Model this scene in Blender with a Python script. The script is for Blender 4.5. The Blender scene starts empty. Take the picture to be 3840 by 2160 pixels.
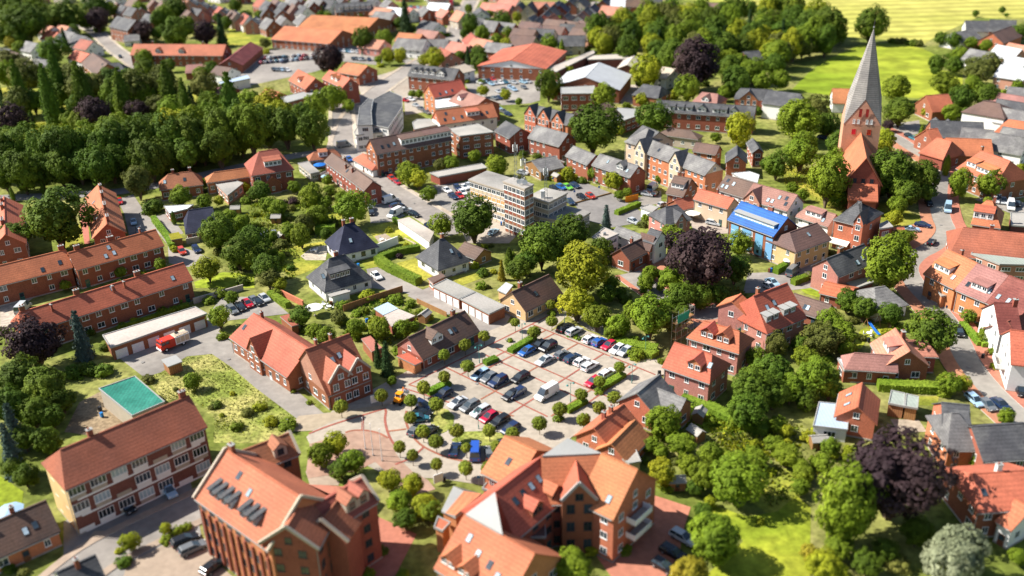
import bpy, math, random
from mathutils import Vector, Matrix
R = math.radians
scene = bpy.context.scene
COL = scene.collection
random.seed(7)

# ------------------------------------------------------------------ camera, sky, sun, exposure
PITCH, ROLL, CAM_H, LENS = 0.45012, -0.02915, 104.0, 32.925
FOCUS, FSTOP = 236.0, 0.031
SKY, SUN, EXPO = 0.07, 5.0, 1.0
cam_d = bpy.data.cameras.new('camera')
cam = bpy.data.objects.new('camera', cam_d); COL.objects.link(cam)
cam_d.sensor_width = 36.0; cam_d.lens = LENS; cam_d.clip_start = 1.0; cam_d.clip_end = 6000
_cp, _sp, _cr, _sr = math.cos(PITCH), math.sin(PITCH), math.cos(ROLL), math.sin(ROLL)
_r0, _u0, _f = Vector((1, 0, 0)), Vector((0, _sp, _cp)), Vector((0, _cp, -_sp))
_r, _u = _r0*_cr + _u0*_sr, -_r0*_sr + _u0*_cr
cam.matrix_world = Matrix(((_r.x, _u.x, -_f.x, 0), (_r.y, _u.y, -_f.y, 0), (_r.z, _u.z, -_f.z, CAM_H), (0, 0, 0, 1)))
scene.camera = cam
cam_d.dof.use_dof = True                      # miniature-look lens: wide aperture, focus on the middle of town
cam_d.dof.focus_distance = FOCUS; cam_d.dof.aperture_fstop = FSTOP

SUN_DIR = Vector((1.0, -0.15, -0.97)).normalized()      # the way the light travels
world = bpy.data.worlds.new('World'); scene.world = world; world.use_nodes = True
_nt = world.node_tree
_sky = _nt.nodes.new('ShaderNodeTexSky'); _sky.sky_type = 'NISHITA'; _sky.sun_disc = False
_sky.sun_elevation = math.asin(-SUN_DIR.z); _sky.sun_rotation = math.atan2(-SUN_DIR.x, -SUN_DIR.y)
_nt.links.new(_sky.outputs[0], _nt.nodes['Background'].inputs[0]); _nt.nodes['Background'].inputs[1].default_value = SKY
sun_d = bpy.data.lights.new('sun', 'SUN'); sun_d.energy = SUN; sun_d.angle = R(0.5); sun_d.color = (1.0, 0.95, 0.87)
sun = bpy.data.objects.new('sun', sun_d); COL.objects.link(sun)
sun.rotation_euler = SUN_DIR.to_track_quat('-Z', 'Y').to_euler(); sun.location = (-200, 200, 300)
scene.view_settings.view_transform = 'Standard'; scene.view_settings.look = 'None'
scene.view_settings.gamma = 1; scene.view_settings.exposure = EXPO

# ------------------------------------------------------------------ materials
MATS = {}
def material(name, col, rough=.8, var=.25, nscale=.6, fine=.15, stripe=None, spec=.3, col2=None, rnd=.12, metal=0, trans=0, axis='Z', amt=.22, blot=.5, dirt=0):
    m = bpy.data.materials.new(name); m.use_nodes = True; nt = m.node_tree; N = nt.nodes; L = nt.links
    b = N['Principled BSDF']; b.inputs['Roughness'].default_value = rough
    b.inputs['Specular IOR Level'].default_value = spec; b.inputs['Metallic'].default_value = metal
    tc = N.new('ShaderNodeTexCoord'); oi = N.new('ShaderNodeObjectInfo')
    def noise(scale, det=3):
        n = N.new('ShaderNodeTexNoise'); n.inputs['Scale'].default_value = scale; n.inputs['Detail'].default_value = det
        n.inputs['Roughness'].default_value = .6
        L.new(tc.outputs['Object'], n.inputs['Vector']); return n.outputs['Fac']
    def ramp(src, a, c, lo, hi):
        r = N.new('ShaderNodeMapRange'); L.new(src, r.inputs[0])
        r.inputs[1].default_value = a; r.inputs[2].default_value = c; r.inputs[3].default_value = lo; r.inputs[4].default_value = hi
        return r.outputs[0]
    def mul(a, c):
        n = N.new('ShaderNodeMath'); n.operation = 'MULTIPLY'; L.new(a, n.inputs[0]); L.new(c, n.inputs[1]); return n.outputs[0]
    v = ramp(noise(nscale), .3, .7, 1-var, 1+var)
    v = mul(v, ramp(noise(nscale*9, 2), .3, .7, 1-fine, 1+fine))
    v = mul(v, ramp(oi.outputs['Random'], 0, 1, 1-rnd, 1+rnd))
    if stripe:
        w = N.new('ShaderNodeTexWave'); w.wave_type = 'BANDS'; w.bands_direction = axis; w.inputs['Scale'].default_value = stripe
        w.inputs['Distortion'].default_value = .3; L.new(tc.outputs['Object'], w.inputs['Vector'])
        v = mul(v, ramp(w.outputs['Fac'], 0, 1, 1-amt, 1+amt*.6))
    if dirt:
        v = mul(v, ramp(noise(nscale*.35, 5), .5, .72, 1, 1-dirt))
    base = N.new('ShaderNodeRGB'); base.outputs[0].default_value = (*col, 1); src = base.outputs[0]
    if col2:
        mx = N.new('ShaderNodeMix'); mx.data_type = 'RGBA'; L.new(ramp(noise(nscale*blot, 4), .42, .6, 0, 1), mx.inputs[0])
        L.new(src, mx.inputs[6]); mx.inputs[7].default_value = (*col2, 1); src = mx.outputs[2]
    hv = N.new('ShaderNodeHueSaturation'); L.new(src, hv.inputs['Color']); L.new(v, hv.inputs['Value'])
    rr = N.new('ShaderNodeMath'); rr.operation = 'FRACT'; r2 = N.new('ShaderNodeMath'); r2.operation = 'MULTIPLY'; r2.inputs[1].default_value = 7.31
    L.new(oi.outputs['Random'], r2.inputs[0]); L.new(r2.outputs[0], rr.inputs[0])
    L.new(ramp(rr.outputs[0], 0, 1, .5-.012, .5+.012), hv.inputs['Hue'])
    L.new(hv.outputs[0], b.inputs['Base Color'])
    if trans:
        t = N.new('ShaderNodeBsdfTranslucent'); L.new(hv.outputs[0], t.inputs[0]); a = N.new('ShaderNodeMixShader'); a.inputs[0].default_value = trans
        L.new(b.outputs[0], a.inputs[1]); L.new(t.outputs[0], a.inputs[2]); L.new(a.outputs[0], N['Material Output'].inputs[0])
    MATS[name] = m; return m
for _n, _c, _c2 in (('orange', (.44, .148, .07), (.36, .118, .058)), ('salmon', (.44, .18, .125), (.38, .15, .10)), ('red', (.42, .118, .062), (.33, .092, .05)),
                ('rust', (.32, .105, .058), (.24, .082, .048)), ('brown', (.13, .075, .055), (.085, .055, .045)), ('umber', (.145, .088, .07), (.11, .07, .06)),
                ('maroon', (.16, .04, .035), (.2, .06, .05)), ('slate', (.065, .066, .072), (.1, .1, .1)), ('navy', (.018, .022, .045), (.03, .034, .06)),
                ('grey', (.135, .13, .13), (.19, .185, .175)), ('pinkbrown', (.30, .15, .12), (.22, .11, .09))):
    material('roof_'+_n, _c, .75, .18, .35, .2, .8, .3, _c2, .07, amt=.12, dirt=.24)
material('roof_blue', (.008, .075, .32), .25, .12, .35, .1, .66, .6, (.012, .095, .38), .0)
material('felt', (.34, .32, .29), .9, .15, .25, .12, None, .2, (.26, .25, .23), .06, dirt=.3)
material('concrete', (.44, .39, .34), .9, .15, .2, .12, None, .2, (.36, .32, .28), .06, dirt=.3)
material('metal_white', (.66, .68, .7), .45, .08, .2, .04, None, .4, None, .03)
material('metal_light', (.45, .46, .47), .5, .08, .2, .05, .5, .4, None, .04, axis='X', amt=.08)
material('metal_blue', (.36, .45, .55), .5, .08, .2, .05, .5, .4, None, .04, axis='X', amt=.08)
material('metal_green', (.01, .15, .105), .6, .2, .2, .2, .45, .3, (.03, .2, .145), .0, axis='X', amt=.12, dirt=.4)
material('copper_green', (.29, .33, .29), .6, .1, .2, .08, .45, .3, None, .03, axis='X', amt=.08)
material('zinc', (.33, .33, .31), .55, .1, .3, .05, None, .4, (.28, .28, .27), .03)
for _n, _c in (('brick', (.27, .095, .055)), ('brick_dark', (.17, .065, .055)), ('brick_orange', (.46, .17, .085)), ('brick_pink', (.42, .2, .15))):
    material(_n, _c, .9, .1, .5, .22, .9, .2, None, .07, amt=.07)
material('white_wall', (.74, .73, .7), .85, .06, .3, .04, None, .3, None, .03)
material('cream', (.55, .44, .30), .85, .06, .3, .05, None, .3, None, .03)
material('ochre', (.56, .39, .19), .85, .08, .3, .08, None, .3, None, .03)
material('beige', (.40, .345, .27), .85, .08, .3, .08, None, .3, None, .04)
material('panel_blue', (.16, .36, .58), .6, .06, .3, .04, None, .4, None, .03)
material('timber', (.33, .17, .07), .8, .15, .6, .2, .9, .2, None, .08, axis='X')
material('glass_dark', (.03, .045, .06), .08, .3, .3, .1, None, .8, None, .5)
material('glass_pale', (.35, .45, .5), .1, .2, .3, .1, None, .8, None, .3)
material('frame_white', (.78, .78, .76), .6, .05, .5, .03, None, .3, None, .03)
material('frame_dark', (.06, .05, .05), .6, .1, .5, .05)
material('door_white', (.7, .7, .69), .6, .05, .5, .03, 2.2, .3)
material('door_green', (.03, .11, .08), .6, .05, .5, .03)
material('door_brown', (.16, .06, .03), .6, .05, .5, .1)
material('awning', (.72, .66, .58), .9, .06, .5, .05)
material('blind_orange', (.62, .33, .08), .9, .06, .5, .05)
material('red_paint', (.55, .02, .02), .4, .05, .5, .05)
material('steel', (.4, .42, .43), .4, .1, .5, .05, metal=.6)
material('teal_paint', (.05, .22, .2), .5, .05, .5, .05)
material('orange_paint', (.75, .24, .01), .4, .05, .5, .05)
material('blue_paint', (.02, .16, .5), .4, .05, .5, .05)
material('green_net', (.01, .3, .19), .8, .1, .5, .05)
material('tyre', (.015, .015, .016), .9, .1, .5, .05)
material('lamp_glass', (.75, .75, .7), .3, .05, .5, .03)
material('tail_glass', (.4, .01, .01), .3, .05, .5, .03)
material('spire_grey', (.235, .22, .21), .8, .1, .25, .12, .5, .25, (.29, .27, .25), .0)
material('church_brick', (.58, .32, .21), .9, .12, .4, .2, .8, .2, (.5, .26, .16), .0, amt=.06)
# ground
material('lawn', (.20, .225, .03), .95, .25, .12, .3, None, .1, (.31, .28, .045), .1, dirt=.25)
material('lawn_fresh', (.20, .25, .02), .95, .25, .08, .3, None, .1, (.29, .29, .03), .1, dirt=.25)
material('meadow', (.34, .35, .065), .95, .14, .01, .2, .022, .1, (.38, .36, .09), .0, axis='Y', amt=.24)
material('pasture', (.17, .25, .018), .95, .22, .012, .3, .017, .1, (.25, .28, .03), .0, axis='Y', amt=.12)
material('weeds', (.19, .215, .04), .95, .35, .15, .5, None, .1, (.28, .245, .085), .0)
material('garden', (.13, .17, .03), .95, .3, .06, .4, None, .1, (.19, .19, .06), .0)
material('soil', (.2, .14, .09), .95, .25, .15, .3, None, .1, (.27, .2, .13), .05)
material('asphalt', (.235, .213, .192), .9, .12, .06, .12, None, .2, (.28, .255, .225), .03, dirt=.25)
material('dark_asphalt', (.2, .19, .18), .9, .1, .06, .1, None, .2, (.24, .225, .21), .03, dirt=.2)
material('paving', (.375, .32, .265), .9, .1, .08, .14, None, .2, (.33, .28, .23), .02, dirt=.3)
material('sand_paving', (.35, .28, .205), .9, .1, .08, .12, None, .2, (.30, .24, .18), .02, dirt=.2)
material('plaza_paving', (.34, .235, .175), .9, .12, .08, .14, None, .2, (.31, .185, .135), .02, dirt=.25)
material('dark_plastic', (.02, .022, .025), .5, .05, .5, .03)
material('red_paving', (.42, .17, .11), .9, .12, .1, .12, None, .2, (.36, .145, .095), .03, dirt=.2)
material('red_band', (.28, .105, .07), .9, .15, .3, .2, None, .2, None, .02)
material('gravel', (.42, .36, .29), .95, .2, .1, .25, None, .1, (.36, .3, .23), .03, dirt=.25)
material('kerb', (.42, .4, .37), .9, .1, .3, .1)
material('road_marking', (.75, .74, .7), .8, .1, .3, .1)
# foliage
for _n, _c, _c2 in (('dark', (.078, .13, .011), (.112, .165, .014)), ('mid', (.145, .205, .013), (.19, .245, .017)), ('lime', (.26, .29, .015), (.32, .32, .018)),
                ('yellow', (.30, .27, .02), (.36, .29, .03)), ('olive', (.12, .135, .025), (.16, .165, .034)), ('purple', (.042, .025, .03), (.065, .038, .036)),
                ('spruce', (.035, .075, .022), (.05, .09, .026)), ('bluegreen', (.075, .12, .10), (.11, .15, .12)), ('silver', (.24, .27, .15), (.31, .33, .2)),
                ('hedge', (.13, .22, .017), (.17, .25, .025)), ('ball', (.18, .225, .02), (.22, .24, .025))):
    material('leaf_'+_n, _c, .7, .22, .35, .25, None, .15, _c2, .18, trans=.22)
material('bark', (.12, .085, .06), .95, .2, .8, .2)
# car paints
for _n, _c in (('white', (.75, .75, .75)), ('silver', (.42, .44, .46)), ('grey', (.13, .14, .15)), ('black', (.012, .013, .016)), ('navy', (.015, .03, .08)),
               ('blue', (.02, .10, .36)), ('red', (.42, .012, .018)), ('green', (.12, .5, .05)), ('teal', (.03, .14, .2)), ('lightblue', (.3, .45, .58)), ('beige', (.45, .4, .32))):
    material('paint_'+_n, _c, .25, .03, .5, .02, None, .6, None, .04)

# ------------------------------------------------------------------ mesh helpers
class MB:
    """collects faces with materials; build() links ONE mesh object"""
    def __init__(s): s.v = []; s.f = []; s.mi = []; s.mats = []
    def m(s, name):
        if name not in s.mats: s.mats.append(name)
        return s.mats.index(name)
    def face(s, pts, mat):
        b = len(s.v); s.v.extend([tuple(p) for p in pts]); s.f.append(tuple(range(b, b+len(pts)))); s.mi.append(s.m(mat))
    def prism(s, poly, z0, z1, mat, top=None, bottom=True):
        """vertical prism over a counter-clockwise xy polygon"""
        n = len(poly); zt = z1 if callable(z1) else (lambda p: z1)
        b = len(s.v)
        s.v.extend([(p[0], p[1], z0) for p in poly]); s.v.extend([(p[0], p[1], zt(p)) for p in poly])
        for i in range(n):
            j = (i+1) % n; s.f.append((b+i, b+j, b+n+j, b+n+i)); s.mi.append(s.m(mat))
        s.f.append(tuple(range(b+n, b+2*n))); s.mi.append(s.m(top or mat))
        if bottom: s.f.append(tuple(range(b+n-1, b-1, -1))); s.mi.append(s.m(mat))
    def box(s, x0, x1, y0, y1, z0, z1, mat, top=None):
        s.prism([(x0, y0), (x1, y0), (x1, y1), (x0, y1)], z0, z1, mat, top)
    def extr_x(s, sec, x0, x1, mat, cap=None):
        """extrude a yz section (counter-clockwise seen from +x) along x"""
        n = len(sec); b = len(s.v)
        s.v.extend([(x0, p[0], p[1]) for p in sec]); s.v.extend([(x1, p[0], p[1]) for p in sec])
        for i in range(n):
            j = (i+1) % n; s.f.append((b+j, b+i, b+n+i, b+n+j)[::-1]); s.mi.append(s.m(mat))
        s.f.append(tuple(range(b+n, b+2*n))); s.mi.append(s.m(cap or mat)); s.f.append(tuple(range(b+n-1, b-1, -1))); s.mi.append(s.m(cap or mat))
    def tube(s, pts, rad, mat, n=6):
        rads = rad if isinstance(rad, (list, tuple)) else [rad]*len(pts)
        b = len(s.v); P = [Vector(p) for p in pts]
        for i, p in enumerate(P):
            d = (P[min(i+1, len(P)-1)]-P[max(i-1, 0)]).normalized()
            a = d.orthogonal().normalized(); c = d.cross(a)
            for k in range(n):
                t = 2*math.pi*k/n; s.v.append(tuple(p+(a*math.cos(t)+c*math.sin(t))*rads[i]))
        for i in range(len(P)-1):
            for k in range(n):
                s.f.append((b+i*n+k, b+i*n+(k+1) % n, b+(i+1)*n+(k+1) % n, b+(i+1)*n+k)); s.mi.append(s.m(mat))
        s.f.append(tuple(b+k for k in range(n))[::-1]); s.mi.append(s.m(mat)); e = b+(len(P)-1)*n
        s.f.append(tuple(e+k for k in range(n))); s.mi.append(s.m(mat))
    def mesh(s, name):
        me = bpy.data.meshes.new(name); me.from_pydata(s.v, [], s.f)
        for n in s.mats: me.materials.append(MATS[n])
        me.polygons.foreach_set('material_index', s.mi); me.update(); return me
    def build(s, name, parent=None, loc=(0, 0, 0), rz=0):
        return put(name, s.mesh(name), parent, loc, rz)
def put(name, me, parent=None, loc=(0, 0, 0), rz=0):
    o = bpy.data.objects.new(name, me); COL.objects.link(o); o.location = loc; o.rotation_euler = (0, 0, rz)
    if parent: o.parent = parent
    return o
def empty(name, loc=(0, 0, 0), rz=0):
    o = bpy.data.objects.new(name, None); COL.objects.link(o); o.location = loc; o.rotation_euler = (0, 0, rz); o.empty_display_size = .3; return o
THINGS = []          # (object, label stem or None, position) labelled at the end
LAND = []            # (short name, x, y) landmarks for the labels
def tag(o, label, cat, group=None, auto=False):
    o['category'] = cat
    if group: o['group'] = group
    if auto: THINGS.append((o, label))
    else: o['label'] = label
    return o
def copy_tree(o, parent=None):
    c = o.copy(); COL.objects.link(c); c.parent = parent
    for ch in o.children: copy_tree(ch, c)
    return c
def ccw(p):
    a = sum(p[i][0]*p[(i+1) % len(p)][1]-p[(i+1) % len(p)][0]*p[i][1] for i in range(len(p)))
    return p if a > 0 else p[::-1]

# ------------------------------------------------------------------ ground
def sheet(name, pts, mat, z):
    mb = MB(); mb.face([(p[0], p[1], z) for p in ccw(pts)], mat); o = mb.build(name); o['kind'] = 'structure'; return o
def offset_line(pts, d):
    out = []; P = [Vector((p[0], p[1])) for p in pts]
    for i, p in enumerate(P):
        t = Vector((0, 0))
        if i: t += (p-P[i-1]).normalized()
        if i < len(P)-1: t += (P[i+1]-p).normalized()
        t.normalize(); n = Vector((-t.y, t.x)); out.append((p.x+n.x*d, p.y+n.y*d))
    return out
def smooth(pts, k=2):
    for _ in range(k):
        q = [pts[0]]
        for a, b in zip(pts, pts[1:]):
            q += [(a[0]*.75+b[0]*.25, a[1]*.75+b[1]*.25), (a[0]*.25+b[0]*.75, a[1]*.25+b[1]*.75)]
        pts = q+[pts[-1]]
    return pts
def strip(name, pts, d0, d1, z, mat, h=0):
    a = offset_line(pts, d0); b = offset_line(pts, d1); mb = MB()
    for i in range(len(a)-1):
        q = [a[i], a[i+1], b[i+1], b[i]]; q = ccw(q)
        if h: mb.prism(q, z, z+h, 'kerb', mat, False)
        else: mb.face([(p[0], p[1], z) for p in q], mat)
    o = mb.build(name); o['kind'] = 'structure'; return o
_rz = [0]
def road(name, pts, w, mat, pave=0, pmat='red_paving'):
    pts = smooth(pts); _rz[0] += 1; z = .06+.004*_rz[0]
    strip(name, pts, -w/2, w/2, z, mat)
    if pave:
        strip('pavement', pts, w/2, w/2+pave, 0, pmat, z+.10+.003*(_rz[0] % 3)); strip('pavement', pts, -w/2-pave, -w/2, 0, pmat, z+.1+.0041*(_rz[0] % 4))

# ------------------------------------------------------------------ windows, doors
_wc = {}
def win_mesh(w, h, fr, gl):
    k = (round(w, 2), round(h, 2), fr, gl)
    if k not in _wc:
        a = MB(); t = min(.09, w*.12)         # frame lies in the xz plane, facing -y
        a.box(-w/2, -w/2+t, -.05, .05, 0, h, fr); a.box(w/2-t, w/2, -.05, .05, 0, h, fr)
        a.box(-w/2+t, w/2-t, -.05, .05, 0, t, fr); a.box(-w/2+t, w/2-t, -.05, .05, h-t, h, fr)
        if w > .8:
            n = max(1, round(w/.75)-1)
            for i in range(n):
                x = -w/2+w*(i+1)/(n+1); a.box(x-.04, x+.04, -.045, .05, t, h-t, fr)
        a.box(-w/2-.06, w/2+.06, -.1, .05, -.09, -.003, fr)
        b = MB(); b.box(-w/2+t, w/2-t, -.02, .04, t, h-t, gl)
        c = MB(); c.v, c.f, c.mi, c.mats = list(a.v), list(a.f), list(a.mi), list(a.mats); c.box(-w/2+t, w/2-t, -.02, .04, t, h-t, gl)
        _wc[k] = (a.mesh('window'), b.mesh('pane'), c.mesh('window'))
    return _wc[k]
def window(parent, x, y, z, rz, w, h, near, fr='frame_white', gl='glass_dark', name='window'):
    a, b, c = win_mesh(w, h, fr, gl)
    if near:
        o = put(name, a, parent, (x, y, z), rz); put('pane', b, o)
    else: o = put(name, c, parent, (x, y, z), rz)
    return o
_dc = {}
def door(parent, x, y, z, rz, w, h, mat='door_white', name='door'):
    k = (round(w, 1), round(h, 1), mat, name)
    if k not in _dc:
        a = MB(); a.box(-w/2, w/2, -.06, .05, 0, h, mat)
        if name == 'garage_door':
            for i in range(4): a.box(-w/2+.05, w/2-.05, -.085, -.06, h*i/4+.08, h*(i+1)/4-.05, mat)
        else: a.box(-w/2+.12, w/2-.12, -.09, -.06, h*.5, h-.15, 'glass_dark'); a.box(w/2-.2, w/2-.12, -.12, -.06, h*.42, h*.48, 'steel')
        _dc[k] = a.mesh(name)
    return put(name, _dc[k], parent, (x, y, z), rz)
def chimney_mesh(w, h, mat):
    k = ('ch', round(w, 1), round(h, 1), mat)
    if k not in _dc:
        a = MB(); a.box(-w/2, w/2, -.35, .35, -1.6, h, mat); a.box(-w/2-.08, w/2+.08, -.43, .43, h, h+.12, 'zinc')
        for i in range(max(1, int(w/.6))): a.box(-w/2+.2+i*.6, -w/2+.45+i*.6, -.12, .12, h+.12, h+.4, 'brick')
        _dc[k] = a.mesh('chimney')
    return _dc[k]
def faces_cam(o_xy, ang, nx, ny):
    c, s = math.cos(ang), math.sin(ang); wx, wy = nx*c-ny*s, nx*s+ny*c
    d = math.hypot(*o_xy); return (-o_xy[0]*wx-o_xy[1]*wy)/d > -.25

# ------------------------------------------------------------------ gabled / hipped buildings
def roof_gable(mb, L, W, ze, zr, mat, hl, hr, t=.22, og=.3):
    """ridge along x; hl, hr: hip run at the left and right end (0 = gable)"""
    x0, x1 = -L/2, L/2; rx0 = x0+hl if hl else x0-og; rx1 = x1-hr if hr else x1+og
    ex0 = x0 if hl else x0-og; ex1 = x1 if hr else x1+og
    T = [(ex0, -W/2, ze), (ex1, -W/2, ze), (ex1, W/2, ze), (ex0, W/2, ze), (rx0, 0, zr), (rx1, 0, zr)]
    b = len(mb.v); mb.v.extend(T); mb.v.extend([(p[0], p[1], p[2]-t) for p in T])
    def q(*i): mb.f.append(tuple(b+k for k in i)); mb.mi.append(mb.m(mat))
    q(0, 1, 5, 4); q(2, 3, 4, 5)
    q(7, 6, 10, 11); q(9, 8, 11, 10)
    q(0, 6, 7, 1); q(2, 8, 9, 3)
    if hl: q(3, 0, 4); q(6, 9, 10); q(3, 9, 6, 0)
    else: q(0, 4, 10, 6); q(4, 3, 9, 10)
    if hr: q(1, 2, 5); q(8, 7, 11); q(1, 7, 8, 2)
    else: q(1, 7, 11, 5); q(5, 11, 8, 2)
    rw = .14                                  # ridge tiles
    mb.box(rx0+.02, rx1-.02, -rw, rw, zr-.1, zr+.05, mat)
def face_windows(th, B, ang, length, place, n, ze, near, fr, gl, skip_door, gable=None, dens=2.7, wall_h=None):
    """place(u) gives (x, y, rz) on the face for u in -1..1"""
    cnt = max(1, int((length-1.0)/dens))
    for st in range(n):
        hst = ze/n; z = st*hst+hst*.34
        dpos = random.randrange(cnt) if (st == 0 and not skip_door) else -1
        for i in range(cnt):
            u = -1+2*(i+.5)/cnt
            x, y, rz = place(u*(1-.5/length))
            if i == dpos:
                door(th, x, y, .05, rz, 1.1, min(2.2, hst*.85), random.choice(['door_white', 'door_brown', 'door_green'])); continue
            if random.random() < .1: continue
            w = random.choice([1.0, 1.25, 1.25, 1.7]) if n < 3 else 1.3
            window(th, x, y, z, rz, min(w, length/cnt*.7), min(1.35, hst*.5), near, fr, gl)
ROOTS = {}
RW = {'orange': 'orange-tiled', 'salmon': 'pale orange-tiled', 'red': 'red-tiled', 'rust': 'rust-red tiled', 'brown': 'dark brown', 'umber': 'brown', 'maroon': 'maroon', 'slate': 'dark grey', 'navy': 'blue-black', 'grey': 'grey', 'pinkbrown': 'pinkish brown'}
def auto_words(d):
    return '%s%s house with %s %s roof' % ('long ' if d['L'] > 22 else 'small ' if d['L'] < 9.5 else '', {'brick_pink': 'pink brick', 'brick': 'red brick', 'brick_orange': 'orange brick', 'brick_dark': 'dark brick', 'white_wall': 'white'}.get(d['wall'], d['wall']), RW.get(d['roof'], 'grey'), 'hipped' if 'hip' in d else 'gabled')
def building(d):
    L, W, ze, zr = d['L'], d['W'], d['ze'], d['zr']; ang = R(d['a']); ox, oy = d['o']
    dist = math.hypot(ox, oy); near = dist < 270; hl, hr = d.get('hip', (0, 0))
    name = d.get('nm', 'house'); th = empty(name, (ox, oy, 0), ang)
    if 'of' not in d: tag(th, d.get('lab') or auto_words(d), d.get('cat', 'house'), d.get('grp'), auto='lab' not in d)
    if 'id' in d: ROOTS[d['id']] = th
    if 'lm' in d: LAND.append((d['lm'], ox, oy))
    roof, wall = 'roof_'+d['roof'] if 'roof_'+d['roof'] in MATS else d['roof'], d['wall']
    oh = .45; w2 = W/2-oh; sl = (zr-ze)/(W/2); zw = ze+oh*sl-.24; t = .24
    x0 = -L/2+(oh if hl else 0); x1 = L/2-(oh if hr else 0)
    mb = MB(); mb.box(x0, x1, -w2, w2, 0, zw, wall)
    for hp, xa, xb in ((hl, x0, x0+.3), (hr, x1-.3, x1)):
        if not hp: mb.extr_x([(-w2, zw+.002), (w2, zw+.002), (0, zr-t-.02)], xa, xb, d.get('gmat', wall))
    mb.box(x0-.04, x1+.04, -w2-.04, w2+.04, 0, .35, 'concrete')
    if 'emat' in d: mb.box(x0-.07, x0-.045, -w2, w2, .4, zw-.02, d['emat'])
    mb.build('wall', th)
    rb = MB(); roof_gable(rb, L, W, ze, zr, roof, hl, hr); ro = rb.build('roof', th)
    g = MB(); g.box(-L/2, L/2, -W/2-.12, -W/2+.02, ze-.3, ze-.14, 'zinc'); g.box(-L/2+.1, -L/2+.2, -w2-.12, -w2-.002, .05, ze-.3, 'zinc'); g.build('gutter', th)
    fr, gl = d.get('fr', 'frame_white'), d.get('gl', 'glass_dark')
    n = d.get('n', max(1, round(ze/3))); dens = d.get('dens', 2.7 if dist < 330 else 3.6)
    gd = d.get('gar')
    if gd:
        for i in range(gd): door(th, -L/2+L*(i+.5)/gd, -w2, .05, 0, min(2.6, L/gd-.4), 2.2, 'door_white', 'garage_door')
    elif not d.get('nowin'):
        if d.get('ww'):                        # irregular ribbon facade: continuous white window strips
            for st in range(n):
                hst = zw/n; m = int(L/3.2)
                for i in range(m):
                    if (i*7+st) % 5 == 0: continue
                    window(th, -L/2+L*(i+.5)/m, -w2, st*hst+hst*.36, 0, 2.7, hst*.5, near, fr, 'glass_pale' if (i*5+st) % 3 == 0 else gl)
                bd = MB(); bd.box(-L/2+1.5, L/2-1.5, -.09, -.004, -.2, .12, 'frame_white')
                for i in range(m): bd.box(-L/2+L*(i+.5)/m-1.3, -L/2+L*(i+.5)/m+1.3, -.07, -.004, .125, hst*.28, 'white_wall' if (i+st) % 4 < 2 else 'beige')
                bd.build('white_band', th, (0, -w2, st*hst+hst*.06))
        else: face_windows(th, d, ang, L, lambda u: (u*L/2, -w2, 0), n, zw, near, fr, gl, False, dens=dens)
        if faces_cam((ox, oy), ang, -1, 0): face_windows(th, d, ang, 2*w2, lambda u: (x0, -u*w2, -math.pi/2), n, zw, near, fr, gl, True, dens=dens+.6)
        if faces_cam((ox, oy), ang, 1, 0): face_windows(th, d, ang, 2*w2, lambda u: (x1, u*w2, math.pi/2), n, zw, near, fr, gl, True, dens=dens+.6)
        if zr-ze > 2.6:
            if not hl and faces_cam((ox, oy), ang, -1, 0): window(th, x0, 0, zw+.35, -math.pi/2, 1.1, 1.2, near, fr, gl)
            if not hr and faces_cam((ox, oy), ang, 1, 0): window(th, x1, 0, zw+.35, math.pi/2, 1.1, 1.2, near, fr, gl)
    pit = math.atan2(zr-ze, W/2); fl = d.get('feat', '')
    for ft in fl:
        k, u = ft[0], ft[1]; x = -L/2+L*u
        if k == 'c':
            put('chimney', chimney_mesh(ft[2] if len(ft) > 2 else .8, 1.2, d.get('cm', 'brick')), ro, (x, .5 if len(ft) < 4 else ft[3], zr-(.1 if len(ft) < 4 else abs(ft[3])*sl*.8)))
        elif k == 's':                         # roof window
            v = ft[2]; b = MB(); b.box(-.45, .45, -.7, .7, -.03, .09, 'frame_dark'); b.box(-.36, .36, -.6, .6, .091, .11, 'glass_pale' if random.random() < .5 else 'glass_dark')
            o = b.build('skylight', ro, (x, -W/2*(1-v), ze+(zr-ze)*v)); o.rotation_euler = (pit, 0, 0)
        elif k in 'dfhg':
            w = ft[2]; v = ft[3] if len(ft) > 3 else .3; hh = ft[4] if len(ft) > 4 else 1.6; y0 = -W/2*(1-v); z0 = ze+(zr-ze)*v
            dm = ft[5] if len(ft) > 5 else 'white_wall'; b = MB(); zt = z0+hh
            do = empty('dormer', (x, y0, z0)); do.parent = th
            if k == 'd':                       # gabled dormer
                pk = zt+w*.38; yb = -W/2+(pk-ze)/sl; yt = -W/2+(zt-ze)/sl
                yb = min(yb, .4); yt = min(yt, .3)
                b.box(-w/2, w/2, 0, yt-y0, 0, hh, dm); b.face([(-w/2, 0, hh), (w/2, 0, hh), (0, 0, hh+w*.38)], dm)
                r2 = MB()
                for sx in (-1, 1):
                    a = [(sx*(w/2+.22), -.3, hh-.16), (0, -.3, hh+w*.38+.06), (0, yb-y0+.1, hh+w*.38+.06), (sx*(w/2+.22), yt-y0+.1, hh-.16)]
                    lo = [(p[0], p[1], p[2]-.14) for p in a]
                    r2.face(a if sx < 0 else a[::-1], roof)
                    r2.face((lo if sx > 0 else lo[::-1]), roof)
                    for i in range(4): j = (i+1) % 4; r2.face([a[i], a[j], lo[j], lo[i]], roof)
                r2.build('dormer_roof', do)
            else:                              # shed dormer
                slp = .22 if k in 'fg' else .05; run = hh/(sl-slp) if sl > slp+.1 else 3; run = min(run, -y0+.2)
                b.box(-w/2, w/2, 0, run*.96, 0, hh*.99, dm)
                r2 = MB(); zt2 = hh+run*slp
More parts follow.
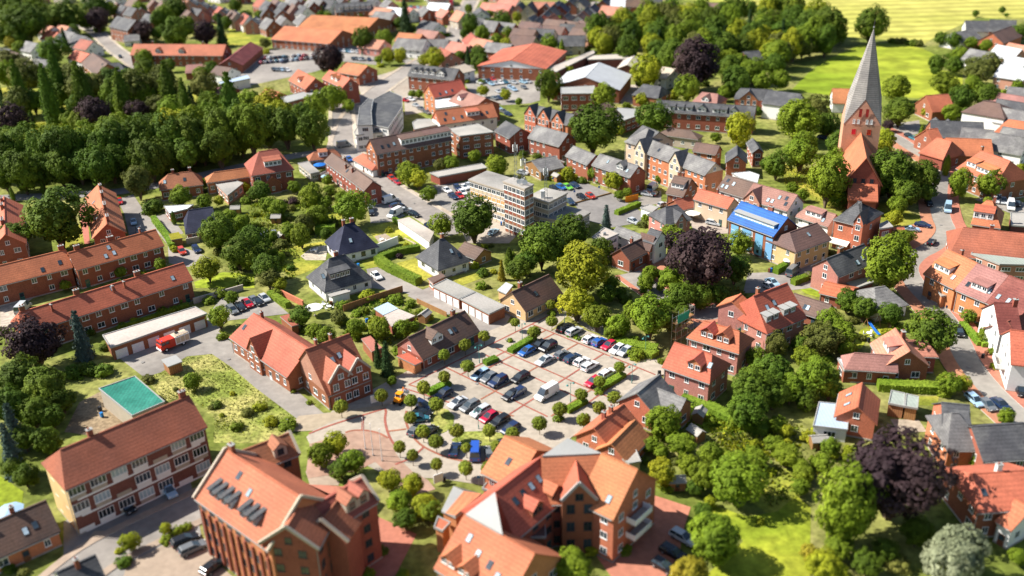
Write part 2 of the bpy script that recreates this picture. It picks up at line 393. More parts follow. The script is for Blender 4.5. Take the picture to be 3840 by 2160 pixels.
                e = .02 if k == 'g' else .2; a = [(-w/2-e, -.35, hh), (w/2+e, -.35, hh), (w/2+e, run+.1, zt2), (-w/2-e, run+.1, zt2)]; up = [(p[0], p[1], p[2]+.16) for p in a]
                rm = {'f': roof, 'g': 'roof_slate', 'h': 'zinc'}[k]
                r2.face(up, rm); r2.face(a[::-1], rm)
                for i in range(4): j = (i+1) % 4; r2.face([a[i], a[j], up[j], up[i]], rm)
                r2.build('dormer_roof', do)
            b.build('dormer_wall', do)
            nw = max(1, int(w/1.3))
            for i in range(nw): window(do, -w/2+w*(i+.5)/nw, 0, .35, 0, min(1.1, w/nw*.8), hh*.62, False, fr, gl)
        elif k == 'y':                         # full-height gabled bay in front
            w, out = ft[2], ft[3]; pk = ft[4] if len(ft) > 4 else zr-.6; be = ft[5] if len(ft) > 5 else ze+.6; cope = ft[6] if len(ft) > 6 else None
            bo = empty('bay', (x, -W/2-out+oh, 0)); bo.parent = th; b = MB()
            dep = out+W/2; bw = ft[7] if len(ft) > 7 else wall
            b.box(-w/2, w/2, 0, out, 0, be, bw); b.box(-w/2, w/2, out+.003, out+(be-zw)/sl, zw-.3, be-.01, bw);
            g = [(-w/2, 0, be), (w/2, 0, be), (0, 0, pk)]; b.face(g, bw); b.face([(p[0], p[1]+.3, p[2]) for p in g][::-1], bw)
            for i in ((1, 2), (2, 0)): p, q = g[i[0]], g[i[1]]; b.face([p, (p[0], .3, p[2]), (q[0], .3, q[2]), q], bw)
            b.build('bay_wall', bo)
            r2 = MB(); yb = min(out-oh+(pk-ze)/sl, dep+.2); ye = out-oh+(be-ze)/sl
            yb0 = .3 if cope else -.25
            for sx in (-1, 1):
                a = [(sx*(w/2+.15), yb0, be-.05), (0, yb0, pk+.12), (0, yb+.1, pk+.12), (sx*(w/2+.15), ye+.1, be-.05)]; lo = [(p[0], p[1], p[2]-.16) for p in a]
                r2.face(a if sx < 0 else a[::-1], roof)
                r2.face((lo if sx > 0 else lo[::-1]), roof)
                for i in range(4): j = (i+1) % 4; r2.face([a[i], a[j], lo[j], lo[i]], roof)
            r2.build('bay_roof', bo)
            if cope:
                r3 = MB()
                for sx in (-1, 1): r3.tube([(sx*(w/2+.1), .15, be+.1), (0, .15, pk+.28)], .3, cope, 4)
                r3.build('coping', bo)
            nn = max(1, round(be/3)); m = max(1, int(w/2))
            for st in range(nn):
                for i in range(m): window(bo, -w/2+w*(i+.5)/m, 0, be/nn*st+be/nn*.33, 0, min(1.3, w/m*.6), be/nn*.5, near, fr, gl)
            window(bo, 0, 0, be+.2, 0, min(1.3, w*.3), (pk-be)*.4, near, fr, gl)
        elif k == 'v':                         # brick pilasters along the front
            b = MB(); m = ft[2]
            for i in range(m+1): xx = -L/2+1+(L-2)*i/m; b.box(xx-.22, xx+.22, -w2-.32, -w2-.002, .4, ft[3], 'brick')
            b.build('pilasters', th)
        elif k == 'p':                         # coloured facade panel in the front
            b = MB(); b.box(-ft[2]/2, ft[2]/2, -.08, -.003, ft[3], ft[4], ft[5]); b.build('panel', th, (x, -w2, 0))
        elif k == 'a':                         # awning
            b = MB(); w = ft[2]; b.face([(-w/2, -1.6, 2.3), (w/2, -1.6, 2.3), (w/2, -.02, 3.1), (-w/2, -.02, 3.1)], 'awning'); b.face([(-w/2, -1.6, 2.25), (w/2, -1.6, 2.25), (w/2, -.02, 3.04), (-w/2, -.02, 3.04)][::-1], 'awning')
            b.box(-w/2, w/2, -1.62, -1.58, 2.05, 2.31, 'awning'); b.build('awning', th, (x, -w2, 0))
        elif k == 'b':                         # balcony on the right end
            z = ft[2]; b = MB(); b.box(0, 1.8, -2.4, 2.4, -.2, 0, 'concrete'); b.box(1.72, 1.8, -2.4, 2.4, 0, 1.0, 'frame_white'); b.box(0, 1.719, -2.4, -2.32, 0, 1, 'frame_white'); b.box(0, 1.719, 2.32, 2.4, 0, 1, 'frame_white')
            b.build('balcony', th, (L/2, ft[3], z))
        elif k == 'w':                         # parapet coping on an end gable: u<0.5 left, else right
            b = MB(); xe = x0-.1 if u < .5 else x1+.1
            b.tube([(xe, -W/2-.1, ze+.15), (xe, 0, zr+.3)], .3, ft[2], 4); b.tube([(xe, W/2+.1, ze+.15), (xe, 0, zr+.3)], .3, ft[2], 4); b.build('coping', th)
    ca, sa = math.cos(ang), math.sin(ang)
    for m, nm, pts in d.get('fac', ()):        # separate roof facets, vertices in town metres
        Q = [((x-ox)*ca+(y-oy)*sa, -(x-ox)*sa+(y-oy)*ca, z) for x, y, z in pts]; b = MB(); lo = [(p[0], p[1], p[2]-.3) for p in Q]
        b.face(Q, m); b.face(lo[::-1], m)
        for i in range(len(Q)): j = (i+1) % len(Q); b.face([Q[i], Q[j], lo[j], lo[i]], m)
        b.build(nm, th)
    if 'of' in d:                              # a wing: its parts belong to the main building
        root = ROOTS[d['of']]; A = Matrix.Translation((ox, oy, 0)) @ Matrix.Rotation(ang, 4, 'Z')
        B = Matrix.Translation(root.location) @ Matrix.Rotation(root.rotation_euler.z, 4, 'Z')
        for ch in list(th.children):
            M = B.inverted() @ A @ Matrix.Translation(ch.location) @ ch.rotation_euler.to_matrix().to_4x4()
            ch.parent = root; ch.location = M.to_translation(); ch.rotation_euler = M.to_euler()
        bpy.data.objects.remove(th)
    return th

# ------------------------------------------------------------------ flat roofed buildings (polygon in metres)
def flat_building(d):
    P = ccw(d['p']); cx = sum(p[0] for p in P)/len(P); cy = sum(p[1] for p in P)/len(P)
    z = d['z']; th = empty(d.get('nm', 'flat_roofed_building'), (cx, cy, 0)); tag(th, d['lab'], d.get('cat', 'building'), d.get('grp'), auto=d.get('auto', 0))
    if 'lm' in d: LAND.append((d['lm'], cx, cy))
    Q = [(p[0]-cx, p[1]-cy) for p in P]; roof = 'roof_'+d['roof'] if 'roof_'+d['roof'] in MATS else d['roof']
    ins = [(x*(1-.35/max(.9, math.hypot(x, y))), y*(1-.35/max(.9, math.hypot(x, y)))) for x, y in Q]
    mb = MB(); mb.prism(ins, 0, z-.25, d['wall']); mb.build('wall', th)
    rb = MB(); dz = d.get('tilt', (0, 0)); rb.prism(Q, z-.25 if dz == (0, 0) else z-.249, (lambda p: z+p[0]*dz[0]+p[1]*dz[1]), d.get('rim', 'zinc'), roof)
    if dz == (0, 0) and z > 2.9:
        m = len(Q)
        for i in range(m):
            a, b = Q[i], Q[(i+1) % m]; l = math.hypot(b[0]-a[0], b[1]-a[1]); nx, ny = -(b[1]-a[1])/l*.18, (b[0]-a[0])/l*.18
            e = .2/l; a2 = (a[0]+(b[0]-a[0])*e, a[1]+(b[1]-a[1])*e); rb.prism([a2, b, (b[0]+nx, b[1]+ny), (a2[0]+nx, a2[1]+ny)], z+.002, z+.16, d.get('rim', 'zinc'))
    ro = rb.build('roof', th)
    dist = math.hypot(cx, cy); near = dist < 270; n = max(1, round(z/3.2)); m = len(ins)
    for i in range(m):
        a, b = ins[i], ins[(i+1) % m]; l = math.hypot(b[0]-a[0], b[1]-a[1])
        if l < 2: continue
        nx, ny = (b[1]-a[1])/l, -(b[0]-a[0])/l; mx, my = (a[0]+b[0])/2+cx, (a[1]+b[1])/2+cy
        if -(mx*nx+my*ny)/math.hypot(mx, my) < -.1: continue
        rz = math.atan2(b[1]-a[1], b[0]-a[0])
        if d.get('gar') and l > .93*max(math.hypot(ins[(k+1) % m][0]-ins[k][0], ins[(k+1) % m][1]-ins[k][1]) for k in range(m)):
            c = d['gar']
            for k in range(c):
                t = (k+.5)/c; door(th, a[0]+(b[0]-a[0])*t, a[1]+(b[1]-a[1])*t, .05, rz, min(2.7, l/c-.35), min(2.2, z-.6), d.get('dm', 'door_white'), 'garage_door')
        elif not d.get('gar') and not d.get('nowin'):
            c = max(1, int(l/d.get('dens', 3.0)))
            for st in range(n):
                for k in range(c):
                    t = (k+.5)/c; window(th, a[0]+(b[0]-a[0])*t, a[1]+(b[1]-a[1])*t, (z-.3)/n*st+(z-.3)/n*.33, rz, min(l/c*.66, 2.2), (z-.3)/n*.45, near)
    for ft in d.get('feat', ()):
        if ft[0] == 'v':
            b = MB(); b.box(-.4, .4, -.4, .4, 0, .6, 'zinc'); b.box(-.3, .3, -.3, .3, .6, .75, 'steel'); b.build('roof_vent', ro, (ft[1], ft[2], z+.003))
    return th

# ------------------------------------------------------------------ trees
def crown_mesh(name, seed, kind, mat):
    """leaf clumps through a unit crown (radius 1, centred at 0); kind: round, cone, column, ball, shrub, spread"""
    rnd = random.Random(seed); mb = MB(); V, F = [], []
    def leaf(c, n, s):
        n = Vector(n)+Vector((rnd.uniform(-1, 1), rnd.uniform(-1, 1), rnd.uniform(-1, 1)))*.55
        n.normalize(); a = n.orthogonal().normalized(); b = n.cross(a); t = rnd.uniform(0, 6.28)
        a, b = a*math.cos(t)+b*math.sin(t), b*math.cos(t)-a*math.sin(t); i = len(V); s2 = s*rnd.uniform(.5, .8)
        V.extend([tuple(c+a*s), tuple(c+b*s2), tuple(c-a*s), tuple(c-b*s2)]); F.append((i, i+1, i+2, i+3))
    if kind in ('round', 'spread', 'shrub', 'ball'):
        nc = {'round': 84, 'spread': 96, 'shrub': 26, 'ball': 60}[kind]; nl = {'round': 78, 'spread': 74, 'shrub': 60, 'ball': 40}[kind]
        lobes = [(Vector((rnd.gauss(0, 1), rnd.gauss(0, 1), rnd.gauss(0, .8))).normalized(), rnd.uniform(.05, .3)) for _ in range(7)]
        for k in range(nc):
            zz = 1-2*(k+.5)/nc; ph = k*2.39996+rnd.uniform(-.3, .3); rr = math.sqrt(1-zz*zz)
            d = Vector((rr*math.cos(ph), rr*math.sin(ph), zz))
            if kind == 'ball': rad, cs, ls = .88, .24, .085
            else:
                rad = .70+sum(max(0, d.dot(l)-.4)*a*2 for l, a in lobes)*.62+rnd.uniform(-.24, .17)
                cs = rnd.uniform(.14, .33); ls = .058
                if kind == 'shrub': cs, ls = rnd.uniform(.28, .45), .12
                if d.z < -.35: rad *= .88
            c = d*rad
            for _ in range(nl):
                e = Vector((rnd.gauss(0, 1), rnd.gauss(0, 1), rnd.gauss(0, 1))).normalized()
                if e.dot(d) < -.5: e = -e
                p = c+e*cs*rnd.uniform(.75, 1.08); leaf(p, (e*.7+d*.5+Vector((0, 0, .25))), ls*rnd.uniform(.7, 1.35))
        core = {'ball': .9, 'shrub': .72}.get(kind, .64)  # inner core hidden among the leaves, added to block light and deepen shade
        n1, n2 = 9, 14; b = len(V)
        for i in range(n1+1):
            for j in range(n2):
                th, ph = math.pi*i/n1, 2*math.pi*j/n2; d = Vector((math.sin(th)*math.cos(ph), math.sin(th)*math.sin(ph), math.cos(th)))
                q = core*(.88+sum(max(0, d.dot(l)-.4)*a for l, a in lobes)*.5*(kind != 'ball')+rnd.uniform(-.07, .07)*(kind != 'ball')); V.append(tuple(d*q))
        for i in range(n1):
            for j in range(n2): F.append((b+i*n2+j, b+(i+1)*n2+j, b+(i+1)*n2+(j+1) % n2, b+i*n2+(j+1) % n2))
    else:                                      # cone / column: whorls of drooping branches, z from -1 to 1
        tiers = 15 if kind == 'cone' else 14; b0 = len(V)
        for t in range(tiers):
            f = t/(tiers-1); z = -1+2*f
            rr = (1-f)**.85*.95+.05 if kind == 'cone' else .95*math.sin(math.pi*min(1, .22+f*.80))**.6+.03
            nb = max(4, int(rr*13)+2)
            for k in range(nb):
                ph = 6.283*k/nb+rnd.uniform(-.3, .3)+t; ln = rr*rnd.uniform(.72, 1.1)
                for q in range(26 if kind == 'cone' else 20):
                    s = rnd.uniform(.3, 1)**.7; wob = (1-s)*.10+.07
                    p = Vector((math.cos(ph)*ln*s, math.sin(ph)*ln*s, z-s*rr*(.16 if kind == 'cone' else -.02)+rnd.uniform(-.04, .04)))+Vector((rnd.gauss(0, wob), rnd.gauss(0, wob), 0))
                    leaf(p, (math.cos(ph)*.8, math.sin(ph)*.8, .8), .075*rnd.uniform(.7, 1.3))
        b = len(V); m = 10; lv = 8  # inner core behind the branches, added to stop light passing through
        for i in range(lv+1):
            f = i/lv; rr = ((1-f)*.68+.02 if kind == 'cone' else .7*math.sin(math.pi*min(1, .2+f*.8))**.6+.01)
            for j in range(m): V.append((math.cos(6.283*j/m)*rr, math.sin(6.283*j/m)*rr, -1+1.93*f))
        for i in range(lv):
            for j in range(m): F.append((b+i*m+j, b+i*m+(j+1) % m, b+(i+1)*m+(j+1) % m, b+(i+1)*m+j))
    me = bpy.data.meshes.new(name); me.from_pydata(V, [], F); me.materials.append(MATS[mat]); me.update(); return me
CROWNS = {k: [crown_mesh('crown', 100*i+j, k, 'leaf_mid') for j in range(n)] for i, (k, n) in enumerate((('round', 5), ('cone', 2), ('column', 2), ('ball', 2), ('shrub', 4), ('spread', 2)))}
_tk = {}
def trunk_mesh(v):
    if v not in _tk:
        rnd = random.Random(v+50); mb = MB()       # unit height 1, radius 1 at the foot (scaled per tree)
        if v == 9: mb.tube([(0, 0, -.02), (0, 0, 1)], [1, .75], 'bark', 6)
        else:
            mb.tube([(0, 0, -.02), (.3, .2, .4), (.1, .4, .75), (.3, .1, 1.1)], [1.25, .95, .7, .3], 'bark', 8)
            for k in range(5):
                a = 6.28*k/5+rnd.uniform(-.4, .4); r = rnd.uniform(5, 8); z = rnd.uniform(.35, .55)
                mb.tube([(.2, .3, z), (math.cos(a)*r*.45, math.sin(a)*r*.45, z+.2), (math.cos(a)*r, math.sin(a)*r, z+rnd.uniform(.35, .5))], [.6, .42, .15], 'bark', 5)
        _tk[v] = mb.mesh('trunk')
    return _tk[v]
TK = {  # code: crown kind, material, name, words, category
 'd': ('round', 'dark', 'broadleaf_tree', 'dark green leafy tree'), 'm': ('round', 'mid', 'broadleaf_tree', 'mid green leafy tree'),
 'l': ('round', 'lime', 'broadleaf_tree', 'light yellow-green leafy tree'), 'y': ('round', 'yellow', 'broadleaf_tree', 'golden yellow leafy tree'),
 'o': ('round', 'olive', 'broadleaf_tree', 'olive green leafy tree'), 'p': ('spread', 'purple', 'copper_beech', 'dark purple-leaved beech'),
 'D': ('spread', 'dark', 'broadleaf_tree', 'wide dark green tree'), 'M': ('spread', 'mid', 'broadleaf_tree', 'wide mid green tree'),
 'c': ('cone', 'spruce', 'conifer', 'dark green conical conifer'), 'b': ('cone', 'bluegreen', 'blue_spruce', 'blue-green spruce'),
 'S': ('round', 'silver', 'silver_conifer', 'pale silver-green conifer'), 'G': ('cone', 'yellow', 'golden_conifer', 'golden yellow conifer'),
 'k': ('column', 'dark', 'columnar_tree', 'slim columnar evergreen'), 'K': ('column', 'mid', 'columnar_tree', 'tall columnar green tree'),
 's': ('shrub', 'mid', 'shrub', 'mid green garden shrub'), 't': ('shrub', 'dark', 'shrub', 'dark green garden shrub'), 'u': ('shrub', 'lime', 'shrub', 'yellow-green garden shrub'),
 'v': ('shrub', 'olive', 'shrub', 'olive green garden shrub'), 'w': ('shrub', 'purple', 'shrub', 'purple-leaved garden shrub'), 'x': ('ball', 'ball', 'clipped_ball_tree', 'clipped ball-headed little tree'),
 'z': ('shrub', 'ball', 'clipped_bush', 'small clipped round bush')}
def tree(code, x, y, r, hc, rv):
    """crown of horizontal radius r and vertical half-height rv centred hc above the ground"""
    kind, mat, nm, words = TK[code]; rnd = random.Random(int(x*31+y*17))
    th = empty(nm, (x, y, 0), rnd.uniform(0, 6.28))
    size = '' if code in 'xz' else ('small ' if hc+rv < (5 if kind not in ('shrub',) else 1.9) else 'large ' if hc+rv > (12 if kind != 'shrub' else 3.2) else 'medium ')
    tag(th, size+words, 'shrub' if kind == 'shrub' else 'tree', {'x': 'clipped ball trees around the car park', 'z': 'clipped round bushes along the brick hall'}.get(code, 'garden shrubs' if kind == 'shrub' else 'trees of the town'), auto=True)
    c = put('crown', rnd.choice(CROWNS[kind]), th, (0, 0, hc)); c.scale = (r*rnd.uniform(.9, 1.1), r*rnd.uniform(.9, 1.1), rv*rnd.uniform(.9, 1.08)); c.rotation_euler = (rnd.uniform(-.2, .2), rnd.uniform(-.2, .2), 0) if code not in 'cbGkK' else (0, 0, 0)
    c.material_slots[0].link = 'OBJECT'; c.material_slots[0].material = MATS['leaf_'+mat]
    if kind != 'shrub' or code == 'z':
        tr = put('trunk', trunk_mesh(9 if kind in ('ball', 'cone', 'column', 'shrub') else rnd.randrange(3)), th)
        w = max(.07, r*.055) if kind in ('ball', 'shrub') else max(.12, r*.06); tr.scale = (w, w, max(.3, hc if kind not in ('ball', 'shrub') else hc-rv*.7))
    else:
        tr = put('stem', trunk_mesh(9), th); tr.scale = (.06, .06, hc)
    return th
def hedge(pts, w, h, label, cat='hedge', mat='leaf_hedge'):
    """clipped hedge along a line: a leafy box with an uneven surface"""
    rnd = random.Random(int(pts[0][0]*13+pts[0][1])); V, F = [], []; ox, oy = pts[0]
    def leaf(c, n, s):
        n = (Vector(n)+Vector((rnd.uniform(-1, 1), rnd.uniform(-1, 1), rnd.uniform(-1, 1)))*.6).normalized(); a = n.orthogonal().normalized(); b = n.cross(a); t = rnd.uniform(0, 6.28)
        a, b = a*math.cos(t)+b*math.sin(t), b*math.cos(t)-a*math.sin(t); i = len(V); V.extend([tuple(c+a*s), tuple(c+b*s*.7), tuple(c-a*s), tuple(c-b*s*.7)]); F.append((i, i+1, i+2, i+3))
    mb = MB()
    for (ax, ay), (bx, by) in zip(pts, pts[1:]):
        l = math.hypot(bx-ax, by-ay); t = Vector(((bx-ax)/l, (by-ay)/l, 0)); n = Vector((-t.y, t.x, 0)); a = Vector((ax-ox, ay-oy, 0))
        q = [a+n*-w*.45, a+t*l+n*-w*.45, a+t*l+n*w*.45, a+n*w*.45]; i = len(V)
        V.extend([tuple(p) for p in q]); V.extend([tuple(p+Vector((0, 0, h*.95))) for p in q])
        F.extend([(i, i+1, i+5, i+4), (i+1, i+2, i+6, i+5), (i+2, i+3, i+7, i+6), (i+3, i, i+4, i+7), (i+4, i+5, i+6, i+7)])
        for _ in range(int(min(1800, l*(w+2*h)*14))):
            s = rnd.uniform(0, l); k = rnd.uniform(0, w+2*h)
            if k < h: p, nn = a+t*s+n*-w*.5+Vector((0, 0, k)), -n
            elif k < h+w: p, nn = a+t*s+n*(k-h-w/2)+Vector((0, 0, h)), Vector((0, 0, 1))
            else: p, nn = a+t*s+n*w*.5+Vector((0, 0, k-h-w)), n
            leaf(p+nn*rnd.gauss(0, .07), nn+Vector((0, 0, .2)), rnd.uniform(.1, .2))
    me = bpy.data.meshes.new('hedge'); me.from_pydata(V, [], F); me.materials.append(MATS[mat]); me.update()
    return tag(put('hedge', me, None, (ox, oy, 0)), label, cat, auto=True)
def low_wall(name, pts, w, h, mat, label, cat):
    mb = MB(); ox, oy = pts[0]
    for (ax, ay), (bx, by) in zip(pts, pts[1:]):
        l = math.hypot(bx-ax, by-ay); n = (-(by-ay)/l*w/2, (bx-ax)/l*w/2)
        mb.prism(ccw([(ax-n[0]-ox, ay-n[1]-oy), (bx-n[0]-ox, by-n[1]-oy), (bx+n[0]-ox, by+n[1]-oy), (ax+n[0]-ox, ay+n[1]-oy)]), 0, h, mat)
    return tag(mb.build(name, None, (ox, oy, 0)), label, cat, auto=True)

def tufts(name, poly, n, h0, h1, mats, avoid=()):
    """weeds and ground cover nobody could count: small upright blades in one object"""
    rnd = random.Random(len(poly)*7+n); V, F, MI = [], [], []; xs = [p[0] for p in poly]; ys = [p[1] for p in poly]
    def inside(x, y, q):
        c = False
        for (x1, y1), (x2, y2) in zip(q, q[1:]+q[:1]):
            if (y1 > y) != (y2 > y) and x < (x2-x1)*(y-y1)/(y2-y1)+x1: c = not c
        return c
    cl = [(rnd.uniform(min(xs), max(xs)), rnd.uniform(min(ys), max(ys)), rnd.uniform(1, 3.5), rnd.randrange(len(mats))) for _ in range(max(8, n//120))]
    for _ in range(n):
        cx, cy, cr, cm = rnd.choice(cl); x, y = rnd.gauss(cx, cr), rnd.gauss(cy, cr)
        if not inside(x, y, poly) or any(inside(x, y, a) for a in avoid): continue
        a = rnd.uniform(0, 6.28); h = rnd.uniform(h0, h1); w = h*rnd.uniform(.4, .8); dx, dy = math.cos(a)*w, math.sin(a)*w; tx, ty = rnd.gauss(0, h*.5), rnd.gauss(0, h*.5); b = len(V)
        V.extend([(x-dx, y-dy, 0), (x+dx, y+dy, 0), (x+dx*.6+tx, y+dy*.6+ty, h), (x-dx*.6+tx, y-dy*.6+ty, h)]); F.append((b, b+1, b+2, b+3)); MI.append(cm if rnd.random() < .8 else rnd.randrange(len(mats)))
    me = bpy.data.meshes.new(name); me.from_pydata(V, [], F)
    for m in mats: me.materials.append(MATS[m])
    me.polygons.foreach_set('material_index', MI); me.update(); o = put(name, me, None, (0, 0, .05)); o['kind'] = 'stuff'; return o

# ------------------------------------------------------------------ cars
CARS = {}
def make_car(kind):
    """one car of a kind, nose towards +x, colour set on the copies"""
    P = {   # body profile (x, z) lower body; cabin profile; length, width
     'hatch': (4.1, 1.74, [(-2.05, .35), (-2.05, .85), (-1.9, .95), (.75, .95), (1.75, .80), (2.03, .62), (2.05, .35)], [(-1.98, .94), (-1.55, 1.46), (.0, 1.48), (.95, .94)]),
     'estate': (4.6, 1.78, [(-2.3, .35), (-2.3, .9), (-2.2, .95), (.95, .95), (2.0, .80), (2.28, .62), (2.3, .35)], [(-2.25, .94), (-1.95, 1.44), (.2, 1.47), (1.15, .94)]),
     'saloon': (4.5, 1.76, [(-2.25, .35), (-2.23, .88), (-1.5, .95), (.8, .95), (1.95, .80), (2.22, .62), (2.25, .35)], [(-1.75, .94), (-.95, 1.42), (.1, 1.43), (1.05, .94)]),
     'suv': (4.6, 1.9, [(-2.3, .42), (-2.3, 1.05), (-2.2, 1.12), (1.0, 1.12), (2.05, 1.0), (2.28, .75), (2.3, .42)], [(-2.25, 1.11), (-2.0, 1.72), (.1, 1.76), (1.05, 1.11)]),
     'van': (5.6, 2.0, [(-2.8, .4), (-2.8, 1.2), (-2.78, 1.25), (1.55, 1.25), (2.45, 1.05), (2.78, .8), (2.8, .4)], [(-2.79, 1.24), (-2.72, 2.45), (1.1, 2.45), (1.95, 1.24)])}[kind]
    ln, wd, body, cab = P; root = empty('parked_car' if kind != 'van' else 'parked_van'); w = wd/2
    def loft(mb, prof, hw, mat, taper=None):
        n = len(prof); b = len(mb.v)
        for sgn in (-1, 1):
            for i, (x, z) in enumerate(prof):
                k = hw if not taper else taper(z); mb.v.append((x, sgn*k, z))
        for i in range(n-1):
            mb.f.append((b+i, b+i+1, b+n+i+1, b+n+i)); mb.mi.append(mb.m(mat))
        mb.f.append((b+n-1, b, b+n, b+2*n-1)); mb.mi.append(mb.m(mat))
        mb.f.append(tuple(b+i for i in range(n))[::-1]); mb.mi.append(mb.m(mat)); mb.f.append(tuple(b+n+i for i in range(n))); mb.mi.append(mb.m(mat))
    zt = max(z for x, z in cab); zb = cab[0][1]
    mb = MB(); loft(mb, body, w, 'paint_white', lambda z: w if z < .9 else w*.96); mb.box(-ln/2+.2, ln/2-.2, -w*.86, w*.86, .18, .36, 'tyre')
    tp = lambda z: w*.95-(z-zb)/(zt-zb)*w*.22
    x0, x1, x2, x3 = cab[0][0], cab[1][0], cab[2][0], cab[3][0]
    loft(mb, [(x1-.06, zt-.06), (x1+.1, zt+.02), (x2-.2, zt+.03), (x2+.06, zt-.06)], 0, 'paint_white', lambda z: tp(zt)+.02)
    if kind == 'van':
        loft(mb, [(x0+.0, zb), (x1, zt-.02), (.4, zt-.02), (.4, zb)], 0, 'paint_white', lambda z: tp(z)+.03)
    else:
        for xa, xb in ((x0, x1), (x3, x2)):    # roof pillars
            for sgn in (-1, 1): mb.tube([(xa, sgn*(w*.93), zb), (xb, sgn*(tp(zt)), zt-.02)], .055, 'paint_white', 4)
        xm = (x1+x2)/2-.05
        for sgn in (-1, 1): mb.tube([(xm, sgn*w*.945, zb), (xm, sgn*(tp(zt)+.005), zt-.02)], .05, 'paint_white', 4)
    for sgn in (-1, 1): mb.box(x3-.35, x3-.2, sgn*(w+.02)-.07, sgn*(w+.02)+.07, zb, zb+.14, 'paint_white')
    mb.build('body', root)
    gb = MB(); loft(gb, cab, 0, 'glass_dark', tp); gb.build('window', root)
    wm = MB(); n = 12; r = .32 if kind not in ('suv', 'van') else .37
    wm.tube([(0, -.11, 0), (0, .11, 0)], r, 'tyre', n); hub = MB(); hub.tube([(0, -.125, 0), (0, .125, 0)], r*.6, 'steel', 10); me, hm = wm.mesh('wheel'), hub.mesh('rim')
    for x in (-ln*.31, ln*.31):
        for y in (-w+.09, w-.09): o = put('wheel', me, root, (x, y, r)); put('rim', hm, o)
    for y in (-w*.68, w*.68):
        h = MB(); h.box(-.1, .04, -.2, .2, -.07, .07, 'lamp_glass'); h.build('headlight', root, (ln/2-.08, y, body[-2][1]))
        h = MB(); h.box(-.03, .05, -.16, .16, -.12, .1, 'tail_glass'); h.build('tail_light', root, (-ln/2+.01, y, .78))
    return root
_words = {'hatch': 'hatchback', 'estate': 'estate car', 'saloon': 'saloon car', 'suv': 'tall off-road style car', 'van': 'van'}
_used = set()
def car(kind, x, y, rz, col, far=False):
    if kind not in CARS: CARS[kind] = make_car(kind)
    root = CARS[kind] if kind not in _used else copy_tree(CARS[kind]); _used.add(kind)
    root.location = (x, y, ZP(x, y)); root.rotation_euler = (0, 0, rz)
    for ch in root.children:
        if ch.name.startswith('body'):
            ch.material_slots[0].link = 'OBJECT'; ch.material_slots[0].material = MATS['paint_'+col]
    return tag(root, '%s %s' % ({'navy': 'dark blue', 'lightblue': 'pale blue', 'teal': 'dark teal'}.get(col, col), _words[kind]), 'van' if kind == 'van' else 'car', 'parked cars and vans', auto=True)
def ZP(x, y): return .1

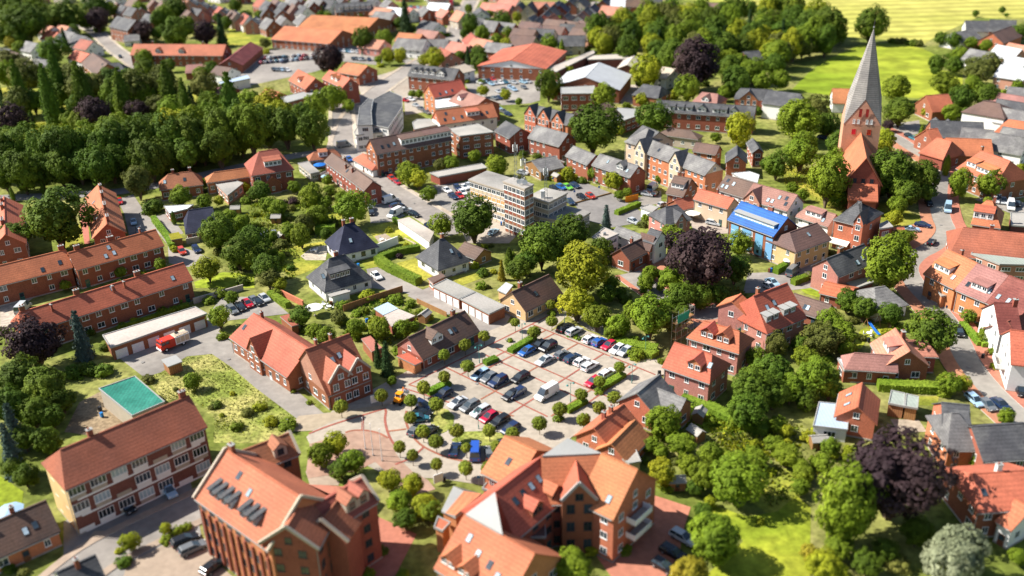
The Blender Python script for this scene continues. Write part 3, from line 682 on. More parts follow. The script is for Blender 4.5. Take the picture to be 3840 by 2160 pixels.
# ------------------------------------------------------------------ the town, in metres (x right, y away from the camera)
GROUND = [
('paving','paving',[(-40.7,151.4),(-37.2,160.3),(-26.3,172),(-12.8,186.3),(12.8,208.1),(18.1,199.6),(24.4,187.4),(33.7,172.7),(28.8,168.1),(22.1,160.8),(15,154),(7.5,145.1),(2,138.1),(-4.4,134.3),(-13.7,137.1),(-23.2,138.1),(-31.3,144.5),(-37.1,143.5)],.07),
('round_square','plaza_paving',[(-33.3,152.1),(-32.2,153.2),(-29.5,153.2),(-26.7,152.1),(-24.7,150.2),(-23.4,147.7),(-22.8,145.4),(-21.6,143),(-19.3,139.6),(-16.1,136.8),(-14.6,134.1),(-18.6,132.2),(-26.3,142.7),(-29.3,140.1),(-38,138.3),(-38.7,140.5),(-39.6,149.1)],.085),
('square','sand_paving',[(-43.6,158.9),(-39.5,159.4),(-36.4,159.9),(-27.6,162),(-24.6,163),(-26.3,161.2),(-30.9,158.2),(-35.9,157.1),(-40,153.5),(-45.1,153.4)],.082),
('courtyard','asphalt',[(-89.9,185.5),(-80.5,175.9),(-77.5,177.8),(-73.8,184.6),(-68.4,185.4),(-62.3,179.1),(-54.8,170),(-43.3,157.4),(-38.8,153.7),(-36.4,159.9),(-38.8,159.7),(-50.4,174.2),(-64.8,190),(-69.8,196.1),(-69.4,201.6),(-54.8,204.4),(-61.8,214.1),(-73.7,214.9),(-75.2,203.5),(-73,198.3)],.05),
('weedy_plot','weeds',[(-80.9,176.3),(-77.5,177.8),(-73.8,184.6),(-68.4,185.4),(-62.3,179.1),(-54.8,170),(-43.3,157.4),(-43.6,153.3),(-47.7,149.8),(-58.4,150.4),(-60.5,158.7),(-68.7,168),(-72.8,166)],.03),
('driveway','asphalt',[(-128.4,290.4),(-124.7,294.8),(-113.4,274.9),(-109.1,269.5),(-99.2,251.7),(-89.8,245.2),(-83.3,239.2),(-88.2,234.2),(-94.6,237.3),(-99,250.2),(-106.9,262.9),(-112.9,257.9),(-121.4,277.3)],.05),
('yard','asphalt',[(-111.2,273.9),(-106.9,276.1),(-97.1,259),(-100.3,257)],.045),
('lawn','lawn',[(-130.9,249.6),(-122.9,252.7),(-129.9,271.2),(-132.1,270.5),(-132,257.1)],.03),
('path','red_paving',[(-140.3,287.7),(-137.7,288.4),(-122.5,252.7),(-124.1,252.8)],.045),
('yard','gravel',[(-136.9,228.1),(-124.6,234.2),(-121.6,227),(-124.2,212),(-121.4,198.7),(-123.6,200.4)],.04),
('lawn','lawn_fresh',[(-77.9,230.2),(-68.9,228.4),(-66.8,219.7),(-82.4,220.7),(-83.9,224.4)],.03),
('lawn','lawn',[(-68,280.8),(-63.1,281.3),(-51.9,272.5),(-51.1,263.4),(-57.5,263.9),(-60.4,273.2)],.03),
('lawn','lawn',[(-42.6,259.5),(-35.3,263.7),(-23.3,246.7),(-29.6,240.8),(-32.7,249.6),(-39.1,250.1)],.03),
('lawn','lawn',[(-65.7,245.6),(-53.4,249.7),(-51.6,239),(-52,231.7),(-58.5,225.1),(-64.9,236.5)],.03),
('lawn','lawn',[(-41,234.2),(-36.9,238.6),(-35.7,231.2),(-39,229.5)],.03),
('lawn','lawn',[(-31.3,232.8),(-26.4,235.8),(-20.7,223.8),(-23.8,219.7)],.03),
('lawn','lawn',[(-16,222.8),(-8.5,226.1),(-6.3,222.8),(-13.2,217.2)],.03),
('lawn','lawn',[(-29.7,316.2),(-26,318),(-25.3,307.1),(-28.1,307.4)],.03),
('terrace','gravel',[(-58.6,239.5),(-56.6,245.6),(-52.9,246.8),(-51.8,243.8),(-51.1,236.2),(-56.7,236.6)],.05),
('terrace','sand_paving',[(-39.6,252.4),(-36.7,254.4),(-31.8,246.7),(-36.7,244.9)],.05),
('garden_path','gravel',[(-33.3,239),(-28.1,242.8),(-27.8,246.4),(-31,250.3),(-30.5,250.6),(-27,246.3),(-27.4,241.3),(-32.9,237.6)],.05),
('driveway','asphalt',[(-39,229.5),(-36.2,230.5),(-23.9,216.8),(-20.9,213.7),(-17.6,210.1),(-11.5,204.2),(-15,202.3),(-27.2,214.1),(-36.2,217.7)],.05),
('driveway','asphalt',[(-26.5,212.4),(-20.4,217.8),(-5.6,200.7),(-1.5,204.2),(-.2,200.9),(-2,193.9),(-7.6,191.8),(-11.4,203.2),(-15.7,201.4)],.052),
('car_park','asphalt',[(-44.6,280.7),(-40.1,283),(-32.1,268.4),(-35,263.7),(-42,262.7)],.05),
('car_park','asphalt',[(-27.2,295.1),(-13.1,297.9),(-11.7,280.6),(-14,273.8),(-22,267.6),(-28.6,282)],.05),
('forecourt','paving',[(-17.8,272.3),(-.9,267.6),(2.5,251.5),(-.5,244.3),(-12.3,245.2)],.05),
('car_park','dark_asphalt',[(11.9,287.9),(19.4,293.1),(25.9,292.5),(33,282.4),(35.7,275.8),(39.9,266),(38.7,257.1),(29.6,253.9),(23.1,260),(20,274.5)],.05),
('yard','asphalt',[(38.3,276.5),(48.8,283.8),(47,272.2),(40.2,270.2)],.052),
('yard','paving',[(53.5,267.4),(59,257.1),(64.3,254.4),(62.3,246.9),(56.9,246.6),(52.8,250.6)],.05),
('churchyard','lawn',[(93.8,309.1),(100.5,293.8),(100,268.7),(115.3,267.5),(121.5,253),(112.5,248.3),(96,264),(89.2,285.1)],.03),
('churchyard','garden',[(109.2,328.5),(144,325.1),(138.9,287.5),(122.1,254.5),(115.3,267.5),(100,268.7),(99.5,296)],.02),
('yard','asphalt',[(61.4,220),(68.2,220.1),(79.8,224.3),(75,210.2),(63.5,208.1),(57.4,208.5)],.05),
('car_park','asphalt',[(142.2,267.8),(151.1,272.4),(155.4,264.1),(152.8,255.3),(147,256.5)],.05),
('car_park','red_paving',[(113.8,248.2),(117.5,250.2),(122.6,251.3),(119.7,242.5),(113.1,235.2),(107,230.8),(109.1,243.3)],.055),
('lawn','lawn_fresh',[(71.8,210.4),(76.5,210.1),(76.1,204),(72.6,207)],.03),
('lawn','lawn_fresh',[(79.5,187.9),(84.5,191),(90.3,188.2),(86.4,187),(79.4,183.2),(76.3,178.9),(74.9,179.9)],.03),
('lawn','lawn',[(90,173.3),(93.8,173.1),(93.1,167.4),(88,164.5),(87.9,167.3)],.03),
('lawn','lawn',[(81.4,159.5),(85.3,159.3),(83.5,155.8),(80.1,156.3)],.03),
('yard','gravel',[(72.7,151.8),(78,151.2),(77.9,147.2),(72.4,147.4)],.04),
('lawn','lawn_fresh',[(33.6,161.7),(35.1,162.4),(43.1,153),(44.8,148.8),(35.4,149.3),(34.3,158)],.03),
('lawn','lawn_fresh',[(31,128.7),(38.5,124.4),(43.8,125.5),(48,129.5),(49.6,126.2),(44.6,110.1),(37.4,107.2),(25.5,107.7),(36.3,118.4)],.03),
('lawn','lawn',[(43.6,137.9),(49.5,136.8),(48.4,127.9),(42,124.8),(38.4,131)],.028),
('brick_yard','red_paving',[(12.2,115.9),(18,117.7),(23.8,130.6),(29.4,127.2),(26.9,120.9),(25.7,116.5),(21.4,108.7),(15.3,108.1)],.05),
('forecourt','dark_asphalt',[(-78.1,128.3),(-60.3,140.8),(-52,121),(-43.8,111.3),(-64.2,112.2),(-74.4,119.5)],.04),
('forecourt','sand_paving',[(-71.7,125.5),(-66,125.5),(-58.3,133.3),(-55.3,127.3),(-63.5,118.8),(-71.5,114.9),(-74.8,115),(-72.5,121.1)],.05),
('courtyard','sand_paving',[(-63.2,117.2),(-58.6,121.7),(-54.1,123.2),(-48.3,116.6),(-42.1,110.4),(-62.3,111.2)],.055),
('courtyard','sand_paving',[(-38.8,140.4),(-37.9,141.8),(-32.1,137.1),(-32.1,136),(-37.3,136.5)],.05),
('courtyard','red_paving',[(-37.8,136.8),(-23.7,126.9),(-17,122.4),(-19.6,112.8),(-22.4,109.6),(-27.3,112),(-22.8,118.5),(-29,135.3)],.045),
('lawn','lawn_fresh',[(-98.3,143.8),(-88.9,136.9),(-87.3,132.4),(-92.7,132.4)],.03),
('dirt_yard','soil',[(-89.4,155.7),(-90.8,166.5),(-88.1,170.3),(-77.9,160.7),(-81.7,153.5)],.03),
('street','asphalt',[(43.7,199.2),(51.2,200.8),(49.6,195.7),(45.5,193.9),(41.1,190.3),(39.4,193.8)],.05),
('street','red_paving',[(28.4,219.2),(34.5,226.2),(42.2,231.5),(41.3,225.7),(34.7,212.9),(29.7,213.2)],.05),
('verge','weeds',[(8.5,191.3),(13.1,199),(17.3,191.7),(22.3,187.1),(30.7,182.5),(31.9,178.9),(26.5,175.7),(25.6,177.5),(21.4,187.2),(16.4,191.8),(12.9,195)],.09),
('planting_bed','weeds',[(-17.3,159.6),(-15.9,160.9),(-13.6,159.5),(-12.2,157.1),(-12.3,154.5),(-13.6,151.8),(-14.9,150.9),(-16.1,152.5),(-17,155.7)],.11),
('planting_bed','weeds',[(-12.4,149),(-10.5,151.6),(-6.1,151.7),(-1.7,150.5),(-2.1,148.1),(-5.2,146.8),(-9.5,147),(-12,147.8)],.11),
('car_park','asphalt',[(-141.3,530.8),(-99.7,527.6),(-82.4,522.5),(-65.1,509.6),(-63.4,480.4),(-84.5,492.5),(-95.2,471.1),(-121.9,445.3),(-140.6,463.9),(-144.1,515.5)],.04),
('plaza','paving',[(-72,447.1),(-59.4,462.1),(-48,478.3),(-41.9,427.9),(-36.5,409.3),(-34.9,387.7),(-42.5,383.8),(-45.3,410.3),(-53.5,429.3),(-65.5,419.7)],.05),
('car_park','asphalt',[(-20.7,444.8),(-8.2,464.2),(11.5,446.9),(16.9,452.4),(14.5,401.7),(10,397.2),(-2,395.3),(-16.3,419.4)],.045),
('fuel_station_yard','paving',[(-85.6,641.8),(-54.1,664.5),(-29.4,660.1),(-31.2,606.8),(-57.6,622),(-76.4,617.8)],.045),
('grass','lawn',[(-171,582),(-141,580.6),(-134.7,543.7),(-158.1,544.3)],.03),
('grass','lawn',[(-175.4,609.1),(-150.3,578.8),(-139.2,547.2),(-160.8,562)],.03),
('cemetery','lawn',[(-246.4,456.3),(-214,448.5),(-175.7,434.4),(-125.6,437.9),(-110,392.7),(-144.6,369.5),(-200.2,360.1)],.02),
('meadow','meadow',[(113.3,663.9),(143.5,645.6),(180.5,611.2),(186.5,515.9),(208.1,507.2),(218.1,492.5),(234.5,514.3),(278.2,562.4),(309,554),(576.9,1032.2),(182.5,1158.4)],.02),
('pasture','pasture',[(124.9,406.2),(143.4,440.4),(159.4,464.4),(188.8,499.4),(205.2,499.6),(214.2,483),(214.2,466.1),(199.2,439.4),(210,427.8),(198,401.1),(172.5,386.9),(160.3,393.4),(138.6,395.9)],.03),
('yard','asphalt',[(148.2,350.3),(160.3,354.6),(154.2,337.7),(141.4,331.3)],.04),
('yard','paving',[(52.5,424.1),(60.8,425),(54.5,390.5),(48.6,391.2)],.05),
]
ROADS = [
('road',[(-75.2,424.1),(-64.9,358.8),(-62.1,342.8),(-55.2,325.3),(-41.1,295.4),(-31.2,279.6),(-21.2,264.3),(-14.8,252.8)],8,'asphalt',1.6,'gravel'),
('road',[(-22.6,684.6),(-27.4,606.1),(-30.5,536.9),(-35.2,510.6),(-46,478.1),(-55.1,445),(-60.3,420.9),(-64.8,383.2),(-61.9,338.9)],9,'asphalt',1.8,'gravel'),
('road',[(-178.7,294.5),(-149.6,295.9),(-127.1,297.9),(-108,312.4),(-93.3,323.1),(-77.4,333.2),(-61.9,337.8)],6.5,'dark_asphalt',0,'red_paving'),
('road',[(140.3,344.4),(143.3,332.4),(143.4,319),(145.3,307.5),(144.1,294.9),(133.2,273.8),(125.7,253.4),(123.9,245.1),(120.1,238.8),(114.1,232.3),(108.1,228),(102.3,220.1),(100.7,208.4),(101,197.5),(99.7,183.8),(96.9,172.4),(96.4,159.8),(97.8,149)],5.2,'asphalt',3.2,'red_paving'),
('road',[(-72.9,110.6),(-69.7,118.2),(-65,123.2),(-56.4,131),(-51.6,135.2)],7,'asphalt',1.5,'sand_paving'),
('road',[(-278.8,632.8),(-255,601.4),(-226.5,548.5),(-194.8,500.1),(-185.2,478.2)],7,'asphalt',1.5,'gravel'),
('road',[(-225.6,695),(-196.4,641.4),(-170.5,604.9),(-151.1,582.1)],7,'asphalt',0,'red_paving'),
('road',[(-90.3,531.7),(-65.6,509.7),(-46.3,482.7)],7,'asphalt',0,'red_paving'),
('road',[(51.1,200.5),(47.1,197.4),(43.6,197.6),(38.8,204.2),(33.2,216.5),(30.8,222.1)],6,'asphalt',1.5,'red_paving'),
('road',[(42.3,601.7),(63.4,660.2)],6,'asphalt',0,'red_paving'),
('road',[(-34.1,515.6),(-22,479.5),(-8.2,464.2),(12.4,446.8)],7,'asphalt',0,'red_paving'),
('paving_band',[(4.5,195.1),(29.9,170.7)],.42,'red_band',-1,''),
('paving_band',[(-4.1,184.3),(19.2,162.4)],.42,'red_band',-1,''),
('paving_band',[(-6.4,181.3),(17,158.5)],.42,'red_band',-1,''),
('paving_band',[(-15.3,176.7),(6.3,156)],.42,'red_band',-1,''),
('paving_band',[(-22.4,169.6),(-.4,156.5)],.42,'red_band',-1,''),
('paving_band',[(-2,182.3),(7.6,192)],.42,'red_band',-1,''),
('paving_band',[(-11.8,172.9),(-2.1,182.3)],.42,'red_band',-1,''),
('paving_band',[(-9.9,171.3),(9.4,190.2)],.42,'red_band',-1,''),
('paving_band',[(-7.1,163),(14.6,185.3)],.42,'red_band',-1,''),
('paving_band',[(-1.2,157.3),(19.8,180.2)],.42,'red_band',-1,''),
('paving_band',[(7,156.1),(24.8,175.2)],.42,'red_band',-1,''),
('paving_band',[(14.2,160),(26.5,173.7)],.42,'red_band',-1,''),
('paving_band',[(-22.4,169.6),(11.7,202.1)],.42,'red_band',-1,''),
('paving_band',[(-23.9,168.6),(-6.3,157.8)],.42,'red_band',-1,''),
('paving_band',[(-26.6,160.8),(-26.1,159.8),(-26.1,156.8),(-25.4,153.6),(-24.4,150.2),(-22.8,147.1)],.5,'red_band',-1,''),
('paving_band',[(-22,159.6),(-22,156.6),(-20.9,152.4),(-19.2,149),(-17.6,146.9),(-15.3,145),(-12.8,143.2),(-9.3,141.9),(-5.1,141.9)],.5,'red_band',-1,''),
('paving_band',[(-33.3,152.5),(-32.2,153.2),(-29.5,153.2),(-26.7,152.1),(-24.7,150.2)],.5,'red_band',-1,''),
('paving_band',[(-30.7,158.4),(-30,153.2)],.5,'red_band',-1,''),
('paving_band',[(-25,152.5),(-21.5,153.1)],.5,'red_band',-1,''),
('paving_band',[(-40.4,152.5),(-36.4,155.4),(-30.7,158.4),(-26.6,160.6)],.5,'red_band',-1,''),
('paving_band',[(-17.6,146.9),(-19.6,143.5),(-22.5,141.7)],.5,'red_band',-1,''),
]
BUILDINGS = [
{'o':(-126.1,220.6),'a':35.3,'L':22.3,'W':9.1,'ze':5.7,'zr':9.3,'roof':'red','wall':'brick','feat':[['c',.97,1.4],['s',.9,.4],['s',.7,.25]],'lab':'left half of the upper long brick terrace, ending at twin chimneys','nm':'terrace_house','dens':3.2},
{'o':(-106.3,232.3),'a':39.5,'L':22.8,'W':8.9,'ze':5.7,'zr':9.3,'roof':'red','wall':'brick','feat':[['c',.1,1.4],['c',.48,1.6],['s',.35,.3],['s',.45,.35],['c',.83,.4],['s',.42,.7]],'lab':'right half of the upper long brick terrace, ending by the green hedge','nm':'terrace_house','dens':2.8},
{'o':(-98.2,203.2),'a':40.8,'L':40.5,'W':8.6,'ze':5.7,'zr':9.2,'roof':'red','wall':'brick','hip':(1.5,0),'feat':[['c',.06,1.2],['c',.36,1.3],['c',.72,1.4],['s',.08,.3],['s',.55,.8],['s',.9,.4],['c',.2,.4,-1.5],['c',.55,.4,-1.5],['c',.62,.4,-1.3]],'lab':'long red-tiled brick terrace right behind the flat-roofed garages','nm':'terrace_house','dens':3,'lm':'long terrace'},
{'o':(-119.4,259.6),'a':-65.4,'L':36.7,'W':9.1,'ze':6.5,'zr':10.1,'roof':'orange','wall':'brick','feat':[['c',.1,1.8],['c',.3,2.4],['c',.6,3.2],['c',.9,2.4],['s',.3,.5],['s',.7,.5]],'lab':'tall red-tiled brick house with a row of wide chimneys along its ridge','cm':'brick','nm':'brick_house','lm':'many-chimneyed house'},
{'o':(-144.6,252.3),'a':116,'L':34,'W':9.1,'ze':6.5,'zr':10.2,'roof':'orange','wall':'brick','feat':[['c',.88,1.8],['c',.7,2.4],['c',.3,3]],'lab':'red-tiled brick house with wide chimneys at the left photo edge','nm':'brick_house'},
{'o':(-107.7,293.4),'a':18.5,'L':13.7,'W':8.9,'ze':4,'zr':7.6,'roof':'rust','wall':'brick','hip':(3.4,2.8),'feat':[['c',.36,.8],['c',.75,.8],['s',.6,.5],['s',.15,.5]],'lab':'brick house with rust-brown hipped roof and two chimneys under the tree belt'},
{'o':(-93.1,297.7),'a':21.8,'L':14.9,'W':5.8,'ze':4.2,'zr':6.5,'roof':'orange','wall':'brick_orange','hip':(3,0),'lab':'low orange-tiled wing left of the big hipped brick house'},
{'o':(-79.6,298.9),'a':23.4,'L':14,'W':14,'ze':7,'zr':12.600000000000001,'roof':'rust','wall':'brick','hip':(4.5,3.5),'feat':[['f',.55,5.5,.28,1.8]],'lab':'big hipped brick house with a white flat dormer above its front','n':2,'lm':'big hipped brick house'},
{'o':(-78.3,293.9),'a':-62,'L':4.8,'W':6,'ze':3.4,'zr':5.800000000000001,'roof':'orange','wall':'brick','lab':'small tiled wing with ivy at the foot of the big hipped house'},
{'o':(-91.8,258.6),'a':19.3,'L':8.6,'W':12,'ze':2.9,'zr':7.8,'roof':'navy','wall':'brick_pink','hip':(2,0),'feat':[['s',.6,.3]],'lab':'bungalow with blue-black glazed tile roof behind the round garden trees','nm':'bungalow','lm':'blue-black bungalow'},
{'o':(-65.2,320.2),'a':19.1,'L':11.7,'W':5.9,'ze':3.2,'zr':5.4,'roof':'rust','wall':'beige','hip':(2.5,2),'feat':[['f',.45,3,.3,1.6]],'lab':'rust-roofed house with a white dormer beside the dark tree belt'},
{'o':(-51.2,293),'a':-60.2,'L':35.2,'W':6.3,'ze':5.7,'zr':8.2,'roof':'umber','wall':'brick','feat':[['c',.3,.8],['c',.45,.4,-1.2],['c',.6,.4,-1],['s',.5,.5]],'lab':'long brown-roofed brick block with a white glazed gable strip','nm':'apartment_block','cat':'apartment block','lm':'brown-roofed block'},
{'o':(-34.4,316.3),'a':29.9,'L':28.4,'W':9.9,'ze':8.2,'zr':12.3,'roof':'umber','wall':'brick','feat':[['f',.5,9,.25,2],['f',.84,10,.25,2],['s',.1,.4],['s',.18,.4],['s',.26,.45]],'lab':'large brown-roofed brick block with long dark dormers on three storeys','nm':'apartment_block','cat':'apartment block','n':3,'lm':'dormered brick block','gmat':'brick_orange'},  # gable brick brighter than the walls: sunlight put into its colour
{'o':(-47.7,312.8),'a':-56.8,'L':15.6,'W':7,'ze':2.8,'zr':4.6,'roof':'orange','wall':'white_wall','hip':(1.5,2),'lab':'low orange-tiled annex at the gable of the three-storey brick block','nm':'annex','cat':'annex'},
{'o':(-44.2,240),'a':27.8,'L':11.9,'W':11.5,'ze':3,'zr':9.2,'roof':'navy','wall':'white_wall','hip':(4.6,4.6),'feat':[['c',.38,.8],['c',.58,1],['s',.4,.42]],'lab':'white bungalow with a blue-black hipped roof and two chimneys','fr':'frame_dark','nm':'bungalow','lm':'blue-black hipped bungalow'},
{'o':(-44.2,218.1),'a':33.9,'L':13.5,'W':11.5,'ze':3,'zr':9,'roof':'slate','wall':'white_wall','hip':(4.6,4.6),'feat':[['c',.5,1],['f',.4,5.4,.3,1.8,'frame_dark'],['s',.1,.5]],'lab':'white bungalow with grey hipped roof and a wide flat front dormer','nm':'bungalow','lm':'dormered white bungalow'},
{'o':(-18.2,228.2),'a':35.3,'L':10.2,'W':11.5,'ze':3,'zr':8.8,'roof':'slate','wall':'white_wall','hip':(4.4,4.4),'feat':[['c',.55,.8],['s',.6,.5],['s',.75,.3]],'lab':'white bungalow with grey hipped roof and two blue roof windows','nm':'bungalow','lm':'right white bungalow'},
{'o':(-9.9,233.3),'a':-46,'L':7.2,'W':6.5,'ze':2.5,'zr':4.4,'roof':'umber','wall':'timber','lab':'wooden garden house with brown roof beside the big dark tree','nm':'garden_house','cat':'garden house'},
{'o':(25.6,302),'a':-58.5,'L':12.3,'W':7.1,'ze':5.7,'zr':8.5,'roof':'grey','wall':'brick','lab':'brick house with weathered grey slate roof, left of the dormered grey one'},
{'o':(35.6,288.9),'a':-51.2,'L':17,'W':7.6,'ze':6.2,'zr':9.2,'roof':'grey','wall':'brick','feat':[['d',.68,3,.3,1.6,'zinc'],['s',.85,.4],['s',.3,.6]],'lab':'brick house with streaked grey roof and one grey gabled dormer','lm':'streaked grey-roofed house'},
{'o':(11.9,303.8),'a':28.8,'L':9,'W':12,'ze':3.2,'zr':5.6,'roof':'grey','wall':'timber','lab':'grey-roofed timber barn behind the radio masts','nm':'barn','cat':'barn'},
{'o':(54.4,288.5),'a':-58.1,'L':33.7,'W':8.2,'ze':9,'zr':12.2,'roof':'grey','wall':'brick_orange','feat':[['y',.11,5.2,1.2,13.2,9.4,None,'cream'],['y',.62,5.2,1.2,13.2,9.4,None,'cream'],['s',.3,.5]],'lab':'long grey-roofed apartment complex with two cream gabled bays','n':3,'nm':'apartment_block','cat':'apartment block','gmat':'cream','id':'ga','lm':'grey apartment complex'},
{'o':(46.9,307.1),'a':-49.7,'L':8,'W':13,'ze':10,'zr':14,'roof':'grey','wall':'cream','hip':(4,3),'lab':'tall grey-hipped end block of the grey apartment complex','of':'ga','n':3},
{'o':(52.5,268.1),'a':-36.3,'L':5.3,'W':10.5,'ze':5.8,'zr':10,'roof':'umber','wall':'brick','feat':[['f',.5,4,.35,1.6],['c',.2,.6],['c',.45,.5],['s',.8,.4]],'lab':'brown-roofed brick house with a white front dormer and chimneys','lm':'brown dormered house'},
{'o':(60.3,256.5),'a':-47.7,'L':11.7,'W':6,'ze':6.3,'zr':8.7,'roof':'orange','wall':'cream','feat':[['c',.15,.4],['c',.5,.4]],'lab':'cream house with bright orange roof facing a small yard','lm':'cream house'},
{'o':(51.5,262.6),'a':26.3,'L':5.3,'W':7,'ze':3,'zr':5.2,'roof':'rust','wall':'brick','lab':'rusty red sloping roof annex between brown and cream houses','nm':'annex','cat':'annex'},
{'o':(45.6,254.1),'a':-140.5,'L':5.2,'W':6,'ze':3,'zr':5.4,'roof':'maroon','wall':'brick_dark','lab':'little dark tiled outbuilding beside the white garages','nm':'outbuilding','cat':'outbuilding'},
{'o':(45.1,246.6),'a':24.4,'L':8.9,'W':9.5,'ze':5.8,'zr':9,'roof':'slate','wall':'brick_pink','hip':(3,2),'feat':[['y',.55,3.5,.8,8.4,6]],'lab':'pink brick house with dark grey roof and a front bay'},
{'o':(32.6,236.7),'a':-50.9,'L':9.1,'W':3.7,'ze':4.5,'zr':6.1,'roof':'grey','wall':'white_wall','lab':'white cottage with worn grey roof behind the dark gabled cottage'},
{'o':(33.3,228.9),'a':44.9,'L':12.8,'W':6.7,'ze':3.6,'zr':6.2,'roof':'brown','wall':'brick','feat':[['y',.72,4.2,1,7.6,4.2],['c',.4,.6]],'lab':'dark-tiled brick cottage with a front gable under the trees','lm':'dark gabled cottage'},
{'o':(38.7,230.3),'a':136.9,'L':3.3,'W':6.5,'ze':6,'zr':8.6,'roof':'slate','wall':'white_wall','lab':'white narrow house with dark roof behind the pale birch'},
{'o':(68.4,235.3),'a':-54.4,'L':15.4,'W':10.4,'ze':7.6,'zr':11.7,'roof':'blue','wall':'brick','feat':[['h',.5,13.5,.3,1.15,'panel_blue'],['c',.62,1.6],['p',.15,2.6,.6,6.6,'panel_blue'],['p',.42,3,.6,6.6,'panel_blue'],['p',.7,2.6,.6,6.6,'panel_blue'],['p',.92,2.2,.6,6.6,'panel_blue']],'lab':'three-storey building with a glossy blue tile roof and blue panels','n':2,'nm':'blue_roofed_building','cat':'building','gl':'glass_pale','lm':'blue-roofed building'},
{'o':(69.1,264.7),'a':-50.6,'L':10,'W':8.9,'ze':6.5,'zr':10,'roof':'umber','wall':'white_wall','feat':[['s',.1,.3],['s',.25,.3],['s',.4,.6],['s',.15,.7]],'lab':'brown half of the long white-walled row behind the blue roof','nm':'row_house'},
{'o':(76.8,254.9),'a':-48.5,'L':14.2,'W':9.1,'ze':6.5,'zr':10.2,'roof':'pinkbrown','wall':'white_wall','feat':[['y',.2,5.5,1,10,6.8,None,'brick_pink'],['s',.5,.3],['s',.6,.3],['s',.9,.35],['s',.7,.6],['s',.85,.65]],'lab':'pinkish half of the long white-walled row with a brick gable bay','nm':'row_house','lm':'pinkish row house'},
{'o':(76,298.8),'a':-102.4,'L':10.4,'W':7.1,'ze':5.2,'zr':8,'roof':'slate','wall':'brick_orange','lab':'dark steep-roofed brick house with its gable to the viewer','nm':'gabled_house'},
{'o':(67.9,306.7),'a':-34.9,'L':8.1,'W':5.9,'ze':5.6,'zr':8,'roof':'umber','wall':'brick_orange','lab':'brown-roofed brick house behind the grey apartment complex'},
{'o':(84.9,309.6),'a':-93.9,'L':11.5,'W':4.1,'ze':5.2,'zr':6.9,'roof':'slate','wall':'brick','lab':'dark-roofed brick house beside the churchyard trees'},
{'o':(86.4,244.6),'a':-51.2,'L':10.8,'W':6.7,'ze':4.8,'zr':7.6,'roof':'pinkbrown','wall':'white_wall','hip':(2,0),'feat':[['f',.5,5,.35,1.5],['s',.8,.35]],'lab':'pinkish-roofed shop row left of the grey-hipped corner house','nm':'row_house'},
{'o':(94.7,236.4),'a':-44.6,'L':8.3,'W':13,'ze':8.4,'zr':12.6,'roof':'slate','wall':'brick_orange','hip':(4.5,5),'feat':[['y',.86,2.6,.5,12,9.2],['a',.22,7]],'lab':'orange brick corner house with grey hipped roof and cream awning','n':2,'nm':'corner_house','lm':'orange corner house'},
{'o':(106.4,237.2),'a':178.7,'L':2.7,'W':6.5,'ze':3,'zr':4.4,'roof':'orange','wall':'brick','lab':'little orange-roofed kiosk beside the dark shop annex','nm':'kiosk','cat':'kiosk'},
{'o':(76,227.7),'a':33.8,'L':13.8,'W':10.5,'ze':5.7,'zr':8.8,'roof':'umber','wall':'ochre','hip':(3.2,0),'feat':[['s',.6,.6]],'lab':'ochre house with brown-striped roof and a planted balcony','lm':'ochre house'},
{'o':(82.6,211.2),'a':34.3,'L':14.2,'W':8.4,'ze':6,'zr':9.4,'roof':'slate','wall':'brick_pink','feat':[['c',.4,1.4],['s',.75,.4],['s',.55,.3],['s',.6,.3]],'lab':'pink brick house with striped grey roof and a white-edged gable','lm':'striped grey-roofed house'},
{'o':(133.2,241.9),'a':-30,'L':7.5,'W':13,'ze':4.4,'zr':9.6,'roof':'orange','wall':'brick','hip':(2.5,3.5),'feat':[['f',.35,5,.25,2],['s',.2,.7],['s',.7,.6],['c',.6,.7]],'lab':'orange-roofed villa with a white front dormer beside the street bend','lm':'street-bend villa'},
{'o':(123.9,222.8),'a':-21.1,'L':18.7,'W':17,'ze':4.2,'zr':9,'roof':'rust','wall':'brick','hip':(3,0),'feat':[['c',.52,.9]],'lab':'long barn-like brick house with huge rust-red roof and grey chimney','lm':'huge rust-roofed house'},
{'o':(107.3,202.2),'a':-67.6,'L':9.1,'W':13,'ze':6,'zr':11.2,'roof':'orange','wall':'brick_orange','feat':[['f',.35,4.5,.3,1.6],['s',.75,.3],['c',.4,.5]],'lab':'orange-roofed row house with a wide dormer under a broad tree','nm':'row_house','lm':'orange row house'},
{'o':(110.8,194.7),'a':-61.2,'L':7.5,'W':13,'ze':6,'zr':11.2,'roof':'pinkbrown','wall':'brick_orange','feat':[['s',.2,.3],['f',.6,4,.25,1.5],['s',.85,.35],['s',.9,.35]],'lab':'pinkish-roofed row house joined to the orange row house','nm':'row_house'},
{'o':(114.7,187.8),'a':-60.9,'L':8.3,'W':13,'ze':6,'zr':11.2,'roof':'maroon','wall':'brick_orange','feat':[['s',.2,.3],['s',.5,.3]],'lab':'maroon-roofed row house joined to the pinkish row house','nm':'row_house'},
{'o':(149.8,274.2),'a':-71,'L':16.4,'W':14,'ze':6.2,'zr':11.6,'roof':'orange','wall':'brick','hip':(2,3),'feat':[['f',.25,3.5,.25,1.6],['f',.6,6,.2,1.6],['c',.1,.6]],'lab':'big orange-roofed villa with white dormers beside the parked cars','id':'vi','lm':'big orange villa'},
{'o':(152.6,272.7),'a':129.4,'L':6.7,'W':9,'ze':6,'zr':9.6,'roof':'orange','wall':'white_wall','hip':(3,1),'of':'vi'},
{'o':(145.6,301),'a':121,'L':9.6,'W':12,'ze':4.2,'zr':9,'roof':'orange','wall':'brick','hip':(2,2),'lab':'orange-roofed brick house with cream windows along the upper street'},
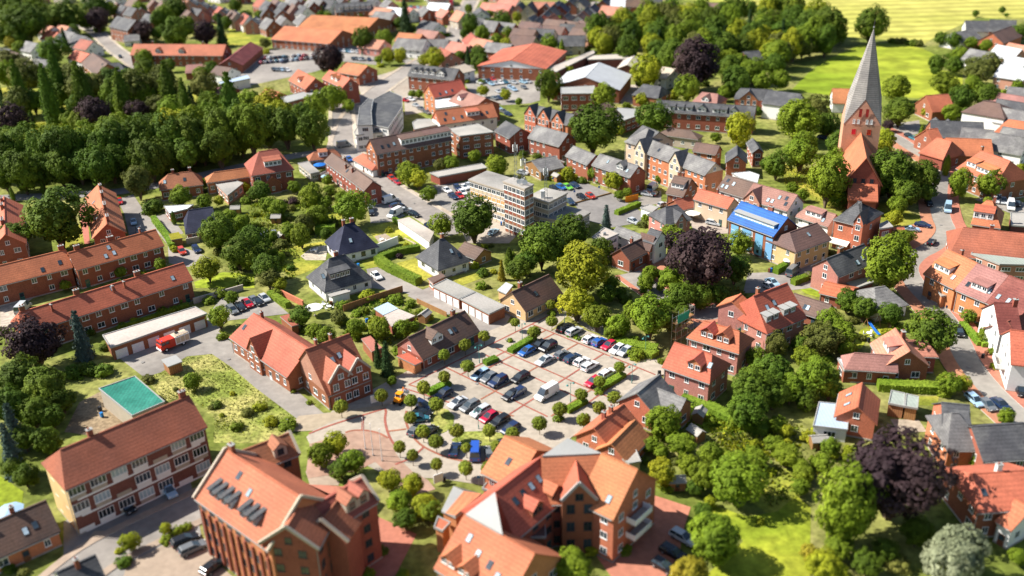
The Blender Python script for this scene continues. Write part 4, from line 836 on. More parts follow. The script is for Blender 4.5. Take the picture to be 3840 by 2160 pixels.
{'o':(106.2,179.1),'a':172.9,'L':4.1,'W':12,'ze':6,'zr':10.5,'roof':'maroon','wall':'white_wall','feat':[['c',.05,.9]],'lab':'white house with maroon glazed roof and red flower boxes','id':'wm','lm':'white maroon-roofed house'},
{'o':(108.6,177.2),'a':-150.8,'L':6.8,'W':10,'ze':4,'zr':8,'roof':'maroon','wall':'white_wall','feat':[['f',.6,3,.3,1.2]],'lab':'low maroon-roofed wing of the white house at the right edge','of':'wm'},
{'o':(102.8,165.7),'a':162.4,'L':3.5,'W':13,'ze':6.5,'zr':11,'roof':'orange','wall':'white_wall','feat':[['b',1,3,0]],'lab':'orange-roofed white house with balconies at the right edge'},
{'o':(86.6,197.6),'a':-163,'L':9,'W':11,'ze':3,'zr':6,'roof':'grey','wall':'white_wall','hip':(3,3),'lab':'grey hip-roofed bungalow behind the garden trees','nm':'bungalow'},
{'o':(78.8,202.2),'a':-36.4,'L':6.6,'W':8,'ze':3.2,'zr':4.6,'roof':'red','wall':'brick','lab':'low brick outbuilding with plain red roof by the lawn','nm':'outbuilding','cat':'outbuilding'},
{'o':(69.5,193.2),'a':-43.9,'L':8.8,'W':6.6,'ze':3,'zr':5.6,'roof':'umber','wall':'brick','feat':[['s',.42,.4],['s',.5,.4]],'lab':'brown-roofed brick bungalow with a white double roof window','nm':'bungalow','lm':'brown bungalow'},
{'o':(37.2,164),'a':-39.3,'L':10.5,'W':9.4,'ze':6,'zr':9.7,'roof':'red','wall':'brick_pink','hip':(0,2.2),'feat':[['d',.6,3,.25,1.7,'brick_orange'],['s',.85,.6]],'lab':'red-tiled brick block nearest the car park with one gabled dormer','nm':'apartment_block','cat':'apartment block','lm':'near red block'},
{'o':(44.3,175.2),'a':-38.3,'L':12.2,'W':7.8,'ze':6,'zr':9,'roof':'red','wall':'brick_pink','hip':(2,2),'feat':[['d',.35,3,.25,1.6,'brick'],['d',.65,3,.25,1.6,'brick']],'lab':'middle red-tiled brick block with scaffolding at its back','nm':'apartment_block','cat':'apartment block','lm':'scaffolded block'},
{'o':(56.3,185.2),'a':33.4,'L':12.4,'W':12.8,'ze':6,'zr':12.1,'roof':'red','wall':'brick_pink','hip':(1.8,0),'feat':[['s',.3,.6],['s',.5,.65],['h',.16,1.5,.25,1.6,'zinc'],['h',.34,1.5,.25,1.6,'zinc'],['h',.6,1.5,.25,1.6,'zinc'],['h',.78,1.5,.25,1.6,'zinc'],['c',.3,.7]],'lab':'tall red-tiled brick block with a row of grey box dormers','nm':'apartment_block','cat':'apartment block','n':2,'id':'tr','lm':'tall red block'},
{'o':(49.9,186.4),'a':-128.5,'L':4.2,'W':7,'ze':7.8,'zr':10,'roof':'orange','wall':'brick_pink','lab':'orange-roofed stair wing on the tall red block','of':'tr'},
{'o':(29.1,153.9),'a':-40.4,'L':8.5,'W':5.9,'ze':4.2,'zr':6.5,'roof':'grey','wall':'brick_orange','feat':[['s',.3,.5]],'lab':'grey-roofed house with an orange gable beside the red block','id':'gh','lm':'grey cross-gabled house'},
{'o':(25.9,155.2),'a':-129.1,'L':8,'W':9,'ze':4,'zr':7.6,'roof':'grey','wall':'brick_orange','of':'gh'},
{'o':(17.3,146),'a':50.6,'L':9.5,'W':9,'ze':3,'zr':6.6,'roof':'orange','wall':'brick_orange','feat':[['c',.65,.6],['c',.4,.6]],'lab':'small orange-roofed house with dark chimneys by the clipped trees'},
{'o':(19.5,142.2),'a':54.5,'L':8.6,'W':7,'ze':2.8,'zr':5.6,'roof':'orange','wall':'brick_orange','lab':'low orange-roofed shed in front of the small orange house','nm':'shed','cat':'shed'},
{'o':(80.7,169.4),'a':-94.2,'L':9.4,'W':9.4,'ze':4,'zr':7.7,'roof':'salmon','wall':'brick','feat':[['c',.35,1],['f',.5,3.5,.35,1.5]],'lab':'pink-tiled house with its big gable to the viewer and a brick chimney','nm':'gabled_house','id':'pk','lm':'pink-tiled house'},
{'o':(73.4,167.1),'a':-10.8,'L':10.2,'W':5.7,'ze':3.4,'zr':5.8,'roof':'pinkbrown','wall':'brick','hip':(2,0),'of':'pk'},
{'o':(85.1,171),'a':-8.4,'L':7,'W':5.8,'ze':4.2,'zr':6.4,'roof':'salmon','wall':'brick','hip':(0,2),'feat':[['c',.05,.6]],'of':'pk'},
{'o':(65.3,150.2),'a':-113.8,'L':8.8,'W':7.7,'ze':3.8,'zr':6.9,'roof':'orange','wall':'brick_orange','feat':[['s',.3,.5],['s',.7,.5]],'lab':'small orange-tiled house with a half gable behind the copper beech','nm':'gabled_house','lm':'small orange house'},
{'o':(79.4,142.1),'a':-14.4,'L':4.2,'W':13,'ze':5.2,'zr':9.6,'roof':'slate','wall':'brick_orange','feat':[['s',.3,.6],['s',.55,.45],['f',.6,3,.35,1.4]],'lab':'grey-roofed brick house with skylights by the lower right street','id':'gc','lm':'grey-roofed corner house'},
{'o':(79,139.1),'a':-3.5,'L':7.2,'W':11,'ze':5.4,'zr':9.6,'roof':'grey','wall':'brick_orange','hip':(2,4),'of':'gc'},
{'o':(84.2,136),'a':3,'L':8.9,'W':11,'ze':5.4,'zr':9,'roof':'slate','wall':'brick','lab':'dark grey long wing right of the grey-hipped wing'},
{'o':(78,123.3),'a':3.7,'L':11.4,'W':12,'ze':5.6,'zr':8.6,'roof':'orange','wall':'brick','hip':(2,0),'feat':[['c',.55,.9],['s',.2,.5]],'lab':'orange-roofed house with a white chimney at the right edge','cm':'white_wall','lm':'chimneyed orange house'},
{'o':(80,117.7),'a':-59.5,'L':2.3,'W':9,'ze':4.2,'zr':6.6,'roof':'orange','wall':'white_wall','lab':'white and green shop house at the right edge'},
{'o':(-68.4,136.5),'a':43.4,'L':25,'W':10.8,'ze':9.8,'zr':14.1,'roof':'rust','wall':'brick_dark','hip':(2.2,0),'feat':[['c',.3,.9],['c',.97,1.2]],'lab':'three-storey office block with rust hipped roof and white window bands','n':3,'ww':1,'emat':'ochre','nm':'office_block','cat':'office block','gmat':'ochre','lm':'rust-roofed office block'},
{'o':(-82.5,121.8),'a':40.5,'L':10.7,'W':9.3,'ze':3.2,'zr':6.9,'roof':'brown','wall':'brick_orange','feat':[['c',.55,.7],['s',.75,.45],['s',.6,.4],['c',.1,.7]],'lab':'dark-roofed brick bungalow beneath the office block at lower left','nm':'bungalow','lm':'lower-left bungalow'},
{'o':(-65.9,108.3),'a':-140.8,'L':5.1,'W':12,'ze':4,'zr':8.4,'roof':'slate','wall':'white_wall','feat':[['c',.5,.6]],'lab':'grey-roofed house cut off by the bottom edge of the photo'},
{'o':(-51.3,180.2),'a':-47.6,'L':24.6,'W':11.6,'ze':4.2,'zr':8.9,'roof':'orange','wall':'brick','hip':(2,0),'feat':[['y',.46,5.2,.6,8.4,4.8],['c',.2,.5],['s',.1,.5]],'lab':'long orange-tiled brick hall with a cross gable and clipped bushes','nm':'hall','cat':'hall','lm':'long brick hall'},
{'o':(-38.3,169.4),'a':38,'L':9.7,'W':15.3,'ze':3.6,'zr':11.2,'roof':'rust','wall':'brick','feat':[['y',.32,5.2,.5,9.2,6.2,'concrete'],['y',.76,5.2,.5,9.2,6.2,'concrete'],['s',.42,.62],['s',.6,.66],['c',.25,.5],['c',.6,.5]],'lab':'gabled brick hall with twin coped bays facing the square','nm':'hall','cat':'hall','n':1,'lm':'twin-bayed hall','gmat':'brick_pink'},  # paler gable brick stands in for the sunlit end of the hall
{'o':(-16.9,184.2),'a':45.1,'L':16.5,'W':9.5,'ze':3,'zr':6.8,'roof':'brown','wall':'brick','feat':[['d',.33,3.4,.35,1.5],['c',.82,1],['s',.6,.5],['s',.68,.5]],'lab':'brown-tiled brick house with chimney and dormer facing the car park','gmat':'brick_pink','nm':'brick_house','lm':'brown-tiled house'},  # gable in lighter brick, its sunlit tone put into the colour
{'o':(4.5,203.7),'a':44.9,'L':12.6,'W':9.3,'ze':3,'zr':6.8,'roof':'brown','wall':'ochre','feat':[['c',.25,.9],['s',.45,.5]],'lab':'ochre house with dark brown roof at the corner of the car park','lm':'ochre corner house'},
{'o':(-39.2,117.6),'a':-41.2,'L':19.1,'W':13.6,'ze':11.5,'zr':17,'roof':'orange','wall':'brick_orange','feat':[['g',.15,.85,.2,1.3,'glass_pale'],['g',.23,.85,.2,1.3,'glass_pale'],['g',.32,.85,.2,1.3,'glass_pale'],['g',.41,.85,.2,1.3,'glass_pale'],['g',.57,.85,.2,1.3,'glass_pale'],['g',.66,.85,.2,1.3,'glass_pale'],['g',.74,.85,.2,1.3,'glass_pale'],['w',0,'beige'],['w',1,'beige'],['v',.5,9,9.5],['s',.5,.6],['s',.3,.75],['c',.05,1]],'lab':'four-storey brick mill block with glass dormers on its orange roof','n':4,'nm':'mill_block','cat':'apartment block','fr':'frame_dark','dens':2.2,'id':'mill','lm':'brick mill block'},
{'o':(-27.3,116.1),'a':45.7,'L':8.6,'W':7.2,'ze':11.5,'zr':14.3,'roof':'rust','wall':'brick','feat':[['d',.5,2.2,.2,1.9,'beige'],['d',.75,2.2,.2,1.9,'beige'],['w',1,'beige']],'lab':'right wing of the brick mill block with two pale dormers','n':4,'of':'mill','fr':'frame_dark'},
{'o':(-43,129.2),'a':34.7,'L':11.3,'W':6.6,'ze':11.5,'zr':14.1,'roof':'rust','wall':'brick','feat':[['d',.75,2.2,.2,1.9,'beige'],['w',1,'beige']],'lab':'rear wing of the brick mill block beside the weedy plot','n':4,'of':'mill','fr':'frame_dark'},
{'o':(-32.8,109.6),'a':79.3,'L':6.5,'W':9,'ze':12,'zr':15.5,'roof':'rust','wall':'brick','feat':[['w',0,'beige']],'lab':'gabled front wing of the brick mill block over the round stair window','n':4,'of':'mill','fr':'frame_dark'},
{'o':(-28.4,112.2),'a':-107.8,'L':4.5,'W':8,'ze':10.5,'zr':13.6,'roof':'rust','wall':'brick','feat':[['w',1,'beige']],'lab':'narrow coped gable of the brick mill block above a courtyard','n':3,'of':'mill','fr':'frame_dark'},
{'o':(-3,108.4),'a':-41.7,'L':13.3,'W':14.3,'ze':6,'zr':11.7,'roof':'orange','wall':'brick_orange','feat':[['d',.14,2.9,.14,1.3,'brick_orange'],['d',.4,2.9,.14,1.3,'brick_orange'],['s',.2,.7],['s',.4,.55],['s',.6,.5],['s',.75,.4]],'lab':'large orange-roofed apartment complex with triangular dormers, grey metal facets and corner balconies','id':'cx','nm':'apartment_complex','cat':'apartment block','lm':'large orange complex'},
{'o':(-.3,119.3),'a':49.6,'L':13.9,'W':11.2,'ze':8.5,'zr':13.6,'roof':'red','wall':'brick','hip':(2,0),'feat':[['s',.3,.6],['s',.45,.62],['s',.6,.64],['s',.75,.66],['d',.45,2.6,.12,1.6,'brick'],['d',.8,2.6,.12,1.6,'brick']],'lab':'middle wing of the large orange complex with a row of blue roof windows','n':3,'of':'cx','fac':[('zinc','metal_hip',[(-7.99,112.61,11.9),(-3.5,115.22,13.85),(-2.42,107.7,11.9)]),('zinc','metal_roof',[(4.07,123.4,14.35),(13.7,123.62,14.35),(8.45,128.13,14.35)])],'fr':'frame_dark'},
{'o':(8.9,123.7),'a':.4,'L':9.5,'W':11.7,'ze':9,'zr':14.2,'roof':'red','wall':'brick','feat':[['y',.56,5.4,1.6,13.6,10.4,'zinc']],'lab':'camera-facing wing of the large orange complex with a tall glazed bay','n':3,'of':'cx','fr':'frame_dark'},
{'o':(16.1,120.8),'a':-41.4,'L':6.4,'W':12.8,'ze':9,'zr':14.8,'roof':'orange','wall':'brick_orange','feat':[['b',1,3,0],['b',1,6,0],['s',.7,.3]],'lab':'right wing of the large orange complex with corner balconies','n':3,'of':'cx'},
{'o':(.7,131.9),'a':-40.8,'L':6.6,'W':13,'ze':7,'zr':11,'roof':'orange','wall':'brick_orange','feat':[['s',.5,.5]],'lab':'orange-tiled rear block of the complex with a white roof window','of':'cx'},
{'o':(-106.9,535.5),'a':-27.2,'L':39.8,'W':26,'ze':5,'zr':10,'roof':'orange','wall':'brick','lab':'very large supermarket with stepped bright orange roofs','nm':'supermarket','cat':'supermarket','id':'sm','lm':'orange supermarket'},
{'o':(-93.6,565.3),'a':-21.6,'L':44.5,'W':44,'ze':5,'zr':11,'roof':'orange','wall':'brick','feat':[['c',.7,.8]],'lab':'large rear part of the orange-roofed supermarket','of':'sm'},
{'o':(-95.8,616.8),'a':12.3,'L':23.2,'W':14,'ze':6.5,'zr':11,'roof':'slate','wall':'brick','feat':[['f',.15,2.5,.2,1.6],['f',.3,2.5,.2,1.6],['f',.45,2.5,.2,1.6],['f',.6,2.5,.2,1.6],['f',.75,2.5,.2,1.6],['f',.9,2.5,.2,1.6]],'lab':'grey-roofed brick block with many white dormers behind the supermarket'},
{'o':(-48.7,501.6),'a':-26.1,'L':17.8,'W':13,'ze':4.5,'zr':9,'roof':'grey','wall':'white_wall','lab':'white house with grey roof beside two bright lime trees','lm':'white grey-roofed house'},
{'o':(-89.7,423.1),'a':-59.3,'L':21.7,'W':10.7,'ze':5.5,'zr':9.8,'roof':'red','wall':'brick','feat':[['d',.5,2.5,.25,1.4]],'lab':'red-tiled brick shop house, left of a pair above the flat grey roof','nm':'shop_house','lm':'left shop house'},
{'o':(-73.1,413.1),'a':-57.2,'L':21.7,'W':8.3,'ze':8,'zr':11.4,'roof':'orange','wall':'brick','feat':[['d',.4,2.4,.3,1.5],['d',.6,2.4,.3,1.5]],'lab':'tall orange-tiled brick house, right of a pair above the flat roof','nm':'brick_house','n':3,'lm':'tall orange house'},
{'o':(-70.6,446.5),'a':-38,'L':14.7,'W':13,'ze':5,'zr':8.5,'roof':'orange','wall':'brick','lab':'orange-roofed house just right of the dark purple tree'},
{'o':(-102.7,411.1),'a':132.8,'L':11,'W':9,'ze':3,'zr':5.5,'roof':'orange','wall':'brick_orange','lab':'little orange-roofed hut left of the flat grey hall','nm':'hut','cat':'hut'},
{'o':(-31.7,426.1),'a':-28.7,'L':24.4,'W':10.2,'ze':6.5,'zr':10.6,'roof':'slate','wall':'brick','feat':[['d',.12,2.6,.25,1.5],['d',.25,2.6,.25,1.5],['d',.38,2.6,.25,1.5],['d',.51,2.6,.25,1.5],['d',.7,4,.2,1.8]],'lab':'long grey-roofed hotel with white dormers above the plaza','nm':'hotel','cat':'hotel','lm':'grey hotel'},
{'o':(-22,443.8),'a':46.5,'L':7.6,'W':14,'ze':5,'zr':7,'roof':'beige','wall':'white_wall','lab':'white box building with beige roof behind the hotel'},
{'o':(-25.6,388.6),'a':30.3,'L':14.9,'W':10.6,'ze':8,'zr':12.3,'roof':'red','wall':'brick_orange','feat':[['s',.2,.2],['s',.4,.25],['s',.6,.3]],'lab':'tall red-tiled brick house with an orange gable beside the plaza','n':3,'nm':'brick_house','lm':'tall red house'},
{'o':(-13.2,374.5),'a':-55.2,'L':17.1,'W':14,'ze':7,'zr':10.5,'roof':'pinkbrown','wall':'brick','feat':[['d',.3,2.5,.3,1.4]],'lab':'brown-roofed wing right of the tall red house'},
{'o':(-16.2,350.4),'a':22.3,'L':22.8,'W':10.3,'ze':7.5,'zr':11.7,'roof':'orange','wall':'white_wall','feat':[['s',.1,.3],['s',.25,.3],['s',.4,.35],['f',.6,5,.3,1.6],['s',.85,.4],['s',.75,.3],['s',.15,.7],['s',.5,.75]],'lab':'long bright orange-roofed block with many roof windows','nm':'apartment_block','cat':'apartment block','gmat':'brick_orange','lm':'bright orange block'},
{'o':(8.7,459.5),'a':72.3,'L':39.7,'W':34,'ze':6,'zr':9.5,'roof':'orange','wall':'brick','lab':'market hall with a broad bright orange roof and white gable','nm':'market_hall','cat':'market hall','gmat':'white_wall','lm':'orange market hall'},
{'o':(38,409.7),'a':-107.5,'L':28.2,'W':30,'ze':6,'zr':11,'roof':'metal_light','wall':'brick','lab':'workshop hall with broad light grey metal roof','nm':'workshop_hall','cat':'workshop','lm':'light grey hall'},
{'o':(17.4,348.8),'a':-47.4,'L':22.1,'W':7.7,'ze':7,'zr':10.2,'roof':'slate','wall':'brick_orange','feat':[['y',.12,6,.6,11,7.4],['y',.45,6,.6,11,7.4],['y',.78,6,.6,11,7.4]],'lab':'brick row with three dark gables behind the big round tree','nm':'row_house','lm':'three-gabled row'},
{'o':(32.3,352.7),'a':41.7,'L':19.1,'W':14,'ze':6,'zr':9.5,'roof':'umber','wall':'brick','lab':'grey-brown long roof behind the big round tree'},
{'o':(75.9,351.4),'a':-21.3,'L':37.2,'W':8.4,'ze':6.8,'zr':10.2,'roof':'slate','wall':'brick','feat':[['f',.17,2.4,.2,1.4],['f',.26,2.4,.2,1.4],['f',.35,2.4,.2,1.4],['d',.48,3.2,.2,1.5],['f',.62,2.4,.2,1.4],['f',.7,2.4,.2,1.4],['d',.8,3,.2,1.4]],'lab':'long dormered brick row in front of the purple beech','nm':'row_house','dens':3.4,'lm':'long dormered row'},
{'o':(15.8,323.1),'a':-48.2,'L':15.5,'W':9.1,'ze':6.2,'zr':9.9,'roof':'grey','wall':'brick','feat':[['c',.3,.8],['c',.75,.8]],'lab':'brick house with mottled grey roof and two chimneys','lm':'mottled grey house'},
{'o':(2.2,333.7),'a':-62.9,'L':11.6,'W':10,'ze':6,'zr':9,'roof':'slate','wall':'brick','lab':'dark slate-roofed house left of the mottled grey house'},
{'o':(63,331.2),'a':-31.8,'L':15.9,'W':5.3,'ze':4,'zr':6.2,'roof':'umber','wall':'beige','hip':(4,4),'lab':'low house with brown hipped roof below the dormered row'},
{'o':(48.8,309.8),'a':117.9,'L':9.1,'W':13,'ze':9,'zr':13,'roof':'slate','wall':'cream','lab':'peaked grey roof rising behind the grey apartment complex'},
{'o':(99.5,372.6),'a':-18.2,'L':14.4,'W':8.6,'ze':6.5,'zr':9.8,'roof':'slate','wall':'brick_orange','hip':(2,0),'feat':[['y',.4,7,.8,9.8,6.6]],'lab':'grey-roofed brick house with a wide gable bay near the meadow'},
{'o':(61,388.3),'a':142.6,'L':12.5,'W':12,'ze':5,'zr':8.5,'roof':'slate','wall':'brick','hip':(2,2),'lab':'dark-roofed house between bright garden trees'},
{'o':(73.2,419.8),'a':-45,'L':6.5,'W':14,'ze':5,'zr':8.5,'roof':'beige','wall':'white_wall','lab':'beige-roofed house left of the giant purple beech'},
{'o':(82.3,374),'a':-34,'L':11,'W':12,'ze':5,'zr':8.2,'roof':'pinkbrown','wall':'beige','hip':(2,2),'feat':[['d',.5,3,.2,1.4]],'lab':'beige house with pinkish roof behind the dormered row'},
{'o':(118.4,454.3),'a':-163,'L':8.1,'W':12,'ze':4,'zr':7.5,'roof':'slate','wall':'brick','lab':'dark roof tucked among the trees of the wood'},
{'o':(59.8,448.9),'a':73.2,'L':19.8,'W':10,'ze':4,'zr':6,'roof':'concrete','wall':'brick_dark','lab':'pale shed at the foot of the tall wood','nm':'shed','cat':'shed'},
{'o':(109.9,365.2),'a':144,'L':12.9,'W':13,'ze':6,'zr':10,'roof':'slate','wall':'white_wall','lab':'long grey-roofed house left of the spire'},
{'o':(135.8,373.7),'a':166.9,'L':7.5,'W':13,'ze':4,'zr':8.5,'roof':'orange','wall':'white_wall','lab':'orange-roofed house directly left of the spire'},
{'o':(251.1,506),'a':163.5,'L':11.6,'W':15,'ze':4.5,'zr':9,'roof':'slate','wall':'white_wall','lab':'farm barn with a grey roof at the edge of the meadow','nm':'barn','cat':'barn','lm':'meadow farm'},
{'o':(262,500.7),'a':156.9,'L':12.2,'W':15,'ze':5,'zr':10,'roof':'slate','wall':'brick','lab':'dark long barn right in the meadow farm','nm':'barn','cat':'barn'},
{'o':(234,485.3),'a':-149.4,'L':16.8,'W':13,'ze':4,'zr':8,'roof':'grey','wall':'white_wall','lab':'pale farm house with grey roof in front of the barns'},
{'o':(252.1,481.2),'a':-137.1,'L':23.8,'W':13,'ze':4.5,'zr':9,'roof':'umber','wall':'brick_orange','lab':'brown-roofed brick farm house at the meadow farm'},
{'o':(167.2,358.1),'a':-172,'L':9.1,'W':13,'ze':4,'zr':9,'roof':'orange','wall':'brick','feat':[['f',.4,4,.2,1.6]],'lab':'orange-roofed cottage with a white dormer right of the spire','lm':'spire-side cottage'},
{'o':(180.3,341.4),'a':134.5,'L':15.7,'W':14,'ze':6.5,'zr':10,'roof':'umber','wall':'white_wall','hip':(5,5),'feat':[['f',.6,3,.3,1.4]],'lab':'white villa with brown hipped roof at the far right','lm':'white villa'},
{'o':(158.7,321.4),'a':165.3,'L':16.9,'W':15,'ze':4.5,'zr':9,'roof':'slate','wall':'brick','feat':[['d',.85,4,.2,1.6,'brick'],['d',.6,3,.2,1.5,'brick']],'lab':'long grey-roofed house along the upper right street'},
{'o':(162.6,313.4),'a':152,'L':9.7,'W':14,'ze':4.5,'zr':8.5,'roof':'grey','wall':'brick','lab':'grey-roofed wing behind the orange street house'},
{'o':(147.3,314.9),'a':-167.6,'L':3.9,'W':12,'ze':4,'zr':8.5,'roof':'orange','wall':'brick','lab':'orange-gabled house at the bend of the upper right street'},
{'o':(155.3,304.2),'a':167.1,'L':13.7,'W':14,'ze':4,'zr':8,'roof':'orange','wall':'brick','lab':'wide orange roof beside the big orange villa'},
{'o':(178.8,320.7),'a':141.2,'L':10,'W':14,'ze':5,'zr':9,'roof':'orange','wall':'brick_orange','hip':(0,3),'lab':'orange-roofed brick house on the far right edge'},
{'o':(200.5,361.5),'a':144.7,'L':6.7,'W':14,'ze':6,'zr':10,'roof':'grey','wall':'brick_pink','lab':'pink brick house with grey roof at the far right edge'},
{'o':(217.7,398.3),'a':-47.4,'L':11.8,'W':13,'ze':5.5,'zr':9.5,'roof':'metal_light','wall':'brick_pink','lab':'pink house with pale shining roof at the far right edge'},
{'o':(230.3,419.2),'a':116.3,'L':10,'W':13,'ze':5,'zr':8.5,'roof':'metal_light','wall':'white_wall','lab':'white house with shining pale roof above the pink house'},
{'o':(-162.7,653.9),'a':-56.5,'L':13,'W':10,'ze':4.5,'zr':9.5,'roof':'rust','wall':'brick'},
{'o':(-153.4,656.4),'a':-59.2,'L':11,'W':10,'ze':4.5,'zr':8.5,'roof':'umber','wall':'white_wall'},
{'o':(-142.4,654.4),'a':-57.9,'L':15,'W':10,'ze':4.5,'zr':8.5,'roof':'rust','wall':'beige'},
{'o':(-128.4,650.7),'a':-60.7,'L':11,'W':10,'ze':4.5,'zr':8.5,'roof':'rust','wall':'brick_pink'},
{'o':(-120.9,652.7),'a':-64.3,'L':11,'W':10,'ze':4.5,'zr':9.5,'roof':'slate','wall':'beige'},
{'o':(-108.1,650.6),'a':-65.2,'L':13,'W':10,'ze':4.5,'zr':9.5,'roof':'slate','wall':'brick_pink'},
{'o':(-97.5,648),'a':-59.7,'L':11,'W':10,'ze':4.5,'zr':9.5,'roof':'slate','wall':'brick'},
{'o':(-86.9,649.7),'a':-63.8,'L':11,'W':10,'ze':4.5,'zr':9.5,'roof':'slate','wall':'white_wall'},
{'o':(-75.6,639),'a':-61.8,'L':11,'W':10,'ze':4.5,'zr':8.5,'roof':'grey','wall':'brick_pink'},
{'o':(-59.1,606.2),'a':-62.5,'L':11,'W':10,'ze':4.5,'zr':8.5,'roof':'salmon','wall':'white_wall'},
{'o':(-48.7,603.1),'a':-67.3,'L':13,'W':10,'ze':4.5,'zr':8.5,'roof':'grey','wall':'brick'},
{'o':(-36.6,595.4),'a':-63,'L':13,'W':10,'ze':4.5,'zr':8.5,'roof':'salmon','wall':'brick'},
{'o':(-26.3,579.8),'a':-60.5,'L':11,'W':10,'ze':4.5,'zr':9.5,'roof':'salmon','wall':'beige'},
{'o':(-151.7,620.1),'a':-71,'L':13,'W':10,'ze':4.5,'zr':9.5,'roof':'slate','wall':'brick'},
{'o':(-142.6,617.6),'a':-69.2,'L':15,'W':10,'ze':4.5,'zr':8.5,'roof':'slate','wall':'brick'},
{'o':(-135.5,625.4),'a':-68.9,'L':13,'W':10,'ze':4.5,'zr':9.5,'roof':'umber','wall':'brick_pink'},
{'o':(-15.4,556.9),'a':-40.2,'L':11,'W':10,'ze':4.5,'zr':9.5,'roof':'slate','wall':'beige'},
{'o':(-7.5,545.5),'a':-37.9,'L':11,'W':10,'ze':4.5,'zr':9.5,'roof':'grey','wall':'brick'},
{'o':(.5,544.4),'a':-40.4,'L':15,'W':10,'ze':4.5,'zr':8.5,'roof':'grey','wall':'brick'},
{'o':(10.2,604.3),'a':75.2,'L':11,'W':10,'ze':4.5,'zr':9.5,'roof':'slate','wall':'brick_pink'},
{'o':(16.4,604.7),'a':77.2,'L':15,'W':10,'ze':4.5,'zr':9.5,'roof':'slate','wall':'beige'},
{'o':(26.7,608),'a':76,'L':11,'W':10,'ze':4.5,'zr':8.5,'roof':'grey','wall':'brick'},
{'o':(33.5,606),'a':71.9,'L':11,'W':10,'ze':4.5,'zr':9.5,'roof':'grey','wall':'brick'},
{'o':(43.2,617.8),'a':73.6,'L':11,'W':10,'ze':4.5,'zr':8.5,'roof':'slate','wall':'brick'},
{'o':(15.9,557.5),'a':68,'L':11,'W':10,'ze':4.5,'zr':9.5,'roof':'grey','wall':'beige'},
{'o':(27.3,561.2),'a':70.3,'L':15,'W':10,'ze':4.5,'zr':8.5,'roof':'rust','wall':'brick_pink'},
{'o':(36.7,565.5),'a':73.4,'L':13,'W':10,'ze':4.5,'zr':8.5,'roof':'slate','wall':'brick_pink'},
{'o':(44.8,565.4),'a':73.2,'L':11,'W':10,'ze':4.5,'zr':8.5,'roof':'umber','wall':'white_wall'},
{'o':(20.3,522),'a':-25.3,'L':15,'W':10,'ze':4.5,'zr':8.5,'roof':'slate','wall':'white_wall'},
{'o':(27.7,529),'a':-32.3,'L':13,'W':10,'ze':4.5,'zr':8.5,'roof':'umber','wall':'brick_pink'},
{'o':(38.2,532.3),'a':-27.3,'L':15,'W':10,'ze':4.5,'zr':8.5,'roof':'slate','wall':'brick_pink'},
{'o':(46.6,526.6),'a':-25.1,'L':15,'W':10,'ze':4.5,'zr':9.5,'roof':'umber','wall':'beige'},
{'o':(-363.4,723),'a':-40.5,'L':15,'W':10,'ze':4.5,'zr':8.5,'roof':'slate','wall':'brick_pink'},
{'o':(-346.2,727.3),'a':-36.1,'L':13,'W':10,'ze':4.5,'zr':9.5,'roof':'slate','wall':'brick_pink'},
{'o':(-329,730.3),'a':-37.2,'L':15,'W':10,'ze':4.5,'zr':8.5,'roof':'slate','wall':'beige'},
{'o':(-308,726.3),'a':-39.3,'L':13,'W':10,'ze':4.5,'zr':8.5,'roof':'salmon','wall':'beige'},
{'o':(-282.5,711.6),'a':-41.6,'L':11,'W':10,'ze':4.5,'zr':9.5,'roof':'grey','wall':'white_wall'},
{'o':(-270.3,723.8),'a':-40.9,'L':11,'W':10,'ze':4.5,'zr':8.5,'roof':'slate','wall':'brick'},
{'o':(-248,712.4),'a':-36.5,'L':13,'W':10,'ze':4.5,'zr':9.5,'roof':'salmon','wall':'beige'},
{'o':(-225.5,705.9),'a':-37.5,'L':15,'W':10,'ze':4.5,'zr':9.5,'roof':'slate','wall':'brick_pink'},
{'o':(-207.9,710.7),'a':-40.1,'L':15,'W':10,'ze':4.5,'zr':9.5,'roof':'rust','wall':'white_wall'},
{'o':(-188.7,700.7),'a':-46.8,'L':11,'W':10,'ze':4.5,'zr':9.5,'roof':'umber','wall':'brick'},
{'o':(-154.6,707.6),'a':-45.6,'L':11,'W':10,'ze':4.5,'zr':8.5,'roof':'salmon','wall':'brick_pink'},
{'o':(-132.4,707),'a':-41.9,'L':13,'W':10,'ze':4.5,'zr':8.5,'roof':'salmon','wall':'brick'},
{'o':(-112,702.6),'a':-47.9,'L':11,'W':10,'ze':4.5,'zr':9.5,'roof':'rust','wall':'brick_pink'},
{'o':(-92,706),'a':-46.7,'L':15,'W':10,'ze':4.5,'zr':8.5,'roof':'umber','wall':'brick'},
{'o':(-70.2,688.8),'a':-42.8,'L':11,'W':10,'ze':4.5,'zr':9.5,'roof':'umber','wall':'brick'},
{'o':(-48.1,685.5),'a':-47.4,'L':15,'W':10,'ze':4.5,'zr':9.5,'roof':'umber','wall':'white_wall'},
{'o':(-28.4,696.5),'a':-44.5,'L':15,'W':10,'ze':4.5,'zr':8.5,'roof':'grey','wall':'brick'},
{'o':(-7.1,677.7),'a':-42.2,'L':15,'W':10,'ze':4.5,'zr':9.5,'roof':'slate','wall':'brick_pink'},
{'o':(11.1,688.4),'a':-49.3,'L':15,'W':10,'ze':4.5,'zr':9.5,'roof':'slate','wall':'beige'},
{'o':(33,686.2),'a':-45,'L':13,'W':10,'ze':4.5,'zr':8.5,'roof':'grey','wall':'white_wall'},
{'o':(50.9,669.3),'a':-50,'L':15,'W':10,'ze':4.5,'zr':9.5,'roof':'umber','wall':'brick_pink'},
{'o':(71.5,676.5),'a':-49.9,'L':15,'W':10,'ze':4.5,'zr':8.5,'roof':'rust','wall':'white_wall'},
